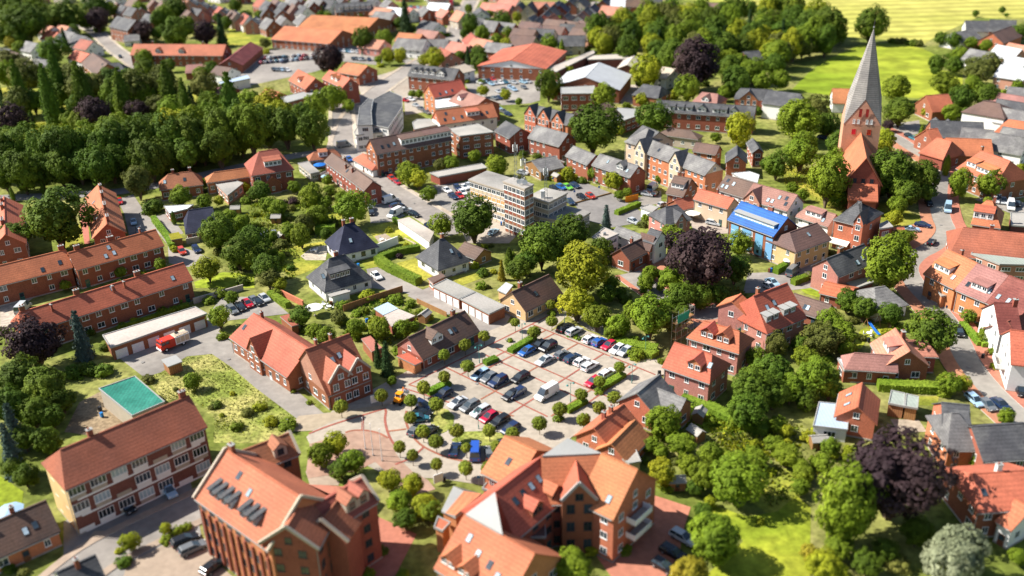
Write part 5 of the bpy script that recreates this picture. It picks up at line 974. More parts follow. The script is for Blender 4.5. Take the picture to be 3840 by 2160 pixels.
{'o':(89.5,674.5),'a':-47,'L':15,'W':10,'ze':4.5,'zr':8.5,'roof':'slate','wall':'brick'},
{'o':(109.9,665.4),'a':-51.3,'L':11,'W':10,'ze':4.5,'zr':9.5,'roof':'rust','wall':'brick_pink'},
{'o':(-182,623.1),'a':-61.9,'L':11,'W':10,'ze':4.5,'zr':9.5,'roof':'rust','wall':'brick_pink'},
{'o':(-168.9,605),'a':-61.7,'L':15,'W':10,'ze':4.5,'zr':9.5,'roof':'umber','wall':'beige'},
{'o':(-158,591.5),'a':-61.3,'L':13,'W':10,'ze':4.5,'zr':9.5,'roof':'rust','wall':'white_wall'},
{'o':(56.6,544.9),'a':36.9,'L':13,'W':10,'ze':4.5,'zr':8.5,'roof':'salmon','wall':'brick_pink'},
{'o':(67.8,552.2),'a':37.4,'L':13,'W':10,'ze':4.5,'zr':9.5,'roof':'salmon','wall':'white_wall'},
{'o':(80,559.1),'a':28.4,'L':15,'W':10,'ze':4.5,'zr':8.5,'roof':'rust','wall':'white_wall'},
{'o':(-169.7,497.7),'a':-10,'L':51.2,'W':11.9,'ze':5.8,'zr':10.5,'roof':'orange','wall':'brick','feat':[['c',.2,.8],['d',.3,3,.2,1.5],['d',.55,3,.2,1.5],['c',.75,.8]],'lab':'long red-orange roofed row behind slim poplars','nm':'row_house','dens':3.4,'lm':'poplar-screened row'},
{'o':(-137.5,493),'a':-91,'L':42.4,'W':13,'ze':4,'zr':7.5,'roof':'maroon','wall':'brick','lab':'curved dark red roof wing at the end of the red row','nm':'wing','cat':'wing'},
{'o':(-222.2,568.5),'a':-43.7,'L':23.4,'W':13,'ze':8,'zr':13.2,'roof':'slate','wall':'brick','lab':'tall brick house with steep dark roof beside the pale road','n':3,'lm':'dark-roofed house'},
{'o':(-216,555.3),'a':12.6,'L':8.2,'W':10,'ze':3,'zr':6,'roof':'grey','wall':'white_wall','lab':'white-framed low house in front of the tall dark-roofed house'},
{'o':(-192,465.6),'a':13.3,'L':11.9,'W':13,'ze':4,'zr':8.5,'roof':'slate','wall':'white_wall','hip':(0,4),'lab':'white bungalow with grey hipped roof left of the olive trees'},
{'o':(-203.1,475.2),'a':-57,'L':33.5,'W':13,'ze':4.5,'zr':9,'roof':'umber','wall':'brick_orange','lab':'brown-roofed house with orange gable by the pale road'},
{'o':(-221.1,497.8),'a':-44.3,'L':16.7,'W':11,'ze':4.5,'zr':8,'roof':'orange','wall':'white_wall','lab':'orange-roofed white house beside the pale road'},
{'o':(-236.2,484),'a':158.6,'L':9.9,'W':11,'ze':4,'zr':7.5,'roof':'grey','wall':'white_wall','lab':'grey-roofed white house behind the olive trees'},
{'o':(-126.1,418.9),'a':-38,'L':7.1,'W':11,'ze':4,'zr':6.5,'roof':'pinkbrown','wall':'brick_dark','lab':'brown-roofed house below the pale blue hall'},
{'o':(-152.2,465.9),'a':-174.2,'L':9.6,'W':12,'ze':3.5,'zr':6.5,'roof':'pinkbrown','wall':'brick','lab':'low pinkish roof in front of the red row'},
{'o':(-136,456),'a':147.7,'L':10.2,'W':11,'ze':4,'zr':7,'roof':'umber','wall':'white_wall','lab':'brown-roofed white house near the curved wing'},
{'o':(-273.5,578.6),'a':-40.1,'L':13,'W':11,'ze':4.5,'zr':8.5,'roof':'salmon','wall':'white_wall'},
{'o':(-263.9,577.1),'a':-40.4,'L':13,'W':11,'ze':4.5,'zr':8.5,'roof':'salmon','wall':'white_wall'},
{'o':(-262.3,558.2),'a':-39.6,'L':13,'W':11,'ze':4.5,'zr':8.5,'roof':'red','wall':'white_wall'},
{'o':(-252.4,556.7),'a':-39.9,'L':13,'W':11,'ze':4.5,'zr':8.5,'roof':'grey','wall':'white_wall'},
{'o':(-260.2,526.4),'a':-38.2,'L':13,'W':11,'ze':4.5,'zr':8.5,'roof':'grey','wall':'white_wall'},
{'o':(-240,543),'a':-39.7,'L':13,'W':11,'ze':4.5,'zr':8.5,'roof':'slate','wall':'white_wall'},
{'o':(-230.5,527.5),'a':-39.4,'L':13,'W':11,'ze':4.5,'zr':8.5,'roof':'rust','wall':'white_wall'},
{'o':(-268.6,511.7),'a':-37.1,'L':13,'W':11,'ze':4.5,'zr':8.5,'roof':'slate','wall':'beige'},
{'o':(-259,500.3),'a':-36.9,'L':13,'W':11,'ze':4.5,'zr':8.5,'roof':'umber','wall':'beige'},
{'o':(-213.5,665.4),'a':93.3,'L':11,'W':10,'ze':5,'zr':9,'roof':'grey','wall':'brick_pink','feat':[['f',.5,4,.3,1.4]]},
{'o':(-201.9,650),'a':92.4,'L':11,'W':10,'ze':5,'zr':9,'roof':'grey','wall':'brick_pink','feat':[['f',.5,4,.3,1.4]]},
{'o':(-190.9,635.2),'a':91.6,'L':11,'W':10,'ze':5,'zr':9,'roof':'grey','wall':'brick_pink','feat':[['f',.5,4,.3,1.4]]},
{'o':(-180.3,621),'a':90.7,'L':11,'W':10,'ze':5,'zr':9,'roof':'grey','wall':'brick_pink','feat':[['f',.5,4,.3,1.4]]},
{'o':(-170.1,607.5),'a':89.8,'L':11,'W':10,'ze':5,'zr':9,'roof':'grey','wall':'brick_pink','feat':[['f',.5,4,.3,1.4]]},
{'o':(-160.3,594.4),'a':88.9,'L':11,'W':10,'ze':5,'zr':9,'roof':'grey','wall':'brick_pink','feat':[['f',.5,4,.3,1.4]]},
{'o':(-150.9,581.9),'a':88.1,'L':11,'W':10,'ze':5,'zr':9,'roof':'grey','wall':'brick_pink','feat':[['f',.5,4,.3,1.4]]},
{'o':(-273.1,673.6),'a':-64.7,'L':12,'W':10,'ze':4.5,'zr':9,'roof':'slate','wall':'brick_pink'},
{'o':(-262.2,659),'a':-65,'L':12,'W':10,'ze':4.5,'zr':9,'roof':'umber','wall':'brick_pink'},
{'o':(-243.3,635.7),'a':-43.8,'L':12,'W':10,'ze':4.5,'zr':9,'roof':'slate','wall':'brick_pink'},
{'o':(-239.1,638.9),'a':-67.1,'L':12,'W':10,'ze':4.5,'zr':9,'roof':'slate','wall':'brick_pink'},
{'o':(-240.1,667.6),'a':-65.8,'L':12,'W':10,'ze':4.5,'zr':9,'roof':'umber','wall':'brick_pink'},
{'o':(-252.5,645.2),'a':-54.1,'L':12,'W':10,'ze':4.5,'zr':9,'roof':'slate','wall':'brick_pink'},
{'o':(-230.7,657.5),'a':-66.1,'L':12,'W':10,'ze':4.5,'zr':9,'roof':'umber','wall':'brick_pink'},
{'o':(-201.2,617.2),'a':-58.8,'L':12,'W':10,'ze':4.5,'zr':9,'roof':'umber','wall':'brick_pink'},
{'o':(-197.4,624),'a':-45.2,'L':12,'W':10,'ze':4.5,'zr':9,'roof':'slate','wall':'brick_pink'},
{'o':(-256.3,674.8),'a':-44.9,'L':12,'W':10,'ze':4.5,'zr':9,'roof':'umber','wall':'brick_pink'},
{'o':(-221.6,606.1),'a':-43.4,'L':12,'W':10,'ze':4.5,'zr':9,'roof':'slate','wall':'brick_pink'},
{'o':(-155.6,642.5),'a':-60.2,'L':13,'W':11,'ze':4.5,'zr':9.5,'roof':'slate','wall':'brick'},
{'o':(-143.3,634.3),'a':-60.7,'L':13,'W':11,'ze':4.5,'zr':9.5,'roof':'slate','wall':'brick'},
{'o':(-127.9,618),'a':-57.6,'L':13,'W':11,'ze':4.5,'zr':9.5,'roof':'slate','wall':'white_wall'},
{'o':(-123.7,644.9),'a':-45.9,'L':13,'W':11,'ze':4.5,'zr':9.5,'roof':'grey','wall':'brick'},
{'o':(-139.8,574.1),'a':-58,'L':13,'W':11,'ze':4.5,'zr':9.5,'roof':'grey','wall':'brick'},
{'o':(-132.7,579.6),'a':-62,'L':13,'W':11,'ze':4.5,'zr':9.5,'roof':'grey','wall':'white_wall'},
{'o':(-121.6,584.5),'a':-63,'L':13,'W':11,'ze':4.5,'zr':9.5,'roof':'grey','wall':'white_wall'},
{'o':(-140.8,648),'a':-45.3,'L':13,'W':11,'ze':4.5,'zr':9.5,'roof':'grey','wall':'brick_pink'},
{'o':(-138.2,651.7),'a':-45.5,'L':13,'W':11,'ze':4.5,'zr':9.5,'roof':'slate','wall':'brick_pink'},
{'o':(-116.9,643.7),'a':-32.8,'L':13,'W':11,'ze':4.5,'zr':9.5,'roof':'slate','wall':'white_wall'},
{'o':(-126.7,639.3),'a':-64.5,'L':13,'W':11,'ze':4.5,'zr':9.5,'roof':'grey','wall':'brick'},
{'o':(-42.6,557),'a':-45.4,'L':15,'W':11,'ze':4.2,'zr':8,'roof':'slate','wall':'white_wall'},
{'o':(-51.3,522.5),'a':-29.3,'L':15,'W':11,'ze':4.2,'zr':8,'roof':'orange','wall':'brick'},
{'o':(-42,529.7),'a':-39.2,'L':15,'W':11,'ze':4.2,'zr':8,'roof':'pinkbrown','wall':'brick_pink'},
{'o':(-37.1,504),'a':-8.3,'L':15,'W':11,'ze':4.2,'zr':8,'roof':'grey','wall':'brick'},
{'o':(-14.4,596.5),'a':-84.2,'L':15,'W':11,'ze':4.2,'zr':8,'roof':'slate','wall':'white_wall'},
{'o':(-7.2,617.7),'a':-34.4,'L':15,'W':11,'ze':4.2,'zr':8,'roof':'salmon','wall':'brick'},
{'o':(-.9,612.8),'a':-34.4,'L':15,'W':11,'ze':4.2,'zr':8,'roof':'salmon','wall':'brick_pink'},
{'o':(3.8,631.6),'a':-35.3,'L':15,'W':11,'ze':4.2,'zr':8,'roof':'salmon','wall':'white_wall'},
{'o':(-16.7,511.8),'a':-78,'L':15,'W':11,'ze':4.2,'zr':8,'roof':'rust','wall':'white_wall'},
{'o':(-22.9,491.6),'a':-47.5,'L':15,'W':11,'ze':4.2,'zr':8,'roof':'salmon','wall':'brick'},
{'o':(-29.8,475.4),'a':-66,'L':15,'W':11,'ze':4.2,'zr':8,'roof':'rust','wall':'brick_pink'},
{'o':(-11.2,500.2),'a':-48.6,'L':15,'W':11,'ze':4.2,'zr':8,'roof':'salmon','wall':'brick_pink'},
{'o':(-2.8,488.7),'a':-32.5,'L':15,'W':11,'ze':4.2,'zr':8,'roof':'grey','wall':'brick'},
{'o':(-76.4,610.8),'a':-32.3,'L':15,'W':11,'ze':4.2,'zr':8,'roof':'salmon','wall':'white_wall'},
{'o':(-67.4,609.3),'a':-32.5,'L':15,'W':11,'ze':4.2,'zr':8,'roof':'metal_white','wall':'brick'},
{'o':(-41.2,623.8),'a':-25.4,'L':15,'W':11,'ze':4.2,'zr':8,'roof':'metal_white','wall':'brick'},
{'o':(-73.4,595.8),'a':-31.8,'L':15,'W':11,'ze':4.2,'zr':8,'roof':'grey','wall':'brick_pink'},
{'o':(-69.8,508.8),'a':-35.7,'L':15,'W':11,'ze':4.2,'zr':8,'roof':'salmon','wall':'brick_pink'},
{'o':(11.1,520.9),'a':-31,'L':14,'W':11,'ze':4.5,'zr':9,'roof':'umber','wall':'brick_pink'},
{'o':(10.1,501.7),'a':-30.1,'L':14,'W':11,'ze':4.5,'zr':9,'roof':'umber','wall':'beige'},
{'o':(29.3,545),'a':-43.1,'L':14,'W':11,'ze':4.5,'zr':9,'roof':'umber','wall':'brick'},
{'o':(36.3,540.7),'a':-43.2,'L':14,'W':11,'ze':4.5,'zr':9,'roof':'umber','wall':'brick'},
{'o':(47.1,535.9),'a':-49.3,'L':14,'W':11,'ze':4.5,'zr':9,'roof':'umber','wall':'brick_pink'},
{'o':(42.7,516.1),'a':-42.3,'L':14,'W':11,'ze':4.5,'zr':9,'roof':'umber','wall':'brick_pink'},
{'o':(35,498),'a':-8.4,'L':14,'W':11,'ze':4.5,'zr':9,'roof':'slate','wall':'beige'},
{'o':(19.4,552.9),'a':77.4,'L':14,'W':11,'ze':4.5,'zr':9,'roof':'slate','wall':'beige'},
{'o':(24.8,571.8),'a':77.3,'L':14,'W':11,'ze':4.5,'zr':9,'roof':'slate','wall':'brick_pink'},
{'o':(35.5,602.3),'a':78.9,'L':14,'W':11,'ze':4.5,'zr':9,'roof':'navy','wall':'brick'},
{'o':(28.6,588.7),'a':77.3,'L':14,'W':11,'ze':4.5,'zr':9,'roof':'slate','wall':'brick_pink'},
{'o':(54.4,591.5),'a':75.2,'L':14,'W':11,'ze':4.5,'zr':9,'roof':'navy','wall':'white_wall'},
{'o':(64.2,616.4),'a':71.9,'L':14,'W':11,'ze':4.5,'zr':9,'roof':'navy','wall':'brick'},
{'o':(49.3,581.6),'a':75.4,'L':14,'W':11,'ze':4.5,'zr':9,'roof':'slate','wall':'brick_pink'},
{'o':(15,541.1),'a':-42.3,'L':14,'W':11,'ze':4.5,'zr':9,'roof':'umber','wall':'white_wall'},
{'o':(25.3,609.8),'a':-10.1,'L':14,'W':11,'ze':4.5,'zr':9,'roof':'salmon','wall':'beige'},
{'o':(66,585.9),'a':-35.4,'L':14,'W':11,'ze':4.5,'zr':9,'roof':'salmon','wall':'brick'},
{'o':(43.6,620.2),'a':70.5,'L':14,'W':11,'ze':4.5,'zr':9,'roof':'slate','wall':'beige'},
{'o':(49.2,619.2),'a':70.1,'L':14,'W':11,'ze':4.5,'zr':9,'roof':'slate','wall':'beige'},
{'o':(102.4,601.7),'a':58.5,'L':14,'W':11,'ze':4.5,'zr':9,'roof':'grey','wall':'white_wall'},
{'o':(97.8,576.8),'a':-59.3,'L':14,'W':11,'ze':4.5,'zr':9,'roof':'slate','wall':'beige'},
{'o':(75.4,614.4),'a':-10.3,'L':14,'W':11,'ze':4.5,'zr':9,'roof':'metal_white','wall':'white_wall'},
{'o':(84.7,612.7),'a':-10.3,'L':14,'W':11,'ze':4.5,'zr':9,'roof':'brown','wall':'brick'},
{'o':(129.4,585.6),'a':-37.4,'L':14,'W':11,'ze':4.5,'zr':9,'roof':'umber','wall':'white_wall'},
{'o':(93.8,615),'a':-10.4,'L':14,'W':11,'ze':4.5,'zr':9,'roof':'slate','wall':'brick'},
{'o':(194.6,354.9),'a':-48.6,'L':13,'W':11,'ze':4.5,'zr':9,'roof':'pinkbrown','wall':'brick_pink'},
{'o':(219.8,433.2),'a':-62.6,'L':13,'W':11,'ze':4.5,'zr':9,'roof':'grey','wall':'white_wall'},
{'o':(235.5,439.8),'a':-64.4,'L':13,'W':11,'ze':4.5,'zr':9,'roof':'metal_light','wall':'brick_pink'},
{'o':(242.8,443.3),'a':-65.3,'L':13,'W':11,'ze':4.5,'zr':9,'roof':'salmon','wall':'brick_orange'},
{'o':(191.3,345),'a':-47.6,'L':13,'W':11,'ze':4.5,'zr':9,'roof':'slate','wall':'white_wall'},
{'o':(186.8,333),'a':-46.4,'L':13,'W':11,'ze':4.5,'zr':9,'roof':'grey','wall':'brick_orange'},
{'o':(176.1,308.9),'a':-43.7,'L':13,'W':11,'ze':4.5,'zr':9,'roof':'grey','wall':'brick_orange'},
{'o':(168.2,303.9),'a':-42.7,'L':13,'W':11,'ze':4.5,'zr':9,'roof':'grey','wall':'white_wall'},
]
FLATS = [
{'p':[(-96.9,294),(-94.7,299.8),(-87.2,293.2),(-89.4,281.6)],'z':3.4,'roof':'felt','wall':'brick_pink','lab':'low building with grey felt roof in the garden by the orange wing','cat':'outbuilding','nm':'outbuilding'},
{'p':[(-107.6,274.8),(-98.4,275.4),(-99.2,271.6),(-103.8,268.1)],'z':3,'roof':'metal_white','wall':'brick','lab':'white flat-roofed annex behind the blue-black tiled bungalow','cat':'annex','nm':'annex'},
{'p':[(-99.3,252.8),(-96.6,254.1),(-94,249.4),(-97,248.2)],'z':2.5,'roof':'leaf_yellow','wall':'timber','lab':'carport with an orange-yellow planted roof beside the green hedge','cat':'carport','nm':'carport','nowin':1},
{'p':[(-73.4,313.9),(-70.3,315.8),(-64.1,303.9),(-66.8,302.1)],'z':3,'roof':'felt','wall':'beige','lab':'beige flat-roofed annex beside the blue garden canopy','cat':'annex','nm':'annex'},
{'p':[(-21.5,332.4),(-10.9,337.8),(-4.8,326.2),(-16.9,322.3)],'z':8.5,'roof':'felt','wall':'brick','lab':'flat-roofed dark brick building right of the three-storey brick block','dens':3.6,'lm':'flat-roofed brick building'},
{'p':[(-26.5,299.5),(-9.2,307.9),(-7.1,302.9),(-23.1,294.9)],'z':3,'roof':'felt','wall':'brick','lab':'row of garages with grey felt roof behind the office car park','gar':7,'dm':'door_green','cat':'garages','nm':'garage_row'},
{'p':[(-33.3,258),(-29.9,259.9),(-21.7,247.6),(-22.6,240.4)],'z':2.8,'roof':'concrete','wall':'white_wall','lab':'low building with a pale flat roof between lawn and street','cat':'garage','nm':'flat_garage','nowin':1,'lm':'pale flat garage'},
{'p':[(-21.6,217.3),(-18,220),(-17,218.2),(-20,214.3)],'z':2.5,'roof':'umber','wall':'brick_orange','lab':'little brick shed with a brown flat roof by the white garages','cat':'shed','nm':'shed'},
{'p':[(-46,209.6),(-40.7,212.5),(-40.4,210.8),(-44.7,208.1)],'z':2.5,'roof':'felt','wall':'white_wall','lab':'flat-roofed white porch at the foot of the dormered bungalow','cat':'porch','nm':'porch','nowin':1},
{'p':[(13.3,303.4),(17.7,309),(19.3,306.7),(15.5,299.2)],'z':3,'roof':'umber','wall':'timber','lab':'open shed with brown flat roof beside the grey barn','cat':'shed','nm':'shed','nowin':1},
{'p':[(38.9,261.6),(41.8,263.9),(44.5,261.4),(42,257.5)],'z':3,'roof':'felt','wall':'white_wall','lab':'white garages with felt roof beside the hedge','cat':'garages','nm':'garage_row','gar':2},
{'p':[(21.9,233.6),(26.1,240.3),(29.6,235.5),(24.7,231)],'z':5.6,'roof':'concrete','wall':'white_wall','lab':'white house with pale flat roof and one brick chimney','feat':[('v',0,0)],'nm':'white_house','cat':'house','lm':'white flat-roofed house'},
{'p':[(69.7,278.6),(75.6,279.8),(77.9,276.2),(75.5,269),(71.2,274.2)],'z':7,'roof':'metal_white','wall':'white_wall','lab':'pale metal-roofed hall behind the brown row','nm':'hall','cat':'hall','nowin':1},
{'p':[(100.3,235.5),(103.4,238),(103.3,233.3),(99.1,232)],'z':6.2,'roof':'felt','wall':'brick','lab':'dark-fronted shop annex right of the orange corner house','nm':'shop','cat':'shop'},
{'p':[(72.2,235.6),(77.4,237.6),(78.1,231.3),(73,228.6)],'z':3.2,'roof':'felt','wall':'ochre','lab':'flat-roofed terrace annex with plants at the ochre house','nm':'annex','cat':'annex'},
{'p':[(82,206.3),(88.8,209.5),(88.8,206.4),(82.8,202.9)],'z':3,'roof':'felt','wall':'brick_dark','lab':'flat-roofed garage at the foot of the striped grey-roofed house','nm':'garage','cat':'garage','nowin':1},
{'p':[(119.8,220.2),(130.3,213.3),(128.2,209.2),(121.1,210.2),(117.1,217.2)],'z':5,'roof':'copper_green','wall':'brick_pink','lab':'brick annex with a pale green metal roof','nm':'annex','cat':'annex'},
{'p':[(143.3,249.1),(147.7,248.7),(142.5,238.5),(138.8,239.6)],'z':3,'roof':'felt','wall':'brick_dark','lab':'flat grey garage right of the villa by the street bend','nm':'garage','cat':'garage','nowin':1},
{'p':[(101.9,201.5),(107.4,204.8),(106.1,198),(101.4,197.2)],'z':3.2,'roof':'felt','wall':'brick_orange','lab':'grey flat-roofed garage beside the orange row','nm':'garage','cat':'garage','gar':1},
{'p':[(16.5,140.6),(19,142.9),(21.5,141.5),(22.1,136.4),(19.9,135.9)],'z':3,'roof':'felt','wall':'beige','lab':'flat felt-roofed terrace building beside the orange complex','nm':'annex','cat':'annex','nowin':1},
{'p':[(68.1,170.4),(70.5,169.9),(70,165),(67.8,165.2)],'z':3,'roof':'metal_white','wall':'brick','lab':'white metal-roofed porch left of the pink-tiled house','nm':'porch','cat':'porch'},
{'p':[(59.1,154),(62.3,153.2),(60.5,148.9),(62.8,147.5),(61.5,144.2),(55.5,145.9)],'z':3,'roof':'metal_blue','wall':'white_wall','lab':'grey-blue flat roof extension beside the small orange house','nm':'annex','cat':'annex'},
{'p':[(74.5,157.4),(76.8,156.1),(74.9,151.5),(72.2,152.8)],'z':3,'roof':'copper_green','wall':'timber','lab':'left half of the wooden double garage with grey-green roof','nm':'garage','cat':'garage','gar':1,'dm':'door_brown'},
{'p':[(76.9,156),(79,154.8),(77.1,150.6),(74.9,151.5)],'z':3,'roof':'copper_green','wall':'timber','lab':'right half of the wooden double garage with grey-green roof','nm':'garage','cat':'garage','gar':1,'dm':'door_brown'},
{'p':[(-94.1,189.6),(-76.7,202.9),(-72.7,199),(-90,183.5)],'z':3.4,'roof':'concrete','wall':'brick','lab':'long row of brick garages with a pale flat roof behind the fire engine','nm':'garage_row','cat':'garages','gar':6,'lm':'long garage row'},
{'p':[(-77.4,179.1),(-74.8,181.1),(-72.4,178.1),(-74.9,175.9)],'z':2.5,'roof':'zinc','wall':'timber','lab':'small open carport with flat grey roof on the weedy plot','nm':'carport','cat':'carport','nowin':1},
{'p':[(-85.1,164.5),(-79.2,169.1),(-69.6,158.7),(-74.5,153.9)],'z':4.4,'roof':'metal_green','wall':'beige','lab':'workshop hall with a bright green painted roof','nm':'workshop','cat':'workshop','nowin':1,'lm':'green-roofed workshop'},
{'p':[(-25.6,177.6),(-23.2,178.9),(-19.8,174.8),(-21.2,173.4)],'z':2.6,'roof':'red','wall':'brick_orange','lab':'low annex with a flat orange-red roof beside the brown-tiled house','nm':'annex','cat':'annex','nowin':1},
{'p':[(-34.3,185.5),(-32.4,186.8),(-29.1,181.1),(-31.2,179.4)],'z':2.8,'roof':'roof_salmon','wall':'brick','lab':'red flat-roofed extension behind the twin-bayed hall','nm':'annex','cat':'annex','nowin':1},
{'p':[(-55.4,198.3),(-53.3,199.5),(-50,193.9),(-51.5,193)],'z':2.5,'roof':'roof_rust','wall':'brick','lab':'narrow brick annex with a white edge behind the long hall','nm':'annex','cat':'annex','nowin':1},
{'p':[(-20,211.5),(-16.6,215.4),(-9.1,207.4),(-12.8,203.8)],'z':3,'roof':'felt','wall':'brick','lab':'left half of the white-doored garage row','nm':'garage_row','cat':'garages','gar':4},
{'p':[(-12.6,203.6),(-9,207.2),(-1.6,199),(-5.5,195.2)],'z':3.05,'roof':'felt','wall':'brick','lab':'right half of the white-doored garage row','nm':'garage_row','cat':'garages','gar':4,'lm':'white-doored garages'},
{'p':[(-3.7,209),(-1.5,213.4),(.3,211.5),(-1.5,206.6)],'z':2.6,'roof':'metal_light','wall':'ochre','lab':'flat annex with solar panels at the ochre corner house','nm':'annex','cat':'annex','nowin':1},
{'p':[(-33.3,200.6),(-30.3,203.8),(-27.4,200.3),(-30.6,197)],'z':2.7,'roof':'metal_blue','wall':'brick','lab':'garden workshop half with a corrugated skylight roof','nm':'shed','cat':'shed','nowin':1},
{'p':[(-30.5,197.1),(-27.4,200.3),(-23,196.4),(-28.1,191.3)],'z':2.6,'roof':'concrete','wall':'brick','lab':'garden workshop half with a pale concrete roof','nm':'shed','cat':'shed','nowin':1,'lm':'garden workshop'},
{'p':[(-2,119.3),(1.6,121.6),(4.2,119.2),(4.2,113.7),(.3,113.7)],'z':6,'roof':'roof_umber','wall':'brick','lab':'low tiled entrance wing in the court of the orange complex','nm':'annex','cat':'annex','nowin':1},
{'p':[(-12.5,121.1),(-10.8,127.5),(-6,123.6),(-10.1,119)],'z':6,'roof':'roof_orange','wall':'brick_orange','lab':'low lean-to with an orange roof behind the orange complex','nm':'annex','cat':'annex','nowin':1,'tilt':(.3,-.15)},
{'p':[(-13.6,118),(-13.1,120.7),(-10.9,119.1),(-12.1,117)],'z':5,'roof':'roof_orange','wall':'brick_orange','lab':'orange porch roof at the left of the orange complex','nm':'porch','cat':'porch','nowin':1},
{'p':[(-6.1,127.5),(-5.1,129.5),(-3.1,128.7),(-4.1,126.4)],'z':5,'roof':'roof_orange','wall':'brick_orange','lab':'small orange porch roof facing the square','nm':'porch','cat':'porch','nowin':1},
{'p':[(-3.7,130.1),(-3.1,132.4),(-1.2,130.8),(-2.2,128.9)],'z':5,'roof':'roof_orange','wall':'brick_orange','lab':'small orange porch roof nearer the clipped trees','nm':'porch','cat':'porch','nowin':1},
{'p':[(-98.6,403.4),(-84,420.4),(-80.2,410.9),(-93.8,394)],'z':4,'roof':'zinc','wall':'brick','lab':'long flat grey roof hall with red-tinted front','nm':'hall','cat':'hall'},
{'p':[(-54.8,334.9),(-57.5,360.5),(-55.7,374.1),(-53.5,372.3),(-52,354.1),(-49.3,334.9)],'z':10,'roof':'slate','wall':'white_wall','lab':'left curved half of the modern grey-roofed hall','nm':'hall','cat':'hall','lm':'curved grey hall'},
{'p':[(-49.9,339.8),(-52.7,359.3),(-54.1,377.8),(-49,391.2),(-42.8,381),(-41.1,364.7),(-43.6,335)],'z':8.6,'roof':'slate','wall':'white_wall','lab':'right curved half of the modern grey-roofed hall','nm':'hall','cat':'hall'},
{'p':[(-56.9,338.4),(-56.6,346),(-44.5,341.3),(-45.2,337.2),(-55.8,334.4)],'z':6.5,'roof':'felt','wall':'white_wall','lab':'low white front of the curved grey hall','nm':'annex','cat':'annex'},
{'p':[(-29.6,380.9),(-21.5,382.7),(-18.5,378),(-18.4,370.2),(-28.5,366.3)],'z':7,'roof':'metal_white','wall':'white_wall','lab':'bright white flat roof between the tall red house and orange block','nm':'annex','cat':'annex','nowin':1},
{'p':[(-36.2,349.3),(-34.7,353.6),(-30,353.8),(-25,345.7),(-34.6,339.2)],'z':6.5,'roof':'felt','wall':'brick','lab':'green-grey flat roof before the bright orange block','nm':'annex','cat':'annex','nowin':1},
{'p':[(23,393.1),(37.5,394.9),(37,381),(22.4,382.2)],'z':7.5,'roof':'zinc','wall':'brick','lab':'brick shop with flat grey roof and long white awning','nm':'shop','cat':'shop'},
{'p':[(19.3,440),(44.7,478.7),(44.8,471.5),(23.6,433.3)],'z':5,'roof':'concrete','wall':'brick_dark','lab':'long beige flat-roofed shed beside the orange market hall','nm':'shed','cat':'shed','nowin':1},
{'p':[(40.8,468.1),(64.9,471.1),(62.8,458.2),(40,459)],'z':4.5,'roof':'concrete','wall':'brick_dark','lab':'beige flat-roofed shed at the edge of the wood','nm':'shed','cat':'shed','nowin':1},
{'p':[(39.3,348.5),(44.1,367.3),(52.4,364.1),(52.6,356.7),(41,345.1)],'z':5,'roof':'zinc','wall':'brick','lab':'grey flat-roofed hall beside the dormered row','nm':'hall','cat':'hall'},
{'p':[(-134.4,436),(-123.8,450.4),(-120.4,442.2),(-131.2,431.7)],'z':4,'roof':'metal_blue','wall':'white_wall','lab':'pale blue flat roof hall beside the supermarket car park','nm':'hall','cat':'hall','nowin':1},
]
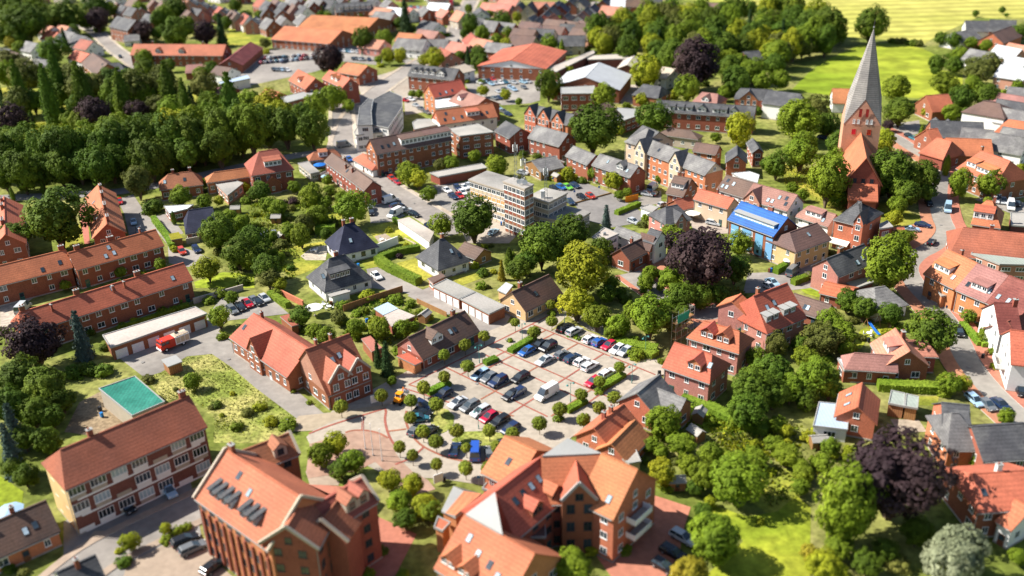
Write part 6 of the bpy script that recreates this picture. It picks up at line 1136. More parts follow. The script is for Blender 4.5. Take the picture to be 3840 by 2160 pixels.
TREES = [
('M',51.4,116.1,4.5,8.13,6.42),('l',17.7,208.4,6.09,8.1,5.78),('M',91.6,205.3,6.37,8.47,6.05),('d',-128.8,249.5,7.61,9.83,7.23),('m',30.4,113.5,3.93,5.22,3.73),('D',30.3,320.5,8.39,10.57,7.97),
('M',36.8,127.7,4.02,5.35,3.82),('D',7.9,225.6,5.59,7.44,5.31),('D',89,174,4.86,6.46,4.62),('D',-10.2,245,5.71,7.6,5.43),('d',-101.8,166.8,4.7,6.26,4.47),('M',31,186.2,4.57,6.08,4.35),
('m',7.8,109,3.15,4.2,3),('m',104.8,329.6,7.53,9.75,7.15),('D',116.5,270,6.5,8.64,6.17),('D',46.3,156.7,3.81,5.07,3.62),('d',52.3,162,3.81,5.07,3.62),('m',60.7,160.5,3.78,5.03,3.59),
('d',16.7,236.1,4.87,6.48,4.63),('m',95.3,264.5,5.63,9.63,7.49),('d',-279.1,562.2,11.6,13.62,11.02),('d',-95.9,164.4,3.85,5.12,3.66),('y',25.6,107.7,2.69,3.57,2.55),('d',-100.3,158.2,3.74,4.98,3.55),
('d',126.3,270.4,5.46,7.26,5.18),('m',-92.5,330.2,6.14,11.36,9.03),('d',43.7,149.6,3.21,4.27,3.05),('m',-46.5,260.3,4.85,6.45,4.6),('D',54.2,339.7,6.09,8.1,5.78),('o',66.6,176.1,3.64,4.84,3.46),
('m',27.5,147.6,3.09,4.11,2.93),('l',15,195.9,3.73,4.96,3.54),('d',-120.9,305.7,5.71,8.95,6.78),('d',-82.2,243.9,4.59,6.11,4.36),('d',-113.1,324.4,5.91,10.14,7.9),('o',-162.6,406.9,7.35,9.58,6.98),
('m',-97,332.1,5.84,10.51,8.29),('d',-103.3,327.9,5.73,11.05,8.87),('m',-97.4,350.9,5.97,9.34,7.07),('d',-152.2,309.3,5.58,10.64,8.52),('d',170.7,500.8,8.35,10.53,7.93),('d',-135,315.6,5.53,10.27,8.17),
('l',-123.8,338.8,5.77,9.69,7.49),('d',-139.3,245.2,4.61,6.13,4.38),('l',45.8,108.9,2.41,3.2,2.29),('d',-136.4,299.5,5.28,8.78,6.77),('l',62.3,412.3,6.57,8.74,6.24),('d',-71.2,239.5,4.12,5.47,3.91),
('m',-141.8,328.8,5.67,9.83,7.68),('d',-131.9,319.8,5.49,9.51,7.42),('l',83.9,329.3,5.39,7.17,5.12),('d',-82.2,340.4,5.54,8.95,6.84),('d',-73.3,231.1,4,5.31,3.8),('m',32.3,131.6,2.58,3.43,2.45),
('d',-90,342.4,5.57,8.99,6.88),('d',50.9,156.1,2.93,3.9,2.78),('m',-118.2,343.9,5.7,8.99,6.82),('d',-119.6,321.7,5.4,10.22,8.17),('m',-138.5,331.5,5.63,10.29,8.15),('m',97.1,298.2,4.95,6.58,4.7),
('d',-128.4,317.8,5.36,10.34,8.3),('m',-129.2,341.3,5.63,8.74,6.6),('d',-133.2,337.5,5.59,9.27,7.15),('d',-171.1,322.4,5.6,9.74,7.61),('m',-123,324.8,5.34,8.81,6.78),('d',-140.4,313.2,5.25,9.97,7.98),
('d',-134.9,306.9,5.13,7.64,5.7),('d',40.1,199.1,3.31,4.4,3.14),('d',-183.7,536.5,8.34,10.52,7.92),('D',191.5,497.6,7.79,10,7.4),('d',56.3,213.3,3.49,4.65,3.32),('d',-63.8,222.6,3.62,4.81,3.44),
('d',-72.2,337.7,5.14,8.3,6.34),('d',-101.4,319.1,4.99,8.18,6.29),('d',-160.8,297.5,5.01,8.47,6.56),('d',-102.5,349.4,5.36,9.09,7.05),('o',-190.5,418.8,6.66,8.86,6.33),('l',-97.3,377.3,5.67,7.54,5.39),
('d',63,115.9,2.36,3.14,2.24),('d',-175.4,312.2,5.23,9.54,7.55),('m',54.8,158.1,2.76,3.68,2.63),('d',-168.2,299.4,5,7.25,5.35),('d',-95.3,157.1,2.94,3.92,2.8),('m',71,178.2,3.03,4.03,2.88),
('d',-268.5,590.9,9.12,11.26,8.66),('o',117.2,347.9,5.28,7.02,5.02),('m',128.8,445.1,6.57,8.74,6.24),('d',-127.1,323.9,4.99,8.63,6.74),('l',25.2,132.6,2.34,3.33,2.44),('d',-152.5,315.9,5.02,8.39,6.48),
('m',-20,127.5,2.27,3.02,2.16),('d',-108.5,323.1,4.87,7.06,5.21),('m',-307.9,631.4,9.69,11.81,9.21),('o',-119.9,288.7,4.49,6.83,5.12),('d',163.9,512.6,7.47,9.69,7.09),('m',19.2,190.6,2.97,3.95,2.82),
('l',-166.2,327.6,5.2,9.12,7.14),('m',-176.4,323.5,5.19,9.38,7.41),('d',-316.9,625.7,9.61,11.73,9.13),('d',118.3,261.8,4.14,5.5,3.93),('d',-147.6,313.6,4.89,8.84,6.98),('d',148.5,346,5.26,6.99,4.99),
('m',49.9,113.3,2.17,2.89,2.06),('m',-158.8,314.7,4.93,9.24,7.37),('d',-145.9,306.1,4.75,6.83,5.02),('d',-112.5,316.1,4.7,7.15,5.36),('d',-112.6,334.2,4.9,8.43,6.57),('d',52.9,109.5,2.12,2.82,2.01),
('m',-77,377.1,5.27,7,5),('d',-118,329,4.82,8.79,6.96),('d',-101.8,334.2,4.79,9.11,7.29),('l',-89.9,367,5.14,6.84,4.88),('d',188.3,361.3,5.46,7.26,5.19),('m',44,233.9,3.37,4.48,3.2),
('d',-118.7,314.3,4.56,7.22,5.48),('m',71.5,185,2.9,3.86,2.75),('d',-107.8,332.6,4.72,8.53,6.74),('d',-161.6,314.6,4.76,9.31,7.5),('m',48.1,137.4,2.31,3.08,2.2),('m',40.3,380.5,5.11,6.79,4.85),
('o',-225.3,441.3,6.52,8.67,6.19),('d',-280,586.2,8.45,10.63,8.03),('d',78.2,437.9,5.85,9.33,7.11),('m',-168.6,318.7,4.8,8.23,6.41),('d',-172.2,314.3,4.77,9.34,7.53),('l',-18.2,132.2,2.16,2.88,2.05),
('m',-151.5,331.8,4.84,8.35,6.51),('d',-129.2,310.8,4.49,6.56,4.85),('m',75.9,387.5,5.19,6.9,4.93),('m',122.7,521.7,6.92,10.99,8.39),('m',147.1,467.8,6.35,9.24,6.83),('d',56,509,6.61,9.14,6.63),
('d',4.1,222.4,3.1,4.13,2.95),('o',-150.4,412.1,5.69,9.73,7.56),('d',87.2,290.3,4.04,5.37,3.83),('m',-140.7,320.9,4.6,7.78,6.04),('d',108.2,462.8,6.12,8.53,6.21),('d',24.1,229.2,3.18,4.23,3.02),
('d',-150.7,303.3,4.45,6.82,5.13),('d',-145.4,316,4.56,8.77,7.03),('l',79.4,519.7,6.69,11.23,8.69),('m',-159.8,331.8,4.76,7.55,5.74),('d',97.8,393.9,5.21,7.4,5.42),('m',-111.9,351.9,4.77,7.51,5.7),
('m',-115.1,348.6,4.73,8.42,6.63),('d',-157.6,302.9,4.42,6.71,5.03),('m',95.8,554.3,7.08,9.7,7.1),('l',-123.3,348.9,4.75,7.52,5.72),('m',-162.7,328.6,4.7,8.67,6.89),('m',-148.5,335.7,4.69,7.48,5.69),
('m',61.4,229.8,3.19,4.24,3.03),('m',-107.6,352.4,4.69,7.92,6.14),('m',96.7,463.5,5.93,9.94,7.69),('m',29.9,141.6,2.18,2.9,2.07),('m',-29.4,139.1,2.15,2.87,2.05),('l',-16.1,126.7,2.01,2.68,1.91),
('d',86.2,188.6,2.83,3.77,2.69),('m',-36.2,142.1,2.19,2.91,2.08),('m',145.5,267.3,3.91,5.2,3.72),('d',-90,149,2.45,3.27,2.33),('d',103.1,466.9,5.91,9.14,6.89),('d',-171.5,319.9,4.56,7.81,6.08),
('d',-236.9,497.7,6.75,8.98,6.42),('l',-79.4,223.9,3.12,4.15,2.96),('d',-93.8,149.2,2.46,3.27,2.33),('m',24.1,187.3,2.59,3.45,2.46),('l',168.1,516.7,6.64,11.5,8.98),('m',-107.1,388.3,4.99,6.64,4.74),
('m',-33.1,294.2,3.76,5,3.57),('m',110.4,417.3,5.32,7.08,5.06),('m',161.3,381.1,5.11,6.8,4.86),('m',-137.3,339.5,4.53,8.2,6.48),('m',62.8,158.9,2.38,3.17,2.26),('d',18.2,397.4,4.88,7.88,6.02),
('o',-245.9,468.1,6.39,8.5,6.07),('l',139.5,459.7,5.82,8.78,6.57),('d',156,519,6.53,9.84,7.36),('m',-61.5,275.6,3.56,4.73,3.38),('d',81,191.7,2.75,3.66,2.62),('d',144.1,492.6,6.18,8.22,5.87),
('d',160,558.3,6.96,9.93,7.33),('o',-134.9,415.8,5.3,7.06,5.04),('d',111.1,517.8,6.34,10.29,7.88),('l',-33.7,144.8,2.13,2.83,2.02),('d',127.2,490.3,6.07,8.6,6.3),('m',140.1,508.7,6.31,9.17,6.77),
('o',89.2,497.9,6.05,9.71,7.41),('l',123.6,300.7,3.99,5.31,3.8),('l',130.6,314.1,4.15,5.52,3.94),('o',90.7,457.3,5.57,8.56,6.45),('m',-137.8,380.1,4.85,6.79,4.94),('o',204.4,404.7,5.39,7.17,5.12),
('d',1.7,219.1,2.81,3.74,2.67),('m',-118.8,375,4.71,7.14,5.35),('d',13,228.8,2.91,3.87,2.77),('m',163.1,537.4,6.58,10.86,8.36),('m',-172,331,4.46,8.16,6.47),('m',95.1,446.8,5.38,8.92,6.87),
('l',48,108.4,1.81,2.4,1.72),('m',159.2,485.4,5.98,10.41,8.13),('d',158.7,467.7,5.78,9.22,7.03),('d',78.8,196.1,2.69,3.57,2.55),('o',36.1,188.7,2.49,3.32,2.37),('o',-185.3,425,5.41,7.2,5.14),
('l',63.6,516.5,6.04,9.76,7.46),('l',-155.4,332.7,4.34,7.33,5.68),('d',45,199.6,2.61,3.47,2.48),('m',110.1,539.5,6.37,8.76,6.34),('d',56.9,112.8,1.86,2.47,1.76),('d',52.6,215.6,2.78,3.69,2.64),
('d',-92,162.3,2.42,3.22,2.3),('m',87.2,479.1,5.64,9.48,7.33),('m',-59.1,244.8,3.08,4.1,2.93),('o',92.9,534.2,6.24,9.75,7.38),('d',179.6,363.2,4.71,6.26,4.47),('d',-91.5,156.3,2.35,3.13,2.23),
('l',-22.4,133.9,1.92,2.56,1.83),('m',-14.7,125.1,1.83,2.43,1.74),('m',83.7,547.2,6.31,9.97,7.57),('d',-183.6,329.4,4.38,7.6,5.93),('d',-268.7,639.3,7.85,10.06,7.46),('l',104.8,549.6,6.37,8.81,6.39),
('m',-74.5,396.2,4.66,6.2,4.43),('m',35.2,138.9,1.98,2.63,1.88),('m',-70.3,230.2,2.93,3.89,2.78),('d',-80.2,361.2,4.29,6.52,4.89),('m',98.7,513.5,5.95,10.34,8.08),('d',-18.8,123.3,1.81,2.41,1.72),
('l',48.8,496.8,5.67,7.77,5.61),('m',38.7,136.1,1.95,2.59,1.85),('m',93.8,485.6,5.6,9.72,7.59),('d',78.1,491.2,5.63,8.48,6.34),('m',-69.6,197.6,2.59,3.44,2.46),('d',102.3,426.4,4.99,7.19,5.3),
('m',42.6,137.4,1.96,2.61,1.86),('d',49.6,510.7,5.78,10.1,7.9),('m',-19.6,249.5,2.99,3.97,2.84),('d',-91.9,141.1,2.18,2.9,2.07),('m',61.7,171.4,2.31,3.08,2.2),('m',107.9,431.6,5.03,6.69,4.78),
('m',-3.7,300.8,3.5,4.65,3.32),('m',103.5,314.7,3.81,5.07,3.62),('d',57.2,156,2.15,2.86,2.05),('m',-30.6,189.3,2.39,3.4,2.49),('d',171.2,513.6,6.03,9.3,7.01),('o',-208.2,395.6,5.02,7.85,5.94),
('l',122.5,464,5.37,9.04,7),('d',123,429.7,5.01,6.66,4.76),('m',39.7,211,2.6,3.46,2.47),('d',117.7,334.7,4.02,5.35,3.82),('m',49.9,132.8,1.91,2.54,1.82),('d',103.9,455.2,5.19,7.94,5.97),
('m',182.3,384,4.74,6.3,4.5),('o',-142.3,402.3,4.75,6.79,4.99),('o',140.9,460.7,5.33,7.1,5.07),('m',-57.5,259.9,3.09,4.11,2.94),('o',-197.8,433.6,5.27,7.88,5.88),('d',-50,196.7,2.46,3.27,2.34),
('d',-172,407.5,4.9,7.91,6.05),('d',60.3,500.5,5.55,7.6,5.49),('d',113,269.6,3.34,4.44,3.17),('o',149.6,529.9,6.02,8.3,6.02),('d',83.3,496.3,5.51,9.4,7.31),('o',-143.7,385,4.54,6.04,4.32),
('d',-31.8,137.9,1.88,2.49,1.78),('m',51.2,171.8,2.21,2.94,2.1),('o',-161.7,422.9,4.94,6.57,4.69),('o',57,176.6,2.26,3.43,2.58),('d',117.3,462.8,5.17,7.84,5.87),('d',-212.4,626.2,7.06,9.31,6.71),
('d',112.7,308.6,3.63,5.89,4.51),('o',-166.7,415.8,4.83,6.48,4.65),('m',105.4,289.3,3.41,5.71,4.41),('d',134.9,561.1,6.15,9.17,6.84),('l',74.1,476.2,5.17,7.38,5.42),('l',-29.6,290.9,3.24,4.31,3.08),
('m',-169.8,367.6,4.36,5.8,4.14),('m',43.8,208.9,2.46,3.27,2.34),('d',60.2,467.4,5,8.16,6.26),('d',39.5,192.5,2.3,3.07,2.19),('d',49.3,202,2.4,3.19,2.28),('d',153.6,486.3,5.36,8.18,6.14),
('o',-60.2,255.2,2.9,3.86,2.76),('d',-182,432.1,4.93,7.47,5.6),('d',72.1,526.3,5.55,7.75,5.64),('d',65.9,498.7,5.26,8.85,6.85),('m',105.5,445.9,4.81,6.03,4.2),('o',54,486.5,5.12,8.78,6.84),
('d',-204.2,401.6,4.73,6.3,4.5),('o',-249.7,473.8,5.58,8.05,5.93),('m',107.1,234.2,2.84,2.97,1.89),('o',-62.3,218.2,2.55,3.39,2.42),('o',-217.7,442.2,5.14,6.84,4.88),('d',-67.9,234,2.7,3.59,2.56),
('m',30.4,136,1.77,2.35,1.68),('d',-88.6,138.1,1.97,2.62,1.87),('m',-241.7,455.3,5.32,7.36,5.34),('d',-175.4,458,5.07,6.74,4.81),('d',-75.6,510.2,5.32,8.09,6.06),('d',154.1,498.6,5.37,8.07,6.03),
('v',58.5,111.5,1.7,.76,1.27),('t',-112.4,278.3,2.98,1.34,2.23),('t',-89.7,177.9,1.96,.88,1.47),('t',-93.2,178.5,1.96,.88,1.47),('s',-44.7,154.7,1.56,.7,1.17),('s',26.8,178.3,1.64,.74,1.23),
('u',-36.1,211,1.87,.84,1.4),('s',-186.3,587.1,4.82,2.21,3.68),('t',-96,177.2,1.74,.78,1.3),('u',11.5,116.9,1.2,.54,.9),('t',27.5,205.6,1.71,.77,1.28),('s',-29.1,208.8,1.73,.78,1.3),
('s',-25.5,183.7,1.56,.7,1.17),('t',34.8,218.5,1.79,.69,1.14),('u',-48.5,156.1,1.38,.62,1.03),('t',-63.5,117.1,1.2,.54,.9),('u',55.1,145.5,1.31,.59,.98),('s',54,138.2,1.26,.57,.94),
('s',42.2,151.4,1.28,.65,1.09),('s',77.9,135.2,1.24,.56,.93),('s',16.8,116.6,1.03,.47,.78),('s',-355.5,695.5,5.15,2.64,4.39),('v',-65.5,246.6,1.78,.74,1.24),('t',42.4,221.2,1.58,.71,1.18),
('s',-23.8,194.6,1.4,.63,1.05),('u',16,297.7,1.99,.9,1.49),('v',-70.7,240.6,1.7,.69,1.15),('s',-41.9,206.5,1.47,.66,1.1),('t',-55.5,263.3,1.8,.81,1.35),('s',-37.8,191.5,1.38,.62,1.04),
('t',-40.5,198.6,1.42,.64,1.07),('t',-48.8,194.6,1.4,.63,1.05),('t',42.8,209.7,1.47,.73,1.22),('w',-69,281.3,1.9,.85,1.42),('v',-58.9,284.7,1.9,.91,1.52),('v',-59.5,268.7,1.81,.71,1.18),
('s',-59.5,214.3,1.51,.68,1.14),('s',26.1,132.1,1.04,.47,.78),('u',-88.6,296,1.98,.89,1.49),('s',-74.1,215.3,1.52,.68,1.14),('u',-52.2,161.8,1.21,.55,.91),('v',-54.2,159.7,1.2,.54,.9),
('t',-22.5,118,.96,.43,.72),('s',-55,154.8,1.17,.53,.88),('v',-76.3,258.2,1.73,.73,1.22),('s',-23.8,112.9,.93,.42,.7),('t',66.9,168.3,1.25,.56,.94),('t',-70.3,222.5,1.52,.72,1.21),
('s',-72.2,275,1.79,.81,1.36),('v',-74,244.6,1.63,.68,1.13),('v',-78.7,174,1.28,.58,.96),('v',76.3,215.7,1.47,.66,1.1),('t',-7.4,223.3,1.44,.65,1.08),('s',-219.3,641.4,4,1.7,2.84),
('s',-57.3,124.3,1,.45,.75),('s',-56,125.3,1,.45,.75),('s',-25,206.4,1.35,.61,1.01),('t',-100.5,196.8,1.41,.64,1.06),('s',27.2,184.9,1.23,.56,.93),('s',86.3,159.5,1.2,.54,.9),
('u',-52.4,278.8,1.72,.83,1.38),('t',-121.9,198.1,1.42,.64,1.07),('u',49.4,149.2,1.05,.48,.8),('s',-58.3,122.2,.95,.43,.72),('s',-63.7,278.6,1.68,.85,1.41),('s',-84,212.1,1.38,.62,1.03),
('s',-59.4,256.9,1.55,.77,1.29),('v',-64.1,225.5,1.4,.73,1.21),('t',44,140.8,.98,.43,.72),('t',-81.6,116.4,.95,.43,.72),('s',-8,215.8,1.27,.57,.95),('s',189.6,391.6,2.35,.93,1.55),
('v',-70.4,245.8,1.45,.76,1.26),('t',24,293.5,1.64,.74,1.23),('v',38.6,254,1.45,.65,1.09),('s',-36.2,203.7,1.21,.55,.91),('v',-40.4,207.7,1.23,.55,.92),('v',-82.1,242.5,1.44,.73,1.22),
('v',-52.1,261.7,1.49,.64,1.07),('v',78.9,191.4,1.2,.46,.77),('s',226.2,459.3,2.7,1.08,1.8),('s',38.3,141.9,.93,.44,.74),('v',28.8,139.6,.91,.41,.68),('s',87.5,186.9,1.18,.62,1.04),
('s',14.1,117.5,.8,.36,.6),('s',-67.8,192.6,1.16,.52,.87),('t',48.4,151.1,.96,.5,.84),('u',-155.8,410.3,2.28,1.05,1.76),('s',-18.2,112.7,.78,.35,.58),('s',-76.4,211.7,1.25,.56,.94),
('s',8.4,154.8,.94,.42,.7),('t',-61.2,163.1,1.02,.46,.76),('u',66.6,148.3,.97,.46,.76),('t',67.7,174.6,1.07,.48,.8),('u',-159,431.7,2.35,1.21,2.02),('s',-86.3,206.9,1.23,.55,.92),
('s',-329.8,688.3,3.82,1.74,2.89),('u',-75.4,279.4,1.52,.64,1.06),('t',-188.6,413.5,2.29,1.13,1.88),('s',-76.4,262,1.43,.63,1.06),('s',-93.1,199,1.19,.54,.89),('s',-253.1,600.9,3.23,1.39,2.32),
('u',93.7,189.8,1.15,.58,.97),('t',-94,189,1.14,.51,.86),('t',24.7,211.5,1.14,.48,.81),('s',-84.5,283.9,1.51,.72,1.2),('v',-106.3,381.7,1.97,.97,1.61),('u',45.4,135.7,.85,.39,.65),
('t',37.8,219.8,1.18,.58,.97),('s',-188.9,358.3,2,.99,1.66),('u',-9.8,228.2,1.2,.54,.9),('s',88.2,426.3,2.13,.82,1.36),('s',-21.4,201.3,1.08,.49,.81),('s',65,148.1,.91,.43,.72),
('t',-72.8,255.6,1.35,.71,1.18),('u',-99.4,229.2,1.28,.58,.96),('s',-37.9,202.3,1.09,.49,.81),('s',103.8,175.6,1.08,.48,.81),('s',17.4,164.2,.92,.41,.69),('s',40.5,259.5,1.33,.6,1),
('u',101.7,169.4,1.05,.47,.79),('v',109.9,180.5,1.1,.5,.83),('v',-68.2,275.8,1.41,.64,1.06),('t',-68.5,249.6,1.3,.59,.99),('s',201.5,398.9,2.13,.98,1.64),('v',72,179.1,1.01,.52,.87),
('s',-68.8,246.5,1.27,.53,.89),('v',-53,258.1,1.3,.57,.95),('t',10.6,321.5,1.55,.62,1.04),('v',-79.2,115.7,.79,.36,.59),('u',-228.9,423.9,2.22,.97,1.62),('v',-24.7,115.9,.71,.32,.54),
('s',230.3,431.2,2.25,1.03,1.71),('t',89.3,418.8,1.98,.92,1.53),('u',-187,378.7,1.95,.76,1.27),('v',-66,247.7,1.24,.49,.81),('u',-95.5,245.7,1.27,.57,.95),('t',212.4,490.6,2.44,1.18,1.97),
('t',51.7,421.5,1.95,1.05,1.76),('v',-119,382.6,1.84,.71,1.19),('s',-188.7,420.5,2.1,1.12,1.87),('s',-194.6,377.3,1.94,.96,1.6),('s',-139.4,397.1,1.92,.81,1.35),('s',43,567.9,2.55,1.28,2.13),
('t',-74,241.4,1.2,.62,1.03),('u',-201.3,379.2,1.94,1.02,1.7),('t',96.2,398.8,1.85,.78,1.29),('u',84.3,185.8,1,.4,.66),('t',5.4,323.7,1.48,.79,1.32),('s',62.6,141.9,.81,.42,.7),
('s',58.6,143.8,.81,.39,.64),('v',214.4,489.7,2.36,1.12,1.87),('v',209.5,497.1,2.38,1.02,1.7),('u',-109.3,396.6,1.83,.73,1.21),('s',33,610.1,2.67,1.36,2.27),('u',95,218.9,1.12,.53,.88),
('s',8,313.1,1.41,.65,1.09),('v',27.3,302.2,1.37,.61,1.02),('t',-9.7,588.5,2.55,1.22,2.03),('s',56,140.1,.78,.36,.6),('u',61.2,141.9,.79,.37,.62),('s',-22.7,202.5,.97,.43,.72),
('s',102.9,170.6,.95,.43,.71),('u',-19.9,199.2,.95,.43,.71),('u',21.7,298.1,1.33,.6,1),('t',29.8,292.4,1.31,.59,.98),('s',22.2,184.1,.89,.4,.67),('s',50.2,385.9,1.68,.82,1.36),
('v',-67,244.5,1.14,.44,.73),('t',23.3,140.3,.73,.33,.55),('v',90.7,207.6,1.03,.52,.87),('s',-57.9,211.3,1,.45,.75),('s',92.3,187.4,.96,.42,.71),('u',76.7,164.9,.86,.39,.65),
('s',-62.4,269,1.21,.65,1.08),('u',72.3,231.6,1.08,.48,.81),('u',145.8,283.8,1.37,.6,1),('v',86.2,230.6,1.09,.43,.72),('t',53.8,181.3,.88,.4,.66),('t',-75.3,232.1,1.08,.49,.82),
('t',-199.1,405.9,1.88,.78,1.31),('u',17.6,318.8,1.36,.68,1.13),('s',9.5,199.4,.91,.41,.68),('t',-59.5,230.5,1.05,.54,.9),('s',-83.9,207.8,.99,.44,.74),('t',-49.9,608.6,2.48,1.19,1.98),
('t',-13.7,544.6,2.22,1.08,1.8),('s',0,235.6,1.03,.48,.8),('v',-20.6,226.6,1,.41,.69),('t',221.5,428.1,1.97,.84,1.41),('u',57.2,148.7,.76,.34,.57),('u',-151.4,384.2,1.7,.82,1.36),
('u',40.1,122.7,.66,.3,.5),('u',-128.7,396.6,1.71,1.23,2.05),('u',-130.8,519.2,2.17,.98,1.63),('t',-194.1,404.4,1.82,.81,1.35),('v',41.1,131.2,.68,.27,.45),('u',74.7,165.4,.82,.37,.62),
('t',-103.7,224.2,1.05,.47,.79),('u',-91.8,202.2,.96,.43,.72),('u',97.8,237.4,1.08,.58,.96),('s',-79,271.8,1.17,.46,.76),('s',-48.1,268.6,1.13,.51,.86),('t',11.5,314,1.28,.52,.87),
('t',-58.1,122.3,.66,.3,.49),('t',9.2,535.1,2.1,1.05,1.76),('s',-117.4,630.9,2.5,1.13,1.88),('s',239.9,475.2,2.08,.93,1.54),('u',72.5,185.4,.86,.42,.69),('s',-36.1,189.8,.84,.37,.61),
('v',78.3,183.1,.86,.36,.6),('u',23.7,309.2,1.25,.61,1.02),('v',206.8,498,2.09,.88,1.47),('u',-7.3,241.3,1,.46,.77),('u',95.8,231.1,1.03,.5,.84),('t',211.3,494.1,2.08,.88,1.47),
('t',-33.2,553.9,2.14,.85,1.41),('u',-65.6,120,.65,.29,.49),('s',-70.4,613.7,2.36,.91,1.51),('v',-62.8,239.6,1.01,.48,.81),('v',41.9,132.9,.65,.25,.41),('s',153.9,268.9,1.22,.55,.91),
('u',158.2,300.4,1.32,.69,1.15),('v',-23.1,200.1,.84,.41,.68),('s',-16.4,234.3,.95,.4,.67),('v',99.1,235.7,1.02,.41,.69),('w',-30.8,236.5,.96,.43,.72),('v',-32,248.9,1,.45,.75),
('u',-9.5,145.8,.66,.29,.49),('v',-187.6,401.2,1.67,.73,1.22),('u',-35.6,255.5,1.02,.46,.77),('t',12.5,301.4,1.17,.53,.89),('s',43.7,500.7,1.88,1.01,1.68),('v',5.1,319.6,1.23,.54,.9),
('v',-62,162.6,.74,.33,.55),('v',-129.6,367.2,1.47,.59,.98),('s',-18.7,450,1.68,.8,1.33),('s',31.9,175.7,.75,.34,.57),('u',84,175.3,.8,.43,.71),('t',72.1,397.1,1.51,.66,1.1),
('u',153.9,310.5,1.31,.57,.94),('w',-59.3,274.4,1.08,.49,.81),('t',-65.3,258.3,1.03,.52,.86),('s',-49.4,569,2.09,.99,1.65),('t',204.4,499.2,1.97,1.02,1.7),('v',-28.4,211.3,.85,.42,.71),
('t',19.7,311.9,1.18,.55,.92),('u',-63.4,476.8,1.76,.79,1.32),('s',39,609.4,2.21,1.12,1.87),('u',-35.2,194.7,.79,.43,.71),('s',240.3,440.1,1.8,.82,1.37),('s',-73.6,269.3,1.04,.55,.92),
('s',43.2,620.7,2.2,1.11,1.84),('u',86.9,192.2,.82,.37,.61),('s',-11.5,435.4,1.56,.84,1.4),('s',-7.5,233.3,.89,.45,.74),('v',13.4,320.6,1.16,.54,.89),('u',-4.7,224.5,.85,.43,.71),
('t',-7.3,224.7,.85,.43,.72),('t',174,330.9,1.32,.67,1.11),('u',153.9,300.6,1.2,.48,.8),('t',229.3,451.6,1.75,.9,1.49),('v',-67.3,267,.99,.48,.81),('t',104.5,240.7,.94,.42,.7),
('t',39.3,573.1,1.94,.9,1.5),('s',-29.9,209.6,.78,.39,.64),('s',90.6,218,.85,.39,.66),('t',-17.8,226.7,.82,.35,.58),('u',-219,423.1,1.58,.79,1.31),('t',107.7,242.4,.92,.43,.72),
('t',-38.5,190.7,.71,.35,.58),('v',-155,381.8,1.36,.65,1.09),('t',-33.9,189.9,.7,.35,.59),('s',-.8,187,.68,.31,.51),('t',-33.5,202.2,.73,.31,.51),('s',-27.9,193.7,.7,.37,.62),
('u',150.5,272.1,1.03,.53,.88),('u',-32.2,209.3,.74,.33,.56),('t',86,198.2,.75,.32,.53),('t',-133,393.9,1.34,.55,.91),('u',15.7,309.9,1.02,.54,.89),('u',-45,209,.74,.33,.56),
('u',14.3,306.3,1,.52,.87),('t',68.4,221.2,.78,.35,.58),('s',-18.4,437.5,1.38,.69,1.14),('t',95.9,235,.84,.39,.65),('u',-17.6,240,.8,.33,.55),('s',-16.9,463.4,1.44,.6,1),
('u',174.6,335.2,1.18,.64,1.06),('s',160.8,305.9,1.08,.49,.81),('s',71.2,166.2,.62,.28,.46),('s',49.6,417.7,1.28,.65,1.08),('t',-185.6,426.7,1.38,.54,.9),('t',-30.7,202.9,.66,.31,.52),
('u',-197,398.3,1.3,.67,1.12),('v',-5.5,242.2,.75,.37,.61),('v',-229.8,432.3,1.42,.63,1.05),('v',-6.1,215.6,.67,.33,.54),('s',151.5,264.7,.9,.41,.68),('v',-71.7,170.1,.59,.27,.46),
('p',-251.3,596.8,6.45,8.58,6.13),('c',-248.3,539.9,3.08,6.78,6.48),('p',-210.8,560.1,5.22,6.94,4.96),('p',-169.2,540.8,6.17,8.21,5.86),('c',-160.8,543.4,3.94,8.58,8.28),('k',-176.8,500.7,1.68,4.56,4.36),
('k',-168.8,503.2,1.79,4.85,4.65),('k',-195.8,535.4,1.23,3.39,3.19),('c',-135.3,398.6,2.56,5.67,5.37),('c',-212.7,419.1,1.79,4.05,3.75),('c',-222.6,411.5,2.41,5.37,5.07),('c',-195.5,392.5,2.31,5.16,4.86),
('c',-190.5,383.1,1.65,3.76,3.46),('p',-163.7,367.7,6.33,8.42,6.01),('p',-151.4,379.9,4.49,5.97,4.27),('p',-197,366.4,5.53,7.35,5.25),('k',-122.7,388.8,1.46,4,3.8),('k',-198.5,413.7,1.32,3.64,3.44),
('k',-188,405.8,1.65,4.48,4.28),('k',-185.6,405.6,1.47,4.03,3.83),('k',-175.4,402.9,1.29,3.56,3.36),('k',-169.7,397.4,1.62,4.41,4.21),('k',-163.7,391.2,1.76,4.78,4.58),('k',-184.8,413,1.59,4.32,4.12),
('k',-152.8,404.4,1.73,4.69,4.49),('k',-109.9,391.7,1.68,4.57,4.37),('p',-84.7,455.7,6.71,8.93,6.38),('c',-57.5,559.4,4.91,10.62,10.32),('c',-18.9,476.7,2.01,4.51,4.21),('k',-21.5,634.5,.91,2.58,2.38),
('K',29,484.8,1.83,4.96,4.76),('p',82.4,408.5,10.39,12.47,9.87),('c',65.9,486.1,2.72,6.5,6.2),('c',134.7,525.3,3.29,7.67,7.37),('c',114.9,496.7,2.44,6.24,5.94),('c',162,549.2,2.95,7.48,7.18),
('c',142.8,489,2.86,8.05,7.75),('c',94.1,486.6,2.38,5.82,5.52),('c',79,484.9,2.6,7.05,6.75),('c',86.7,476.7,2.7,6.86,6.56),('c',150,498.8,2.23,6.21,5.91),('K',148.7,325.6,1.22,3.36,3.16),
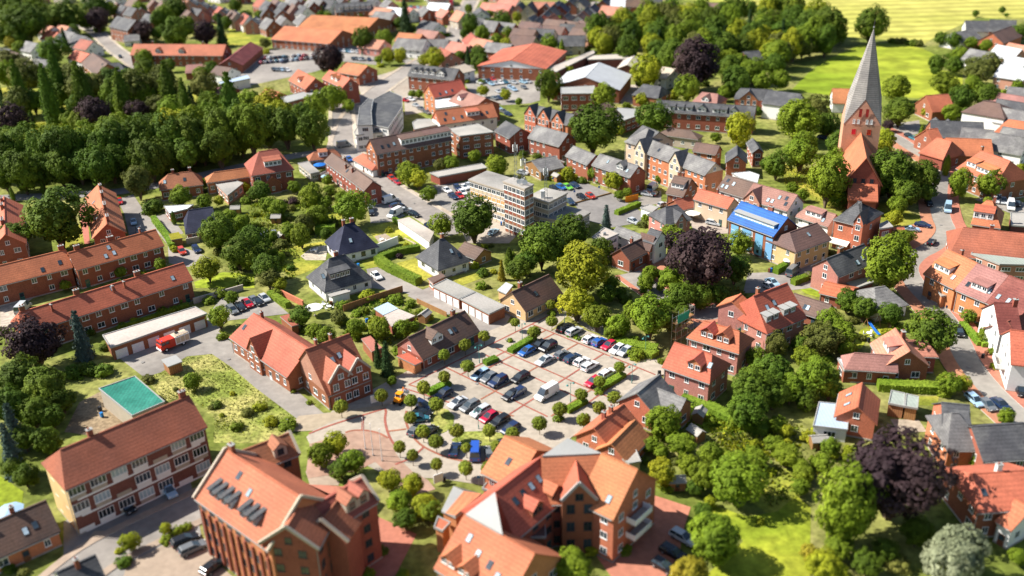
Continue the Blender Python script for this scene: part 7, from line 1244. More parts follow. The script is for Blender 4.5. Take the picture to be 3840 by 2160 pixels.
('p',142.4,340,2.04,2.72,1.94),('k',-162.7,291.4,.98,2.74,2.54),('k',-155.3,297.4,.86,2.44,2.24),('k',-102,266.2,.84,2.39,2.19),('k',-102.1,271.1,.49,1.47,1.27),('k',-53.2,262.4,.6,1.75,1.55),
('k',-52.2,261.5,.53,1.59,1.39),('k',-50.4,259.8,.53,1.58,1.38),('G',-2.6,220.1,1.34,3.11,2.81),('k',-.5,223.8,1.43,3.92,3.72),('k',-6.1,233.4,.54,1.61,1.41),('p',46.3,208.4,7.64,9.86,7.26),
('b',27.8,251.8,1.78,4.03,3.73),('K',142.9,290.6,1.3,3.57,3.37),('x',142.1,260,1.24,2.62,1.12),('p',-104.9,180,5.2,6.92,4.94),('b',-96.9,185.1,2.77,6.13,5.83),('b',-95.4,149.7,2.45,5.45,5.15),
('c',-27.3,174,1.66,4.3,4),('c',-29.7,177.5,1.12,3.37,3.07),('x',-15.2,177.5,1.25,2.62,1.12),('x',-10.8,181.5,1.32,2.69,1.19),('x',-6.6,185.6,1.18,2.57,1.07),('x',-9.9,172.1,1.39,2.75,1.25),
('x',-14.7,168.2,1.32,2.69,1.19),('x',-18.7,164,1.42,2.77,1.27),('x',-27.1,161.6,1.3,2.67,1.17),('x',-34.7,157.7,1.42,2.78,1.28),('x',-20.9,159.3,1.31,2.68,1.18),('x',-15.7,157.7,1.37,2.74,1.24),
('x',-20.5,153.3,1.21,2.59,1.09),('x',-17.7,148.4,1.36,2.72,1.22),('x',-11.3,148.4,1.31,2.68,1.18),('x',-5.1,148.1,1.31,2.68,1.18),('x',.5,191.8,1.1,2.49,.99),('x',9.2,200.3,1.14,2.53,1.03),
('x',9,191.6,1.27,2.64,1.14),('x',4.7,186.4,1.43,2.79,1.29),('x',22.2,170.2,1.21,2.59,1.09),('x',17.4,164.7,1.22,2.6,1.1),('x',13.3,160,1.2,2.58,1.08),('x',19.8,158.2,1.33,2.7,1.2),
('x',8.7,154.7,1.31,2.68,1.18),('x',16.4,154.7,1.31,2.68,1.18),('x',13,150.8,1.28,2.65,1.15),('x',4.5,149.9,1.37,2.73,1.23),('x',-21.7,143.8,1.15,2.53,1.03),('x',-19.1,141.2,1.07,2.46,.96),
('x',-14.5,138.2,1.12,2.5,1),('x',-9.2,136.5,1.32,2.69,1.19),('x',-5.1,136.4,1.23,2.61,1.11),('x',-15,145,1.29,2.66,1.16),('x',-9.3,143.1,.93,2.33,.83),('x',-3.5,142.7,1.23,2.61,1.11),
('x',-.7,146.6,1.34,2.71,1.21),('z',-55.6,178.2,.59,.4,.5),('z',-52.2,174.5,.58,.39,.49),('z',-49.4,171.4,.57,.39,.49),('z',-46.4,167.9,.56,.38,.48),('z',-42.3,163.3,.55,.37,.47),
('b',-92.3,142,2.53,5.62,5.32),('p',61.3,122.6,6.92,9.18,6.58),('S',65.2,107.7,4.3,5.72,4.08),('K',80.4,133.6,1.08,3.01,2.81),('k',-170.3,378.8,3.46,11.22,11.02),('k',-208.3,400.4,3.54,12.37,12.17),
('k',-185.4,377.4,3.78,13.71,13.51),('k',-105.4,354,4.33,13.03,12.83),('k',-143.6,396.6,4.27,11.55,11.35),('k',-130.9,377.5,3.03,9.98,9.78),('k',-172.7,379.3,3.87,13.46,13.26),('k',-200.7,420.5,4,12.29,12.09),
('k',-161,390.4,3.99,10.78,10.58),('k',-196.3,404.4,2.19,7.03,6.83),('k',-134,364.4,1.35,4.18,3.98),('k',-168.4,429,1.1,3.22,3.02),('k',-136.5,354,1.95,4.53,4.33),('k',-196.4,381.4,1.47,3.62,3.42),
('k',-127,389.3,2.14,5.96,5.76),('k',-122.6,361.7,1.59,4.42,4.22),
]
FAR_TREES = [
('m',-83.2,259.3,2.94,3.91,2.79),('d',100.5,412.4,4.39,5.84,4.17),('m',87.2,159.3,2.09,2.78,1.98),('d',111.9,505.2,5.27,9.1,7.09),('m',-25.5,190,2.17,2.88,2.06),('d',98.6,264.2,2.99,3.97,2.84),
('m',107,460.5,4.81,6.95,5.13),('o',89.2,543.9,5.57,9.54,7.42),('m',28.2,194.9,2.21,2.94,2.1),('l',33.3,283.3,3.01,4,2.86),('m',-157.6,405.1,4.43,6.28,4.6),('m',-103.9,279.8,3.13,4.17,2.98),
('o',131.9,448.1,4.73,6.89,5.09),('m',-36.4,191.1,2.18,2.9,2.07),('m',94.8,524,5.36,7.44,5.41),('d',102.8,416.8,4.34,5.45,3.8),('o',67.2,544.5,5.46,8.19,6.12),('m',-188.6,424.8,4.65,7.06,5.3),
('l',153,554.4,5.69,9.86,7.7),('l',-34.6,464,4.64,6.17,4.41),('d',-126.8,395,4.16,5.82,4.24),('d',74.5,462.2,4.66,6.99,5.22),('l',125.8,515.4,5.25,7.15,5.15),('m',121,532.8,5.39,7.39,5.34),
('o',217,417.3,4.66,6.2,4.43),('l',50.4,481.2,4.78,7.47,5.65),('d',-79.2,283.6,3.01,4.01,2.86),('m',154.9,471.8,4.89,7.33,5.47),('m',167.9,495.1,5.12,7.21,5.26),('o',-133.7,385.1,4.04,5.65,4.11),
('m',-213.9,606.4,6.24,8.3,5.93),('o',133.4,467.2,4.75,7.49,5.68),('l',133.6,491.1,4.96,7.49,5.6),('d',70.2,538.4,5.27,7.6,5.6),('m',79.2,509.3,4.99,7.59,5.7),('m',114.3,558.6,5.5,9.46,7.37),
('m',136.5,267.5,3.01,5.72,4.58),('m',18,197.4,2.12,2.82,2.01),('d',22.9,204.4,2.18,2.9,2.07),('m',119,404.2,4.1,5.45,3.9),('d',104.6,492.5,4.85,7.79,5.95),('d',163.2,509.7,5.13,7.82,5.87),
('d',36.5,197.2,2.12,2.81,2.01),('d',127.1,553.1,5.4,8.75,6.7),('d',-175.4,436.1,4.5,6.69,4.98),('o',-211.7,442.1,4.68,6.22,4.44),('d',-198.2,419,4.4,6.21,4.53),('d',-12,456.2,4.33,5.76,4.11),
('m',113.8,256.1,2.76,3.68,2.63),('m',-70.7,268.9,2.73,3.63,2.59),('d',53.7,511,4.82,6.59,4.76),('m',78.5,548.2,5.17,8,6.03),('m',49.6,166.1,1.85,2.46,1.76),('l',119.1,493.7,4.74,7.11,5.31),
('m',-79.1,256.9,2.63,3.49,2.49),('m',-65.4,517.2,4.85,6.45,4.61),('d',164.7,527.6,5.13,8.31,6.37),('d',107.4,531.1,5.02,6.9,4.99),('d',151.5,555.2,5.3,7.37,5.35),('d',30.8,123.6,1.49,1.98,1.41),
('d',62.6,177.8,1.95,2.59,1.85),('d',126.3,466.4,4.47,6.4,4.7),('d',-294.8,562.6,5.82,7.74,5.53),('m',47.2,141.7,1.64,2.18,1.56),('l',-63.5,120.1,1.54,2.04,1.46),('d',98.2,536.2,4.99,7.51,5.61),
('m',110.9,402.9,3.87,5.15,3.68),('m',101.6,502.7,4.7,7.61,5.83),('l',128,458.4,4.36,6.72,5.07),('m',71.7,174.7,1.92,2.56,1.83),('m',54.3,135.2,1.59,2.11,1.51),('d',73.4,454.8,4.19,6.29,4.7),
('m',57.4,140.3,1.63,2.17,1.55),('d',-140.8,396.5,3.82,5.08,3.63),('d',79.5,522.7,4.74,7.96,6.16),('m',-42.3,187.8,1.92,2.56,1.83),('m',-45.4,189.8,1.94,2.58,1.84),('m',24.8,142.7,1.56,2.07,1.48),
('d',136.4,502.3,4.64,7.66,5.9),('y',45.4,113.1,1.4,1.86,1.33),('m',-68,170,1.84,2.45,1.75),('m',174.6,498.5,4.69,6.24,4.46),('m',22.8,493.9,4.4,5.85,4.18),('m',-188.7,571.7,5.32,7.08,5.05),
('d',145.6,570.4,5.19,7.33,5.35),('d',126.4,266.3,2.71,3.6,2.57),('d',-1,563.6,4.96,6.6,4.71),('m',-74.2,272.1,2.6,3.46,2.47),('l',139.6,486.9,4.46,6.08,4.38),('m',119.6,514.1,4.61,7.18,5.43),
('m',49.7,148.1,1.6,2.13,1.52),('m',-177.7,374.8,3.64,4.83,3.45),('d',145,532.3,4.76,7.52,5.71),('d',-116.3,385.5,3.52,4.68,3.34),('o',-212.9,460.5,4.37,5.81,4.15),('o',148.4,465.8,4.21,6.27,4.67),
('m',24.9,211.5,1.99,2.65,1.89),('m',48.5,129.2,1.45,1.93,1.38),('m',33.5,210.3,1.98,2.64,1.88),('m',-224.6,447.2,4.25,6.81,5.2),('d',-194.2,354.8,3.46,4.61,3.29),('l',109.6,247.4,2.4,3.2,2.28),
('d',-13.4,476.8,4.01,5.33,3.81),('m',-63.9,251.4,2.29,3.05,2.18),('m',-12.7,529.3,4.41,5.86,4.19),('m',-72.2,399.1,3.42,4.55,3.25),('m',-186.9,491.2,4.37,5.82,4.16),('m',35.6,216.7,1.98,2.63,1.88),
('d',-19.8,547.2,4.54,7.76,6.04),('m',76.9,111.1,1.38,1.84,1.31),('d',30.7,130.2,1.37,1.83,1.3),('l',90,160.3,1.7,2.26,1.62),('m',170,349.4,3.23,4.29,3.07),('d',198,429.7,3.88,5.16,3.68),
('m',-132.3,379.2,3.27,4.34,3.1),('m',-25.3,278.7,2.35,3.12,2.23),('m',198,368,3.38,4.49,3.21),('m',22.2,185.9,1.68,2.24,1.6),('m',-19.7,307.7,2.55,3.4,2.43),('o',-41.2,196.9,1.76,2.34,1.67),
('o',-58,265.3,2.25,2.99,2.14),('o',-149.8,388.2,3.29,5.1,3.85),('d',-215.4,601.6,4.95,7.12,5.24),('m',-96.1,278.4,2.34,3.12,2.23),('d',204,423.4,3.6,4.79,3.42),('m',-265,606.8,5,6.65,4.75),
('m',-264.5,648.3,5.28,6.55,4.54),('m',197.9,393.2,3.37,4.49,3.2),('m',93.4,148.7,1.51,2.01,1.44),('d',-144.6,462.4,3.66,4.86,3.47),('d',-185.2,398.8,3.32,4.67,3.41),('m',104.2,180.3,1.71,2.27,1.62),
('d',47.3,211,1.74,2.64,1.98),('d',264.9,488.9,4.1,5.45,3.9),('d',-167.5,398.4,3.22,5.41,4.19),('m',-240.7,640.8,5.01,6.75,4.84),('m',-57.4,274.1,2.16,2.87,2.05),('d',-280.7,555,4.54,6.11,4.39),
('m',26.4,141,1.27,1.69,1.21),('l',19.5,295.4,2.24,2.97,2.12),('m',28.3,294.6,2.23,2.97,2.12),('d',-81.7,284.9,2.23,2.97,2.12),('m',-69.9,210,1.73,2.31,1.65),('d',174.8,347.9,2.84,3.78,2.7),
('m',-88.5,148,1.41,1.88,1.34),('l',-59.3,216.7,1.73,2.3,1.64),('m',217,447.7,3.55,4.72,3.37),('m',-293.2,597.6,4.62,5.87,4.12),('o',-23.5,307.8,2.21,2.95,2.1),('l',43.8,149.6,1.27,1.73,1.25),
('l',-154.5,363.6,2.76,3.67,2.62),('l',56.5,384.7,2.69,3.58,2.56),('m',62.6,392,2.74,3.64,2.6),('l',1.4,503.6,3.43,4.56,3.25),('d',41,214.1,1.61,2.41,1.8),('m',30.6,146,1.21,1.56,1.1),
('l',-59.4,480,3.28,4.98,3.74),('l',-53.2,479.2,3.27,4.98,3.73),('d',54.9,179.5,1.42,1.89,1.35),('d',-164.9,614.2,4.26,5.18,3.56),('m',91.7,390.4,2.73,3.62,2.59),('d',86.2,298.9,2.16,2.87,2.05),
('d',-204,564.1,3.99,5.04,3.53),('l',50.8,146.4,1.22,1.66,1.2),('d',227.8,478.8,3.52,4.69,3.35),('d',-190.4,360.4,2.73,3.64,2.6),('m',104.5,188.8,1.55,2.06,1.47),('m',-268.3,529,3.86,5.13,3.66),
('d',-170.6,590.2,3.99,5.41,3.9),('m',-11.8,317.1,2.1,2.79,1.99),('d',44.8,210.3,1.5,2.01,1.44),('d',-53.2,250.2,1.72,2.28,1.63),('m',-53,279.1,1.88,2.5,1.79),('m',-57.8,285.8,1.92,2.55,1.82),
('m',31.4,154.4,1.17,1.55,1.11),('d',51.4,415.1,2.66,3.54,2.53),('m',-70.3,290.6,1.95,2.59,1.85),('l',-40.3,472.8,2.99,3.97,2.84),('m',-4.5,516.5,3.24,4.31,3.08),('m',-66.7,389.8,2.51,3.34,2.39),
('m',-68.6,249.4,1.71,2.2,1.55),('d',224.4,485.9,3.32,4.41,3.15),('d',-62.9,574.4,3.57,4.75,3.39),('l',32.5,126.9,1.01,1.35,.96),('d',26.6,207.2,1.39,1.82,1.3),('m',-149.1,458.8,2.91,3.87,2.76),
('m',89.8,270.2,1.77,2.35,1.68),('m',88.8,276.5,1.8,2.4,1.71),('d',-170.4,478.5,3.02,4.02,2.87),('m',-95,232.1,1.56,2.07,1.48),('m',44.7,223.6,1.44,2.01,1.46),('l',59.8,138.9,1.05,1.56,1.16),
('l',-.4,401.4,2.37,3.15,2.25),('d',-180.8,654.6,3.92,5.77,4.28),('l',-10,409.3,2.41,3.2,2.29),('d',-23.2,481.2,2.78,3.7,2.64),('m',-187.2,382.9,2.47,3.29,2.35),('m',31.9,532.2,3.05,4.06,2.9),
('m',-189.8,367.5,2.39,3.17,2.27),('l',-59,124.2,.96,1.28,.91),('m',-87.6,138.5,1.08,1.43,1.02),('m',234.8,475,3,3.99,2.85),('m',222.4,438.5,2.79,3.71,2.65),('l',165.5,287.5,1.93,2.57,1.83),
('d',34.2,211.7,1.32,1.85,1.35),('m',239.7,469.5,2.97,3.95,2.82),('d',236.6,451.6,2.87,3.81,2.72),('m',-101.4,296.7,1.82,2.42,1.73),('m',-25.8,169.3,1.09,1.45,1.03),('d',-258.7,577.8,3.47,4.9,3.58),
('l',57.6,139.4,.99,1.19,.81),('d',-262,606.2,3.61,4.4,3.02),('m',-104.2,227.9,1.46,1.94,1.38),('m',-65.4,238.2,1.44,1.87,1.32),('l',31,143,.96,1.42,1.06),('m',-60.4,297.7,1.66,2.2,1.57),
('m',232.1,482.4,2.8,3.7,2.63),('m',-63.1,235.3,1.36,1.8,1.28),('l',70.7,392.7,2.11,2.81,2),('m',-9.9,564.2,2.93,3.89,2.78),('m',76.3,332.3,1.82,2.42,1.73),('m',209.9,437.7,2.51,3.51,2.55),
('d',99.6,364.7,1.98,2.63,1.88),('m',215.6,390.1,2.31,3.21,2.33),('l',-92.2,280.8,1.58,2.1,1.5),('m',34.3,275.5,1.49,1.98,1.41),('d',-182.5,614.8,3.26,4.32,3.08),('d',223.4,408.9,2.39,3.46,2.55),
('d',55.7,539,2.76,3.88,2.84),('y',-284.2,550,3.14,4.18,2.99),('l',42.7,344.8,1.81,2.4,1.72),('m',-126.7,638,3.28,4.36,3.11),('o',-133.5,530.5,2.77,3.68,2.63),('m',-307.1,660.8,3.66,4.41,3.02),
('l',29.8,443.8,2.26,3,2.15),('m',-157.6,621,3.2,4.25,3.04),('m',66.2,388.2,1.99,2.85,2.09),('m',2.2,537.3,2.67,4.04,3.03),('m',19.3,552,2.71,3.28,2.25),('m',-116.1,221.2,1.29,1.72,1.23),
('m',-79.6,263.7,1.4,2.12,1.59),('l',27.8,569.8,2.75,3.6,2.55),('m',10.2,537.7,2.59,3.38,2.4),('m',37.2,278.2,1.41,1.87,1.34),('l',76.5,408,2.01,3.01,2.24),('l',-88.1,150.1,.95,1.27,.91),
('m',102.7,397.3,1.96,2.87,2.12),('m',1.6,567.8,2.67,3.87,2.85),('m',174.8,304.4,1.69,2.25,1.6),('l',-26.9,473.3,2.24,2.99,2.13),('l',31.9,544,2.54,3.45,2.49),('l',50.3,143.6,.84,1.05,.73),
('m',37.1,210.2,1.08,1.54,1.13),('m',38.1,151.3,.85,1.04,.72),('m',158.7,310.7,1.65,2.19,1.57),('m',-285,599.2,3.02,4.18,3.04),('m',-11.2,624.6,2.83,3.72,2.65),('d',44.9,220.3,1.09,1.56,1.15),
('m',51.1,133,.77,1.14,.85),('m',-36.2,540.3,2.38,3.06,2.15),('d',195.2,423.7,2.06,2.49,1.7),('l',163.7,357.3,1.75,2.32,1.66),('d',-260.1,621.4,2.93,3.8,2.69),('d',32.7,209,1.01,1.28,.9),
('l',7.8,589.4,2.53,3.78,2.81),('m',-15.4,610.8,2.6,3.2,2.22),('d',-118.2,622.3,2.68,3.25,2.23),('l',178.5,323,1.6,2.13,1.52),('m',-41.6,410.3,1.76,2.34,1.67),('d',50,582.3,2.45,3.25,2.32),
('m',10.3,611.7,2.56,3.81,2.83),('m',-38.5,410,1.75,2.33,1.67),('d',-23.4,544.5,2.28,3.27,2.41),('d',32.7,564.6,2.36,3.21,2.32),('d',20.2,545.6,2.27,3.02,2.16),('m',-64.9,482.1,2.03,2.7,1.93),
('m',-9.1,605,2.5,3.32,2.37),('m',-53.7,562.8,2.34,3.11,2.22),('d',-155.5,622.7,2.6,3.79,2.8),('m',-113.1,619.3,2.55,3.23,2.26),('m',-121.7,638.5,2.63,3.49,2.49),('m',-23.1,626.3,2.53,3.82,2.86),
('m',-141.3,638,2.62,3.49,2.49),('l',44.2,143.5,.72,1.08,.8),('m',49.1,290.7,1.23,1.64,1.17),('l',29.9,523.7,2.09,2.86,2.06),('l',24.8,563.3,2.24,3.02,2.17),('m',55.6,475.9,1.91,2.53,1.81),
('m',32.5,617.7,2.43,3.34,2.42),('m',38.1,528.7,2.09,2.83,2.03),('l',58.6,595.6,2.34,3.56,2.67),('l',36.4,140.1,.68,.87,.61),('d',-90.1,602.8,2.35,3.37,2.48),('m',202.2,394.8,1.72,2.58,1.93),
('d',18.6,543.7,2.08,2.78,1.99),('d',238.7,487.3,2.06,2.51,1.73),('m',47.5,418.6,1.6,2.16,1.55),('m',-76.7,260.1,1.07,1.34,.93),('m',150.3,316.8,1.33,1.74,1.23),('m',5.3,393.5,1.48,1.97,1.41),
('l',100.4,415.7,1.59,2.14,1.54),('d',-12.7,495.9,1.82,2.76,2.07),('m',-92.8,612,2.25,3.22,2.37),('m',45.3,401.3,1.48,2.11,1.55),('m',59.4,417.2,1.51,2.27,1.69),('d',215.2,455,1.78,2.13,1.45),
('m',46.9,544.1,1.92,2.57,1.84),('m',33.3,582.2,2.03,2.84,2.07),('d',42.1,550.3,1.86,2.42,1.71),('l',61.1,428.9,1.45,1.94,1.39),('l',-0,487.8,1.62,2.42,1.8),('m',-146.1,651,2.19,2.6,1.77),
('l',53.3,562.1,1.84,2.46,1.76),('l',-66.3,639.6,2.07,2.63,1.84),('m',155,318.2,1.17,1.71,1.26),('m',-80.8,654,2.11,3.04,2.24),('d',52.6,595.5,1.91,2.52,1.8),('d',60.4,628.5,2.01,2.6,1.83),
('m',52.8,545.9,1.74,2.1,1.44),('l',-140.5,632.7,2.03,2.64,1.87),('d',-20.1,571.6,1.79,2.49,1.81),('l',55.9,550.1,1.72,2.28,1.63),('l',55.2,395.9,1.23,1.46,.99),('d',278.2,564.6,1.88,2.5,1.78),
('m',-131.4,287.1,.97,1.29,.92),('d',297.4,571.6,1.9,2.52,1.8),('d',21.4,629.6,1.85,2.69,1.99),('l',-36.1,646.8,1.88,2.79,2.07),('m',-108.3,611.5,1.8,2.31,1.62),('m',-11.9,663.6,1.91,2.27,1.55),
('m',51.5,608.6,1.75,2.52,1.85),('l',-113.4,611.9,1.76,2.27,1.6),('l',-32.5,614,1.69,2.44,1.8),('m',-144,673.9,1.88,2.3,1.59),('l',26.3,628.8,1.66,2.28,1.65),('l',-129.6,623.5,1.64,2.19,1.57),
('d',294.6,560.6,1.17,1.55,1.11),
]
LOW_SHRUBS = [
('u',1.1,221.1,.68,.34,.57),('s',254.2,470.3,1.51,.67,1.12),('v',99.5,221,.73,.35,.59),('u',-32,198.9,.62,.26,.43),('u',-7.7,238,.71,.3,.49),('u',-59.1,167.7,.56,.3,.49),
('s',-35,200.3,.62,.24,.4),('u',20.2,301,.86,.34,.57),('t',-25.5,195.6,.6,.3,.5),('t',224.8,470.3,1.4,.58,.97),('t',-37,205.1,.61,.31,.51),('u',-29.7,245,.7,.32,.53),
('u',-59.2,159.6,.52,.25,.41),('s',156.3,307.9,.94,.4,.66),('v',-116.2,371.6,1.03,.42,.7),('u',-9.9,237.8,.66,.36,.59),('v',-112.7,376.5,1,.52,.86),('u',-29.5,196.8,.55,.28,.47),
('t',-188.9,397.4,1.1,.58,.97),('s',-121.5,403.9,1.05,.46,.76),('u',-205.8,387.8,1.07,.41,.69),('t',.3,215.7,.56,.26,.44),('t',156.8,294.3,.79,.32,.53),('s',-14.8,230.9,.56,.25,.42),
('t',-31.1,210.4,.52,.28,.46),('u',-15.8,225.3,.54,.26,.43),('v',-9.4,240.3,.56,.26,.44),
]
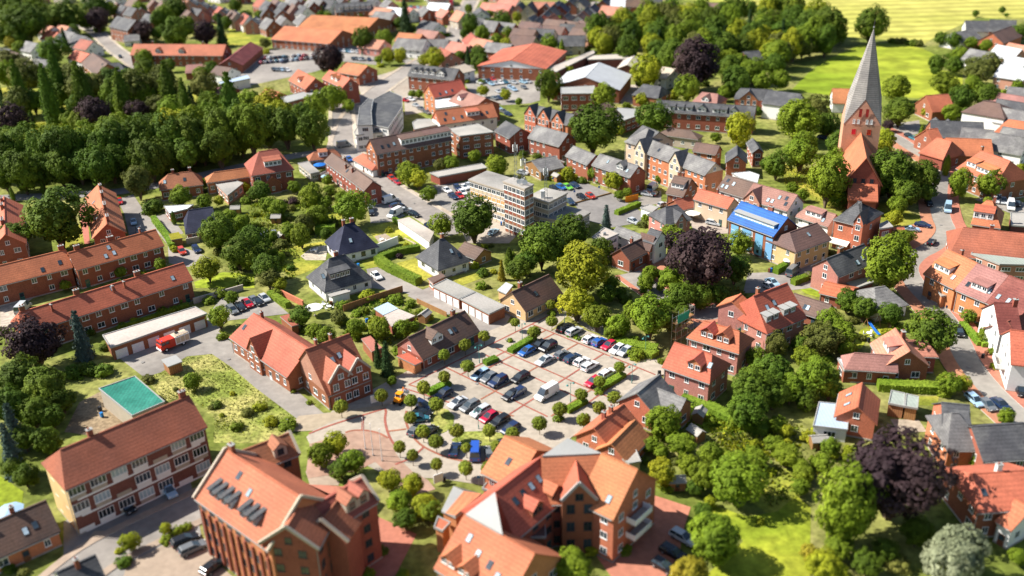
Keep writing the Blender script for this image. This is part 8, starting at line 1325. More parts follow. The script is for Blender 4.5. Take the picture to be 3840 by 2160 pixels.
CARPARK = [
('suv',12.2,191.7,.78,'black'),('estate',14.1,190.1,.78,'silver'),('hatch',17.4,186.1,.78,'white'),('hatch',19.4,184.6,.78,'blue'),('hatch',21.3,182.9,-2.36,'red'),('hatch',23,181.1,-2.36,'white'),
('hatch',24.6,180,-2.36,'silver'),('hatch',2.8,181.3,-2.36,'blue'),('hatch',5.7,184,-2.36,'black'),('suv',7.7,183,-2.36,'black'),('saloon',6.6,177.1,-2.36,'silver'),('hatch',10.6,179.5,.78,'grey'),
('estate',12.8,177.8,.78,'navy'),('hatch',14.7,176.2,.78,'white'),('estate',16.3,174.2,.78,'white'),('estate',19.7,170.9,.78,'white'),('hatch',16.4,167.7,-2.36,'red'),('estate',1.2,170.3,-2.36,'black'),
('estate',.3,164.1,-2.36,'navy'),('van',6.5,163.4,-2.36,'white'),('estate',-7.3,172,-2.36,'lightblue'),('hatch',-5.4,170.5,-2.36,'grey'),('suv',-3.5,168.8,-2.36,'navy'),('hatch',-14.7,164.7,-2.36,'navy'),
('saloon',-11.7,161.2,-2.36,'silver'),('estate',-9.2,159.8,-2.36,'grey'),('estate',-7,157.8,-2.36,'silver'),('hatch',-5.3,155.6,-2.36,'red'),('estate',-3.2,154.1,-2.36,'black'),('hatch',-1.1,151.3,-2.36,'navy'),
('hatch',-.9,163.4,-2.36,'black'),('estate',-18.6,160.5,-.74,'navy'),('hatch',-18.6,157.8,-.41,'black'),('hatch',-19,155.9,.17,'teal'),('hatch',-19.5,151.8,1.1,'grey'),('hatch',-16.7,151.4,.98,'black'),
('saloon',-11.6,145.1,1.42,'navy'),('van',-7.7,144.1,1.56,'blue'),('hatch',-5.1,143.7,1.65,'grey'),('hatch',-2.8,145,-1.38,'navy'),('hatch',-1,151.5,-2.36,'navy'),('hatch',-126.1,286.7,-1.15,'red'),
('saloon',-115.1,268.1,-1.16,'lightblue'),('hatch',-110.9,261,-1.13,'grey'),('estate',-93,244.1,-1.04,'red'),('estate',-89.2,245.2,-1.03,'navy'),('van',-122.3,210.1,1.57,'silver'),('estate',-69,206.2,-.94,'grey'),
('hatch',-67.3,207.5,-.92,'black'),('hatch',-66,209.3,-.92,'red'),('hatch',-64.7,210.9,-.93,'grey'),('hatch',-63.6,210.2,-.9,'black'),('hatch',-62.4,212.1,-.9,'silver'),('hatch',-42.2,306.9,-1.09,'black'),
('hatch',-39.5,302,-1.09,'red'),('hatch',-37.2,297.8,-1.09,'red'),('van',-37.9,280.3,.73,'white'),('estate',-35.2,275.6,.59,'navy'),('saloon',-32.3,271.5,.27,'silver'),('estate',-29.2,267.5,-.85,'black'),
('van',-35.1,268,-2.16,'white'),('hatch',-43.2,273.7,-1.38,'silver'),('hatch',-42.5,270.2,-1.38,'black'),('saloon',-20.3,288.5,-.97,'white'),('hatch',-17,290.6,-1.28,'navy'),('saloon',-14.7,290.9,-.9,'white'),
('saloon',-17.9,282.3,-1.02,'navy'),('hatch',-15.9,283,-1.1,'red'),('hatch',-15,285.7,-1.15,'white'),('hatch',-12.9,292.2,-.81,'silver'),('hatch',-23.7,257.4,-.91,'navy'),('saloon',-4.9,251.7,1.04,'lightblue'),
('saloon',-73.3,253.9,-1.24,'beige'),('hatch',-71.2,254.1,-1.25,'silver'),('hatch',-69.1,254.7,-1.25,'grey'),('hatch',-35.5,223.5,-1.01,'white'),('hatch',-57.1,324.2,-1.1,'blue'),('van',-61.5,341.4,.47,'grey'),
('hatch',14.5,287,-1.1,'black'),('hatch',16.9,288.2,-.96,'blue'),('hatch',19,288,-.96,'green'),('hatch',21.5,289.2,-.97,'navy'),('hatch',22.8,278.4,-1.11,'black'),('hatch',25.7,279.1,-1.12,'red'),
('hatch',19,274.3,-1.27,'navy'),('van',46.2,284.7,1.04,'lightblue'),('hatch',43.8,279.4,-.55,'silver'),('hatch',46.2,279.6,1.1,'black'),('hatch',47.3,269.7,.51,'silver'),('hatch',36.4,256.6,-.95,'silver'),
('estate',59.4,253.6,-.64,'silver'),('hatch',4.9,303.7,-.55,'silver'),('van',130.2,259.2,-2,'lightblue'),('saloon',118,247.5,-.63,'navy'),('saloon',113.6,244.6,-.25,'lightblue'),('hatch',115.4,235.3,.91,'black'),
('van',72.6,218.5,.89,'grey'),('saloon',65.8,212.7,-1.22,'lightblue'),('hatch',64.5,210.2,-1.05,'silver'),('van',147.5,265.8,-1.99,'white'),('hatch',145.8,267.2,-1.99,'silver'),('hatch',149.2,264.3,-1.97,'silver'),
('hatch',152.2,262,-1.96,'black'),('van',149.1,259.7,-1.98,'white'),('hatch',170.7,315.8,-.72,'grey'),('hatch',178.2,316.2,-.73,'white'),('hatch',126.6,264.1,-1.71,'black'),('saloon',105.1,196.7,-.37,'navy'),
('estate',100.4,184.6,-1.77,'black'),('estate',91.2,156.6,-1.4,'lightblue'),('saloon',95.5,154.9,-1.31,'navy'),('hatch',101.7,159.4,-1.71,'black'),('hatch',92.9,154.7,-1.39,'grey'),('saloon',-62,135.1,-.94,'lightblue'),
('estate',-55.2,121.9,.65,'black'),('estate',-53.3,119.9,.64,'grey'),('estate',-48.7,115.5,.97,'black'),('hatch',-68.1,130.8,-.67,'black'),('estate',26.6,119,-.8,'silver'),('estate',24.4,115.5,-.78,'black'),
('hatch',22.4,112.6,-.78,'black'),('saloon',-127.9,503.8,1.17,'red'),('hatch',-125.4,504.4,1.17,'white'),('estate',-122.9,505,1.16,'grey'),('saloon',-120.3,505.6,1.16,'black'),('estate',-117.8,506.2,1.16,'teal'),
('hatch',-112.7,507.3,1.15,'grey'),('hatch',-110.2,507.9,1.15,'lightblue'),('hatch',-107.6,508.5,1.14,'red'),('hatch',-102.5,509.7,1.14,'white'),('hatch',-127.1,493.1,1.16,'red'),('hatch',-124.6,493.8,1.16,'grey'),
('hatch',-122.1,494.6,1.16,'navy'),('hatch',-119.6,495.3,1.15,'teal'),('hatch',-117.1,496.1,1.15,'lightblue'),('estate',-114.6,496.9,1.15,'black'),('saloon',-112.1,497.6,1.14,'white'),('estate',-109.6,498.4,1.14,'lightblue'),
('hatch',-107.1,499.2,1.14,'red'),('hatch',-104.5,499.9,1.13,'black'),('saloon',-102,500.7,1.13,'silver'),('saloon',-99.5,501.5,1.13,'silver'),('estate',-115.8,494,1.15,'navy'),('estate',-117.1,475.6,-1.13,'black'),
('estate',-115.6,475.2,-1.13,'grey'),('hatch',-114.1,474.8,-1.14,'grey'),('hatch',-112.6,474.4,-1.14,'lightblue'),('hatch',-111.1,474,-1.14,'grey'),('hatch',-109.6,473.6,-1.14,'white'),('estate',-127.9,537.8,-.85,'silver'),
('saloon',-124.8,535.5,-.85,'lightblue'),('hatch',-121.7,533.2,-.86,'red'),('saloon',-106.5,523,-.69,'white'),('saloon',-102,522.3,-.7,'silver'),('saloon',-79.8,496.3,-1.24,'black'),('hatch',-78,495.6,-1.24,'grey'),
('saloon',-76.2,494.9,-1.24,'silver'),('estate',-74.5,494.2,-1.25,'grey'),('hatch',-71,492.7,-1.25,'navy'),('estate',-89.3,517.9,-1.22,'white'),('hatch',-87.7,517,-1.22,'white'),('saloon',-86.1,516.1,-1.22,'teal'),
('saloon',-84.6,515.3,-1.22,'lightblue'),('hatch',-83,514.4,-1.22,'white'),('hatch',-79.9,512.7,-1.23,'silver'),('estate',-73.7,510.5,-.6,'grey'),('saloon',-71.9,509,-.6,'white'),('hatch',-93.7,397.5,.81,'silver'),
('hatch',-92.2,398.4,.8,'grey'),('saloon',-90.6,399.2,.8,'navy'),('hatch',-89.1,400.1,.8,'silver'),('estate',-87.5,400.9,.8,'grey'),('saloon',-39,397.1,-.97,'silver'),('saloon',-36.2,391.1,-.97,'grey'),
('saloon',-33.4,385.3,-.97,'grey'),('saloon',-44.5,406.2,-.79,'red'),('estate',-42,407.6,-.79,'white'),('saloon',-12.3,435.3,-1.13,'white'),('hatch',-10.2,437,-1.14,'lightblue'),('saloon',-8.1,438.7,-1.14,'black'),
('hatch',-5.9,440.4,-1.15,'red'),('estate',-1.6,443.9,-1.16,'white'),('saloon',-6.8,431.9,-1.14,'lightblue'),('hatch',-4.6,432.8,-1.15,'silver'),('hatch',-2.4,433.7,-1.15,'white'),('saloon',-.2,434.6,-1.15,'teal'),
('estate',3.7,433.3,-.87,'silver'),('estate',8.1,433.7,-.88,'lightblue'),('hatch',10.3,434,-.88,'silver'),('estate',3.5,420.1,-1.15,'lightblue'),('hatch',8.1,423.2,-1.16,'grey'),('saloon',-3.5,417.3,-1.14,'silver'),
('hatch',-.8,420.6,-1.14,'grey'),('hatch',1.9,424,-1.15,'lightblue'),('hatch',-5.2,405.1,-1.01,'grey'),('hatch',-3.1,405.7,-1.01,'navy'),('hatch',-.9,406.3,-1.02,'black'),('saloon',-3.5,388.3,-.99,'lightblue'),
('saloon',-1.4,383.3,-.99,'grey'),('hatch',.6,378.5,-.99,'navy'),('saloon',-63.1,658.2,-1.08,'teal'),('saloon',-60.6,656.5,-1.08,'red'),('estate',-58,654.8,-1.09,'lightblue'),('hatch',-55.5,653.2,-1.09,'red'),
('hatch',-52.9,651.5,-1.09,'silver'),('saloon',-50.4,649.9,-1.09,'black'),('estate',-44.1,612.5,-1,'silver'),('hatch',-38.9,611,-1,'navy'),('saloon',-36.4,610.2,-1,'red'),('hatch',-33.8,609.4,-1,'red'),
('saloon',-31.3,608.6,-1.01,'silver'),('hatch',-25.9,536,1.56,'navy'),('hatch',-210.6,519.2,-1.08,'black'),('hatch',147.6,332.5,-1.27,'black'),('saloon',148.3,329.3,-1.27,'teal'),('hatch',149,326.1,-1.27,'silver'),
('hatch',116.2,333.7,-.79,'navy'),
]
HEDGES = [
([(-36.3,233.8),(-33,228.4),(-24,218.6)],2.4,2.2,'long clipped hedge beside the driveway of the white bungalows','leaf_hedge'),
([(-36.1,234.5),(-31.6,238.9),(-25.5,241.2)],2,1.8,'clipped hedge between two white bungalows','leaf_hedge'),
([(-35,264.1),(-27.2,252.2)],1.4,1.3,'clipped hedge beside the pale flat garage','leaf_hedge'),
([(-109.6,270),(-100.4,254.7),(-96.6,247.1)],1.6,1.8,'bright green hedge leading from the terrace end','leaf_hedge'),
([(-57.3,256),(-51.5,256.3)],2.6,2.4,'thick hedge behind the blue-black hipped bungalow','leaf_hedge'),
([(-.9,181.9),(4.8,188.2)],1.8,1,'low clipped hedge in the car park beside the small blue car','leaf_hedge'),
([(-6.5,177),(-3.8,179)],1.8,1,'short clipped hedge by the lamp in the car park','leaf_hedge'),
([(-18.2,165.5),(-13.8,169.4)],1.8,1,'low clipped hedge between two ball trees on the left of the car park','leaf_hedge'),
([(17.9,165.6),(23.1,170.7)],1.8,1,'low clipped hedge beside the small red hatchback','leaf_hedge'),
([(10.1,157.3),(14.2,160.9)],1.8,1,'low clipped hedge in front of the white van','leaf_hedge'),
([(22.2,185.5),(27.1,182.3),(31.8,180.6)],3,1.4,'broad hedge bank behind the row of parked cars','leaf_hedge'),
([(28.3,180.8),(31,178)],3,1.3,'hedge corner with a teal lamp at the edge of the car park','leaf_hedge'),
([(34.4,161),(38.7,156.4),(43.4,150.9),(48,148)],2.6,1.6,'long hedge in front of the red blocks and garden','leaf_hedge'),
([(74.2,162.9),(79.9,161.9),(86,161)],2.8,1.8,'thick hedge in front of the pink-tiled house','leaf_hedge'),
([(102.8,188.4),(102.7,178.7),(106.6,178.9)],1.6,1.3,'bright hedge along the brick pavement','leaf_hedge'),
([(32.1,263.7),(40,271.1)],1.8,1.4,'hedge island between two parking yards','leaf_hedge'),
([(68.2,218.9),(72.9,223.2)],1.8,1.8,'clipped hedge beside the silver van of the ochre house','leaf_hedge'),
([(-61.7,214.7),(-55.5,207.6)],1.6,1.6,'leafy hedge beside the brick garden wall','leaf_hedge'),
([(70.8,212.2),(74.9,214.8)],1.8,1.6,'hedge behind the pale blue car','leaf_hedge'),
([(-94.5,198.1),(-88.7,203.3),(-81.1,210.4)],1.2,1,'grassy hedge strip on the back edge of the garage roof','leaf_hedge'),
]
WALLS = [
('garden_wall',[(-37.5,240.7),(-32.1,246.3)],.3,2.4,'white_wall','white garden wall right of the blue-black hipped bungalow','wall'),
('garden_wall',[(-58.7,214.8),(-51.9,208.2)],.4,1.6,'brick_orange','orange brick garden wall beside the leafy hedge','wall'),
('garden_wall',[(-93.6,250.5),(-90.3,252.1)],.3,1.8,'concrete','grey wall behind the red car','wall'),
('garden_wall',[(-80.1,211.4),(-74.8,215),(-69.4,218.7)],.3,1.6,'concrete','grey garden wall behind the row of parked cars','wall'),
('fence',[(-41.4,204.6),(-34.3,210.1),(-27.8,214.8)],.12,1.8,'timber','dark wooden fence around the kitchen garden','fence'),
('fence',[(-23.7,208.3),(-15.9,200.3)],.1,1.3,'timber','brown wooden fence along the garage lane','fence'),
('fence',[(96.1,220),(97,220.6)],.1,1,'timber','short wooden fence beside the broad tree','fence'),
('fence',[(36.1,274),(40.4,276.3)],.12,1.9,'orange_paint','orange wooden fence beside two round bushes','fence'),
('fence',[(20.6,274.4),(32.6,282.4)],.15,.5,'timber','low timber rail at the edge of the parking yard','fence'),
]
PT = {'tower':(114,293.7),'ridge_far':(112.6,288.7),'ridge_near':(105.5,263.8),'church_z':(18.4,26.5,47.6),'nave_hw':5.6,'office':{'left':[(-11.83,268.7),(-6.51,276.09),(3.42,266.01),(-1.24,257.99)],'tower':[(-1.5,253.37),(4.23,246.73),(6.83,250.12),(1.32,256.39)],'right':[(5.68,256.64),(11.06,251.3),(16.8,258.64),(10.61,263.45)],'rear':[(8.34,252.49),(18.04,247.49),(23.21,254.85),(17.19,260.2)],'masts':[(2,253.5,15.4,11),(4.1,250.7,15.4,7),(10.5,253.5,9,10)],'dish':(2.5,249.6),'cab':(9.7,255)},'fire':(-78.2,189.3,-2.348),'lamps':[(-7.6,177.7),(2,187.1),(12.1,195.3),(29,179.5),(11.2,161.1),(24.5,167.6),(-7.3,152.5)],'poles':[(-28.6,146.8),(-26.9,144.7),(-25,142.9)],'digger':(-23.6,162.9),'slide':(82.6,189.4,.3),'parasols':[('parasol',53.9,257.8,2.4,'awning','large cream parasol in the yard of the cream house','parasol'),('garden_canopy',-65.9,313.9,2.2,'blue_paint','blue garden canopy behind the beige flat annex','garden canopy'),('parasol',-62,301.1,1.3,'paint_lightblue','small lilac parasol on the terrace of the brown-roofed block','parasol'),('parasol',72.2,222.4,1.2,'frame_white','small white parasol on the terrace of the ochre house','parasol'),('tent',-87,128.7,2.4,'paint_lightblue','pale blue round tent roof on the lawn at lower left','tent'),('parasol',-48.1,203,2.2,'frame_white','white square-looking parasol in the garden of the dormered bungalow','parasol')],'scaffolds':[(38.3,183.9,.75,'green-netted scaffold at the back of the red block'),(47.8,175.4,.7,'scaffold with green netting between the two red blocks')],'pylon':(-34.4,633.1),'station':(-43.1,662.5),'signs':[(14.5,292.5,'blue parking sign at the top of the parking yard'),(28.7,282.7,'blue parking sign beside two round bushes'),(20.6,279.3,'blue parking sign by the black hatchback'),(-6.9,134.3,'blue parking sign beside the orange porch roofs')],'boards':[(-28.6,162.3,'red and white notice board in front of the twin-bayed hall'),(-14.1,135.4,'white notice board near the orange complex')],'bins':[(67.4,220.2,'blue_paint'),(68,220.2,'dark_plastic'),(66.9,220.1,'door_brown'),(30.6,126.1,'dark_plastic'),(31.5,125,'blue_paint'),(12.1,119.2,'dark_plastic'),(-45,208.3,'door_brown'),(-85,162.9,'dark_plastic'),(-83.8,160.6,'blue_paint'),(100.8,173.6,'dark_plastic'),(102,174.8,'door_brown'),(30.7,170.5,'dark_plastic'),(-2.6,258,'blue_paint'),(-1.7,258.3,'dark_plastic'),(47,268.8,'door_brown'),(-74.3,130,'dark_plastic'),(-34.9,198.4,'blue_paint'),(79.2,182.1,'dark_plastic'),(-103.6,261.1,'door_brown'),(-103.1,260.3,'dark_plastic'),(-41.3,230.9,'blue_paint'),(-13.2,136.3,'dark_plastic')],'sheds':[(-70.8,265.7),(-66.4,307.7),(-63.1,304.3),(-85.3,274.4),(-66.2,250.7),(-21,198.6),(27.8,132.6),(34,147.1),(35.8,153.3),(56,143.4),(15.9,296.3),(51.7,416.8),(-186.6,373.8)],'tables':[(-36.9,248.5),(-55.1,242),(-45.2,206.4),(55.1,261.5),(72.7,228),(80.3,185),(-46.8,207.6),(57.1,145.6),(-13,225.7)],'manholes':[(-45.1,300.7),(-30.2,278.6),(-83,182.4),(-63.9,182.7),(-62.2,124.6),(123.5,248.2),(115.4,232.3),(96.1,195.3),(96.2,170.1),(-45.9,157.6),(-6.7,192.7),(-1.6,188),(-8,169.2),(21.4,178.6)]}
TUFTS = [('weeds',[(-80.7,175.9),(-77.3,177.4),(-73.7,184.1),(-68.3,184.9),(-62.2,178.7),(-54.7,169.6),(-43.3,157.4),(-43.6,153.3),(-47.9,150.5),(-58.6,151),(-60.5,158.7),(-68.7,168),(-72.8,166)],7000,.07,.24,['leaf_olive','leaf_olive','lawn','leaf_lime']),('ground_cover',[(-85.4,287.6),(-55.7,296.5),(-44,277),(-46,263.7),(-56.2,240.6),(-61.8,225.3),(-70.9,241.7),(-82.7,266.6)],4000,.15,.55,['leaf_mid','leaf_lime','leaf_hedge','leaf_olive']),('ground_cover',[(-86.6,254.4),(-76.5,266.1),(-59.5,246.5),(-57.5,225),(-69.2,220.9),(-78.2,231.5)],2500,.15,.55,['leaf_mid','leaf_lime','leaf_hedge','leaf_olive']),('ground_cover',[(-40.3,207.6),(-29.1,213.6),(-22,200.1),(-28.3,186.8),(-39.8,191.3)],3000,.15,.55,['leaf_mid','leaf_lime','leaf_hedge','leaf_olive']),('ground_cover',[(26.6,153.4),(39.5,155.5),(57.2,149.1),(55.6,136.7),(43.5,126.2),(32.9,137.8)],5000,.15,.55,['leaf_mid','leaf_lime','leaf_hedge','leaf_olive']),('ground_cover',[(-188.7,457.4),(-113.5,418.1),(-102.7,372.3),(-196.9,359.8),(-238.5,439.9)],5000,.15,.55,['leaf_mid','leaf_lime','leaf_hedge','leaf_olive']),('ground_cover',[(9.1,190.2),(18.9,187.7),(31.4,179.7),(31.2,172.8),(22,182)],1500,.15,.55,['leaf_mid','leaf_lime','leaf_hedge','leaf_olive']),('ground_cover',[(83.1,230.5),(111.4,251.4),(108.1,228.7),(86.1,197.4),(74.4,202.4)],1500,.15,.55,['leaf_mid','leaf_lime','leaf_hedge','leaf_olive']),('ground_cover',[(48.6,208.5),(56.4,212.5),(61.8,194.8),(76.8,198),(73.9,175.5),(56.9,176.5)],3000,.15,.55,['leaf_mid','leaf_lime','leaf_hedge','leaf_olive']),('ground_cover',[(95.4,321.3),(117,301.5),(121.3,277.5),(98.6,265.3),(88.1,284.1)],2500,.15,.55,['leaf_mid','leaf_lime','leaf_hedge','leaf_olive'])]
FIXED = set(h[3] for h in HEDGES) | set(w[5] for w in WALLS)

# ------------------------------------------------------------------ build the setting
def ground():
    n = 60; x0, x1, y0, y1 = -2600, 2600, -300, 5200; mb = MB()
    mb.face([(x0, y0, 0), (x1, y0, 0), (x1, y1, 0), (x0, y1, 0)], 'garden'); o = mb.build('ground'); o['kind'] = 'structure'
ground()
for i, (nm, mat, pts, z) in enumerate(GROUND): sheet(nm, pts, mat, z+.0007*(i % 9))
_k = 0
for nm, pts, w, mat, pave, pm in ROADS:
    if pave == -1:
        _k += 1; strip(nm, pts if len(pts) < 3 else smooth(pts), -w/2, w/2, .098+.0016*(_k % 12), mat)
    else: road(nm, pts, w, mat, pave, pm)
for d in BUILDINGS: building(d)
for d in FLATS: flat_building(d)
for h in HEDGES: hedge(h[0], h[1], h[2], h[3], mat=h[4])
for w in WALLS: low_wall(*w)
for t in TREES: tree(*t)
def massed(name, lst, kind):
    """the smallest plants of the picture, as one mass of leaves"""
    V, F, MI = [], [], []; mats = []
    for (code, x, y, r, hc, rv) in lst:
        m = 'leaf_'+TK[code][1]
        if m not in mats: mats.append(m)
        me = random.choice(CROWNS[TK[code][0]]); a = random.uniform(0, 6.28); b = len(V); ca, sa = math.cos(a)*r, math.sin(a)*r
        V.extend([(x+v.co.x*ca-v.co.y*sa, y+v.co.x*sa+v.co.y*ca, hc+v.co.z*rv) for v in me.vertices])
        F.extend([tuple(b+i for i in p.vertices) for p in me.polygons]); MI.extend([mats.index(m)]*len(me.polygons))
    me = bpy.data.meshes.new(name); me.from_pydata(V, [], F)
    for m in mats: me.materials.append(MATS[m])
    me.polygons.foreach_set('material_index', MI); me.update(); o = put(name, me); o['kind'] = 'stuff'; return o
massed('distant_trees', FAR_TREES, 'round'); massed('low_shrubs', LOW_SHRUBS, 'shrub')
for t in TUFTS: tufts(*t)
for cdef in CARPARK: car(*cdef)
# ------------------------------------------------------------------ church
def church():
    (tx, ty), (fx, fy), (nx, ny) = PT['tower'], PT['ridge_far'], PT['ridge_near']
    ang = math.atan2(ny-fy, nx-fx); th = empty('church', (tx, ty, 0), ang+math.pi/2)       # local -y looks along the nave, towards the viewer
    tag(th, 'brick church with a tall grey pointed spire and orange-brown nave roof', 'church'); LAND.append(('church', tx, ty))
    w = 5.6; zb, zg, zt = PT['church_z']
    mb = MB(); mb.box(-w, w, -w, w, 0, zb, 'church_brick'); mb.box(-w-.15, w+.15, -w-.15, w+.15, 0, 1.5, 'concrete'); mb.build('tower_wall', th)
    sp = MB(); c = [(-w-.1, -w-.1), (w+.1, -w-.1), (w+.1, w+.1), (-w-.1, w+.1)]
    g = [(0, -w-.1), (w+.1, 0), (0, w+.1), (-w-.1, 0)]
    # octagon: corner faces start at the tower corners, side faces above the gables
    for i in range(4):
        a = c[i]; l, r = g[(i-1) % 4], g[i]; f = .36
        gl, gr = (l[0]*.9, l[1]*.9, zg), (r[0]*.9, r[1]*.9, zg)
        ca = (a[0]*.69, a[1]*.69, zg)
        sp.face([(a[0], a[1], zb), gr, ca], 'spire_grey'); sp.face([(a[0], a[1], zb), ca, gl], 'spire_grey')
        top = (0, 0, zt); sp.face([gl, ca, top], 'spire_grey'); sp.face([ca, gr, top], 'spire_grey')
    so = sp.build('spire', th)
    tp = MB(); tp.tube([(0, 0, zt-1), (0, 0, zt+2.6)], .08, 'frame_dark', 6); tp.tube([(0, 0, zt), (0, 0, zt+.5)], .25, 'steel', 8); tp.build('weathervane', so)
    gm = MB()
    for k in range(4):
        a, b = c[k], c[(k+1) % 4]; p = g[k]
        gm.face([(a[0]*.985, a[1]*.985, zb), (b[0]*.985, b[1]*.985, zb), (p[0]*.885, p[1]*.885, zg-.2)], 'church_brick')
    gm.build('tower_gable', th)
    for k, (dx, rz) in enumerate(((0, 0), (1, math.pi/2))):
        for u in (-1.0, 1.0):
            y = -w+.12 if k == 0 else u; x = u if k == 0 else w-.12
            window(th, x, y-.15 if k == 0 else y, zb+2.6, rz, .9, 2.6, False, 'brick', 'red_paint', 'sound_window')
        for u in (-2.6, -1.3, 1.3, 2.6):
            x, y = (u, -w-.02) if k == 0 else (w+.02, u); window(th, x, y, zb+.4, rz, .8, 1.4, False, 'white_wall', 'white_wall', 'blind_niche')
        for u in (-2.3, 2.3):
            x, y = (u, -w) if k == 0 else (w, u); window(th, x, y, zb-3.0, rz, 1.2, 1.6, False, 'red_paint', 'red_paint', 'shutter')
    ln = math.hypot(nx-fx, ny-fy); ew, ze, zr = PT['nave_hw'], 7.5, 16.0
    nb = MB(); y0, y1 = -w-ln, -w-.01
    nb.box(-ew+.6, ew-.6, y0, y1, 0, ze+.2, 'brick')
    nb.face([(-ew+.6, y0, ze+.2), (ew-.6, y0, ze+.2), (0, y0, zr-.4)], 'brick')
    for k in range(4): yy = y0+ln*(k+.4)/4; nb.box(-ew+.1, -ew+.59, yy-.5, yy+.5, 0, ze-1.4, 'brick'); nb.box(ew-.59, ew-.1, yy-.5, yy+.5, 0, ze-1.4, 'brick')
    nb.build('nave_wall', th)
    r = MB()
    for s in (-1, 1):
        a = [(s*ew, y0-.4, ze), (0, y0-.4, zr), (0, y1, zr), (s*ew, y1, ze)]; lo = [(p[0], p[1], p[2]-.3) for p in a]
        r.face(a if s < 0 else a[::-1], 'roof_orange'); r.face(lo if s > 0 else lo[::-1], 'roof_orange')
        for i in range(4): j = (i+1) % 4; r.face([a[i], a[j], lo[j], lo[i]], 'roof_orange')
    r.build('nave_roof', th)
    for k in range(4):
        yy = y0+ln*(k+.9)/4
        if k < 3:
            for s in (-1, 1): window(th, s*(ew-.6), yy, 2.4, s*math.pi/2, 1.2, 3.6, False, 'frame_dark', 'glass_dark')
    for u in (-2.4, 0, 2.4): window(th, u, y0, 5.4, 0, 1.1, 4, False, 'frame_dark', 'glass_dark')
    ch = MB(); ch.box(-3.8, 3.8, y0-6.5, y0-.01, 0, 4.6, 'brick'); ch.build('choir_wall', th)
    cr = MB(); cr.prism([(-4.2, y0-7), (4.2, y0-7), (4.2, y0-.02), (-4.2, y0-.02)], 4.6, lambda p: 5.0+(p[1]-y0+7)*.42, 'roof_red'); cr.build('choir_roof', th)
    sc = MB(); sc.box(-ew-5, -ew+.59, y0+ln*.35, y0+ln*.7, 0, 5, 'brick_pink'); sc.build('chapel_wall', th)
    s2 = MB(); s2.prism([(-ew-5.4, y0+ln*.35-.4), (-ew+1, y0+ln*.35-.4), (-ew+1, y0+ln*.7+.4), (-ew-5.4, y0+ln*.7+.4)], 5, lambda p: 5.4+(p[0]+ew+5.4)*.3, 'roof_red'); s2.build('chapel_roof', th)
church()
# ------------------------------------------------------------------ office building with radio masts
def office():
    A = PT['office']; ox, oy = A['tower'][0]; th = empty('office_building', (ox, oy, 0)); tag(th, 'flat-roofed fifties office building with a checkered brick tower and radio masts', 'office building'); LAND.append(('office building', ox, oy))
    def vol(key, z, wall, n, bands):
        Q = ccw([(p[0]-ox, p[1]-oy) for p in A[key]]); mb = MB(); mb.prism(Q, 0, z, wall, 'felt'); mb.build(key+'_wall', th)
        cx = sum(p[0] for p in Q)/4; cy = sum(p[1] for p in Q)/4; k = 1.06
        rb = MB(); rb.prism([(cx+(p[0]-cx)*k, cy+(p[1]-cy)*k) for p in Q], z+.003, z+.45, 'beige', 'felt'); rb.build(key+'_roof', th)
        for i in range(len(Q)):
            a, b = Q[i], Q[(i+1) % len(Q)]; l = math.hypot(b[0]-a[0], b[1]-a[1]); nx, ny = (b[1]-a[1])/l, -(b[0]-a[0])/l; rz = math.atan2(b[1]-a[1], b[0]-a[0])
            mx, my = (a[0]+b[0])/2+ox, (a[1]+b[1])/2+oy
            if -(mx*nx+my*ny)/math.hypot(mx, my) < -.1: continue
            for st in range(n):
                hh = (z-.3)/n; m = max(1, int(l/bands[0]))
                for j in range(m):
                    t = (j+.5)/m; x, y = a[0]+(b[0]-a[0])*t, a[1]+(b[1]-a[1])*t
                    orange = bands[1] == st and l > 8
                    window(th, x, y, hh*st+hh*.42, rz, l/m*.88, hh*.52, False, 'frame_white', 'blind_orange' if orange else 'glass_dark')
                    if bands[2]:
                        pb = MB(); pb.box(-l/m*.4, l/m*.4, -.05, -.002, 0, hh*.3, bands[2]); pb.build('parapet_panel', th, (x, y, hh*st+hh*.06), rz)
    vol('left', 10.5, 'beige', 4, (1.8, 2, 'cream')); vol('tower', 15.0, 'beige', 5, (1.5, 9, 'brick')); vol('right', 9, 'beige', 3, (2.2, 9, None)); vol('rear', 4.2, 'beige', 1, (3.5, 9, None))
    for k, (mx, my, mz, h) in enumerate(A['masts']):
        mb = MB()
        for s in ((-.45, -.45), (.45, -.45), (.45, .45), (-.45, .45)): mb.tube([(s[0], s[1], 0), (s[0]*.4, s[1]*.4, h)], .06, 'steel', 4)
        for i in range(8):
            f = 1-.6*i/8; z = h*i/8; z2 = h*(i+1)/8; f2 = 1-.6*(i+1)/8
            for a in range(4):
                c0 = [(-.45, -.45), (.45, -.45), (.45, .45), (-.45, .45)]; p, q = c0[a], c0[(a+1) % 4]; mb.tube([(p[0]*f, p[1]*f, z), (q[0]*f2, q[1]*f2, z2)], .035, 'steel', 3)
        mb.tube([(0, 0, h), (0, 0, h+2.5)], .05, 'steel', 4); mo = mb.build('radio_mast', th, (mx-ox, my-oy, mz+.4))
        for a in range(3):
            an = MB(); an.box(-.13, .13, .55, .75, -1, 1, 'frame_white'); an.build('antenna', mo, (0, 0, h*.85-a*.02), a*2.09)
    for dx, dy in ((.5, 2), (2.5, 1), (1.5, 3)):
        d = MB(); d.tube([(0, -.1, 0), (0, .25, 0)], [.75, .2], 'frame_white', 12); d.tube([(0, .3, -1), (0, .3, .2)], .06, 'steel', 5); q = A['dish']; d.build('dish_antenna', th, (q[0]-ox+dx*.8, q[1]-oy+dy*.5-1, 16.5))
    cb = MB(); cb.box(-.6, .6, -.5, .5, 0, 2.2, 'frame_white'); q = A['cab']; cb.build('equipment_cabinet', th, (q[0]-ox, q[1]-oy, 9.45))
office()
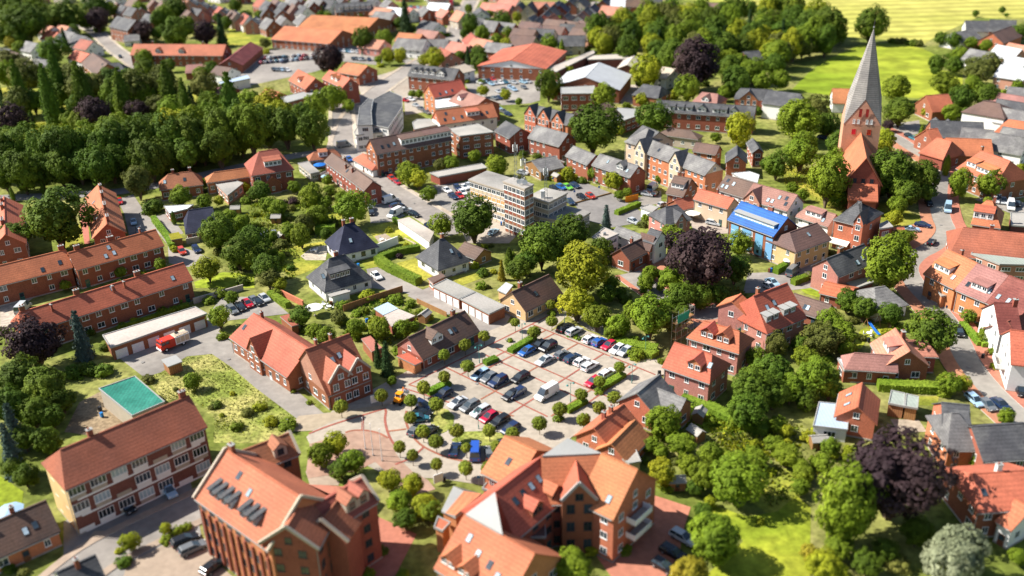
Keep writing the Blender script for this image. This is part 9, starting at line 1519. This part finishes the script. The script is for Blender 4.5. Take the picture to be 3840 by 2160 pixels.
# ------------------------------------------------------------------ fire engine
def fire_engine():
    x, y, rz = PT['fire']; th = empty('fire_engine', (x, y, .1), rz); tag(th, 'old red fire engine with white side lockers beside the long garage row', 'fire engine'); LAND.append(('fire engine', x, y))
    mb = MB()
    mb.box(1.2, 3.5, -1.2, 1.2, .7, 1.75, 'red_paint'); mb.box(1.25, 3.3, -1.12, 1.12, 2.4, 2.75, 'red_paint')
    for sx in (1.3, 2.2, 3.2):
        for s in (-1.1, 1.1): mb.tube([(sx+.05, s, 1.74), (sx, s*.98, 2.42)], .07, 'red_paint', 4)
    mb.box(3.45, 3.62, -1.2, 1.2, .5, .85, 'frame_white'); mb.box(-.1, 1.19, -1.2, 1.2, .7, 2.7, 'red_paint'); mb.build('cab', th)
    gl = MB(); gl.box(1.3, 3.28, -1.05, 1.05, 1.75, 2.4, 'glass_dark'); gl.build('window', th)
    bx = MB(); bx.box(-3.6, -.11, -1.22, 1.22, .75, 2.65, 'frame_white'); bx.box(-3.6, -.11, -1.235, -1.221, .75, 1.0, 'red_paint'); bx.box(-3.5, -.2, -1.1, 1.1, 2.66, 2.75, 'cream')
    for i in range(3):
        for s in (-1, 1): bx.box(-3.45+i*1.1, -2.5+i*1.1, min(s*1.22, s*1.26), max(s*1.22, s*1.26), 1.05, 2.45, 'cream')
    bo = bx.build('locker_body', th); ld = MB()
    for s in (-.25, .25): ld.tube([(-3.7, s+.6, 2.95), (-.4, s+.6, 2.95)], .05, 'steel', 4)
    for i in range(9): ld.tube([(-3.6+i*.39, .35, 2.95), (-3.6+i*.39, .85, 2.95)], .03, 'steel', 4)
    ld.build('ladder', bo); hr = MB(); hr.tube([(-1.4, -.5, 2.76), (-1.4, -.5, 3.0)], .42, 'tyre', 12); hr.build('hatch', bo)
    w = MB(); w.tube([(0, -.16, 0), (0, .16, 0)], .5, 'tyre', 14); me = w.mesh('wheel'); h = MB(); h.tube([(0, -.18, 0), (0, .18, 0)], .25, 'frame_white', 10); hm = h.mesh('rim')
    for X in (2.3, -1.9):
        for Y in (-1.05, 1.05): o = put('wheel', me, th, (X, Y, .5)); put('rim', hm, o)
    for Y in (-.8, .8):
        b = MB(); b.tube([(0, Y, 2.75), (0, Y, 2.95)], .12, 'blue_paint', 8); b.build('beacon', th, (2.9, 0, 0))
        b = MB(); b.box(-.03, .03, -.14, .14, -.1, .1, 'lamp_glass'); b.build('headlight', th, (3.52, Y, 1.05))
fire_engine()
# ------------------------------------------------------------------ car park lamps, flagpoles, small things
def lamp():
    th = empty('street_lamp'); mb = MB(); mb.tube([(0, 0, 0), (0, 0, .9)], .10, 'teal_paint', 8); mb.tube([(0, 0, .9), (0, 0, 4.6)], .055, 'teal_paint', 6)
    for s in (-1, 1): mb.tube([(0, 0, 4.1), (s*.25, 0, 4.5), (s*.6, 0, 4.6), (s*.8, 0, 4.35)], .035, 'teal_paint', 5)
    mb.build('pole', th)
    for s in (-1, 1): h = MB(); h.tube([(0, 0, .25), (0, 0, .05), (0, 0, -.02)], [.08, .26, .27], 'teal_paint', 10); o = h.build('lamp_head', th, (s*.8, 0, 4.15)); g = MB(); g.tube([(0, 0, -.12), (0, 0, -.021)], [.1, .2], 'lamp_glass', 8); g.build('lamp_glass', o)
    return th
L0 = lamp()
for i, (x, y) in enumerate(PT['lamps']):
    o = L0 if i == 0 else copy_tree(L0); o.location = (x, y, .07); o.rotation_euler.z = .6; tag(o, 'teal double-armed street lamp', 'street lamp', 'street lamps of the car park', auto=True)
def flagpole():
    th = empty('flagpole'); mb = MB(); mb.tube([(0, 0, 0), (0, 0, 7)], [.09, .045], 'frame_white', 8); mb.build('pole', th); k = MB(); k.tube([(0, 0, 7), (0, 0, 7.14)], .09, 'frame_white', 8); k.build('knob', th); b = MB(); b.tube([(0, 0, 0), (0, 0, .3)], .16, 'steel', 8); b.build('base', th); return th
F0 = flagpole()
for i, (x, y) in enumerate(PT['poles']):
    o = F0 if i == 0 else copy_tree(F0); o.location = (x, y, .09); tag(o, 'white bare flagpole on the round square', 'flagpole', 'flagpoles on the round square', auto=True)
def digger():
    x, y = PT['digger']; th = empty('mini_digger', (x, y, .1), 1.1); tag(th, 'small orange digger with white cab beside the twin-bayed hall', 'digger')
    b = MB(); b.box(-1.1, .9, -.8, .8, .65, 1.35, 'orange_paint'); b.box(-1.3, -1.1, -.7, .7, .7, 1.3, 'orange_paint'); b.build('body', th)
    c = MB(); c.box(-.5, .6, -.55, .55, 1.351, 2.1, 'glass_dark'); c.box(-.6, .7, -.65, .65, 2.1, 2.25, 'orange_paint')
    for p in ((-.55, -.6), (.65, -.6), (.65, .6), (-.55, .6)): c.tube([(p[0], p[1], 1.34), (p[0], p[1], 2.12)], .06, 'frame_white', 4)
    c.build('cab', th)
    for s in (-1, 1): t = MB(); t.box(-1.3, 1.3, s*.75-.22, s*.75+.22, .02, .62, 'tyre'); t.build('track', th)
    a = MB(); a.tube([(.8, .2, 1.0), (1.9, .2, 2.4), (2.9, .2, 1.2)], .13, 'orange_paint', 6); a.build('arm', th); k = MB(); k.prism([(2.6, -.3), (3.2, -.3), (3.2, .7), (2.6, .7)], .5, 1.15, 'steel'); k.build('bucket', th)
digger()
def parasol(name, x, y, r, mat, lab, cat):
    th = empty(name, (x, y, .05)); tag(th, lab, cat); mb = MB(); n = 8
    for i in range(n):
        a, b = 6.283*i/n, 6.283*(i+1)/n; mb.face([(r*math.cos(a), r*math.sin(a), 2.3), (r*math.cos(b), r*math.sin(b), 2.3), (0, 0, 2.9)], mat); mb.face([(r*math.cos(b), r*math.sin(b), 2.1), (r*math.cos(b), r*math.sin(b), 2.3), (r*math.cos(a), r*math.sin(a), 2.3), (r*math.cos(a), r*math.sin(a), 2.1)], mat)
    mb.build('canopy', th); p = MB(); p.tube([(0, 0, 0), (0, 0, 2.8)], .04, 'steel', 6); p.build('pole', th); b = MB(); b.tube([(0, 0, 0), (0, 0, .15)], .3, 'concrete', 10); b.build('base', th)
for e in PT['parasols']: parasol(*e)
def slide():
    x, y, rz = PT['slide']; th = empty('playground_swing', (x, y, 0), rz); tag(th, 'wooden swing frame with a blue slide on the small lawn', 'play frame'); mb = MB()
    for s in (-1.6, 1.6): mb.tube([(s, -1, 0), (s, 0, 2.3)], .07, 'timber', 5); mb.tube([(s, 1, 0), (s, 0, 2.3)], .07, 'timber', 5)
    mb.tube([(-1.8, 0, 2.3), (1.8, 0, 2.3)], .07, 'timber', 5); mb.build('frame', th)
    c = MB(); c.face([(-.4, 0, 0), (.4, 0, 0), (.4, 0, .5), (-.4, 0, .5)], 'blue_paint'); P = [(-1.2, -.3, 1.5), (-1.2, -1.6, .9), (-1.2, -3.4, .3), (-1.2, -4.2, .2)]; c = MB()
    for a, b in zip(P, P[1:]): c.face([(a[0]-.3, a[1], a[2]), (b[0]-.3, b[1], b[2]), (b[0]+.3, b[1], b[2]), (a[0]+.3, a[1], a[2])], 'blue_paint')
    for s in (-.3, .3): c.tube([(p[0]+s, p[1], p[2]+.08) for p in P], .06, 'blue_paint', 5)
    c.build('slide', th); w = MB(); w.box(-.2, .2, -.12, .12, .5, .55, 'tyre')
    for s in (-.18, .18): w.tube([(s, 0, .55), (s, 0, 2.25)], .015, 'steel', 3)
    w.build('swing_seat', th, (.6, 0, 0))
slide()
def scaffold(x, y, rz, lab):
    th = empty('scaffold', (x, y, 0), rz); tag(th, lab, 'scaffold'); mb = MB()
    for i in range(4):
        for j in (0, 1.1): mb.tube([(i*2.2-3.3, j, 0), (i*2.2-3.3, j, 8.2)], .05, 'steel', 5)
    for z in (2, 4, 6, 7.2):
        for j in (0, 1.1): mb.tube([(-3.3, j, z), (3.3, j, z)], .04, 'steel', 4)
    mb.build('poles', th)
    for z in (2, 4, 6): d = MB(); d.box(-3.3, 3.3, .05, 1.05, z+.05, z+.12, 'timber'); d.build('deck', th)
    n = MB(); n.box(-2.9, 1.2, -.09, -.06, 6.1, 8.0, 'green_net'); n.build('safety_net', th)
for e in PT['scaffolds']: scaffold(*e)
def pylon():
    x, y = PT['pylon']; th = empty('sign_pylon', (x, y, 0)); tag(th, 'tall red sign pylon beside the fuel station', 'sign pylon'); mb = MB(); mb.box(-.3, .3, -.2, .2, 0, 2, 'steel'); mb.build('post', th); p = MB(); p.box(-1.1, 1.1, -.3, .3, 2.001, 8.5, 'red_paint'); p.build('sign_panel', th)
    x, y = PT['station']; th = empty('fuel_station', (x, y, 0), .1); tag(th, 'fuel station with a flat white canopy edged in red', 'fuel station'); c = MB(); c.box(-8, 8, -6, 6, 5, 5.8, 'red_paint', 'metal_white'); c.build('canopy', th)
    for a in (-5, 5):
        for b in (-3, 3): q = MB(); q.tube([(a, b, 0), (a, b, 5)], .2, 'frame_white', 8); q.build('column', th)
    s = MB(); s.box(-9, 9, 6.1, 14, 0, 4.2, 'white_wall', 'felt'); s.build('shop', th)
    for a in (-5, 5): q = MB(); q.box(a-.4, a+.4, -.3, .3, .1, 1.7, 'blue_paint'); q.build('fuel_pump', th)
pylon()
def pole_sign(x, y, lab):
    th = empty('road_sign', (x, y, .05)); tag(th, lab, 'road sign'); p = MB(); p.tube([(0, 0, 0), (0, 0, 2.6)], .035, 'steel', 6); p.build('post', th); s = MB(); s.box(-.3, .3, -.05, -.01, 1.95, 2.55, 'blue_paint'); s.box(-.33, .33, -.045, -.012, 1.92, 2.58, 'frame_white'); s.build('sign_plate', th)
for e in PT['signs']: pole_sign(*e)
def info_board(x, y, lab):
    th = empty('notice_board', (x, y, .09), .5); tag(th, lab, 'notice board'); b = MB(); b.box(-.9, .9, -.06, .06, .5, 2.3, 'frame_white'); b.build('board', th)
    for s in (-.8, .8): p = MB(); p.tube([(s, .1, 0), (s, .1, 2.4)], .05, 'steel', 5); p.build('post', th)
for e in PT['boards']: info_board(*e)
def bin_():
    th = empty('wheelie_bin'); b = MB(); b.prism([(-.25, -.3), (.25, -.3), (.25, .3), (-.25, .3)], .06, .95, 'dark_plastic'); b.build('body', th); l = MB(); l.box(-.28, .28, -.33, .33, .951, 1.02, 'dark_plastic'); l.build('lid', th)
    for s in (-.22, .22): w = MB(); w.tube([(s-.04, .3, .1), (s+.04, .3, .1)], .1, 'tyre', 8); w.build('wheel', th)
    return th
B0 = bin_()
for i, (x, y, m) in enumerate(PT['bins']):
    o = B0 if i == 0 else copy_tree(B0); o.location = (x, y, .1); o.rotation_euler.z = i*1.3
    for ch in o.children:
        if not ch.name.startswith('wheel'): ch.material_slots[0].link = 'OBJECT'; ch.material_slots[0].material = MATS[m]
    tag(o, {'blue_paint': 'blue', 'dark_plastic': 'black', 'door_brown': 'brown'}[m]+' wheelie bin', 'bin', 'wheelie bins', auto=True)
def shed_():
    th = empty('garden_shed'); b = MB(); b.box(-1.4, 1.4, -1, 1, 0, 1.9, 'timber'); b.extr_x([(-1, 1.902), (1, 1.902), (0, 2.5)], -1.4, 1.4, 'timber'); b.build('wall', th); r = MB(); roof_gable(r, 2.9, 2.5, 1.85, 2.65, 'felt', 0, 0, .08, .12); r.build('roof', th); door(th, 0, -1, .05, 0, .8, 1.75, 'door_brown'); return th
S0 = shed_()
for i, (x, y) in enumerate(PT['sheds']):
    o = S0 if i == 0 else copy_tree(S0); o.location = (x, y, 0); o.rotation_euler.z = i*2.1; tag(o, 'small wooden garden shed with felt roof', 'shed', 'garden sheds', auto=True)
def seat_():
    th = empty('garden_table'); t = MB(); t.tube([(0, 0, .7), (0, 0, .75)], .6, 'frame_white', 12); t.build('table_top', th); l = MB(); l.tube([(0, 0, 0), (0, 0, .7)], .05, 'steel', 6); l.build('leg', th); return th
def chair_():
    th = empty('garden_chair'); s = MB(); s.box(-.25, .25, -.25, .25, .42, .47, 'frame_white'); s.build('seat', th); b = MB(); b.box(-.25, .25, .22, .27, .471, 1.0, 'frame_white'); b.build('backrest', th)
    for a in (-.21, .21):
        for c in (-.21, .21): l = MB(); l.tube([(a, c, 0), (a, c, .42)], .025, 'frame_white', 4); l.build('leg', th)
    return th
T0, C0 = seat_(), chair_(); _n = 0
for i, (x, y) in enumerate(PT['tables']):
    o = T0 if i == 0 else copy_tree(T0); o.location = (x, y, .08); tag(o, 'white round garden table', 'table', 'garden tables', auto=True)
    for k in range(3):
        a = i+k*2.1; q = C0 if _n == 0 else copy_tree(C0); _n += 1; q.location = (x+math.cos(a)*.95, y+math.sin(a)*.95, .08); q.rotation_euler.z = a-math.pi/2; tag(q, 'white garden chair', 'chair', 'garden chairs', auto=True)
for x, y in PT['manholes']:
    m = MB(); m.tube([(0, 0, 0), (0, 0, .012)], .42, 'dark_asphalt', 14); o = m.build('manhole_cover', None, (x, y, .165)); tag(o, 'round dark manhole cover', 'manhole cover', 'manhole covers', auto=True)
# ------------------------------------------------------------------ labels that single each thing out
ORD = ['', 'second', 'third', 'fourth', 'fifth', 'sixth', 'seventh', 'eighth', 'ninth', 'tenth']
NUM = ['', 'one', 'two', 'three', 'four', 'five', 'six', 'seven', 'eight', 'nine', 'ten']
def az(o): return math.atan2(o.location.x, o.location.y)
def where(o, stem):
    x, y = o.location.x, o.location.y; best = sorted(LAND, key=lambda l: (l[1]-x)**2+(l[2]-y)**2)
    n, lx, ly = best[0]
    if (lx-x)**2+(ly-y)**2 < .05: n, lx, ly = best[1]
    d = math.hypot(lx-x, ly-y); fx, fy = lx/math.hypot(lx, ly), ly/math.hypot(lx, ly); dep = (x-lx)*fx+(y-ly)*fy; side = (x-lx)*fy-(y-ly)*fx
    far = ''
    if abs(side) > abs(dep)*1.3: rel = 'right of' if side > 0 else 'left of'
    else: rel = 'behind' if dep > 0 else 'in front of'
    return '%s%s %s the %s' % (stem, far, rel, n)
used_labels = {}
for o, stem in THINGS:
    used_labels.setdefault(where(o, stem) if stem not in FIXED else stem, []).append(o)
for lab, os_ in used_labels.items():
    if len(os_) == 1: os_[0]['label'] = lab; continue
    os_.sort(key=az); n = len(os_); ns = NUM[n] if n <= 10 else str(n)
    for i, o in enumerate(os_):
        if n == 2: pos = ('left', 'right')[i]+' one of two'
        elif i == 0: pos = 'leftmost of %s' % ns
        elif i == n-1: pos = 'rightmost of %s' % ns
        elif i < 9 and i <= n/2: pos = '%s from left' % ORD[i]
        elif n-1-i < 9: pos = '%s from right' % ORD[n-1-i]
        else: pos = '%dth from left' % (i+1)
        o['label'] = lab+', '+pos
for o, stem in THINGS:
    l = o['label']
    for a in (' one of two', 'medium ', ' leafy', ' gabled', ' garden', ' tiled', '-tiled', 'small ', 'large ', ' of two'):
        if len(l.split()) <= 16: break
        l = l.replace(a, ' of two' if 'two' in a else '', 1)
    o['label'] = l
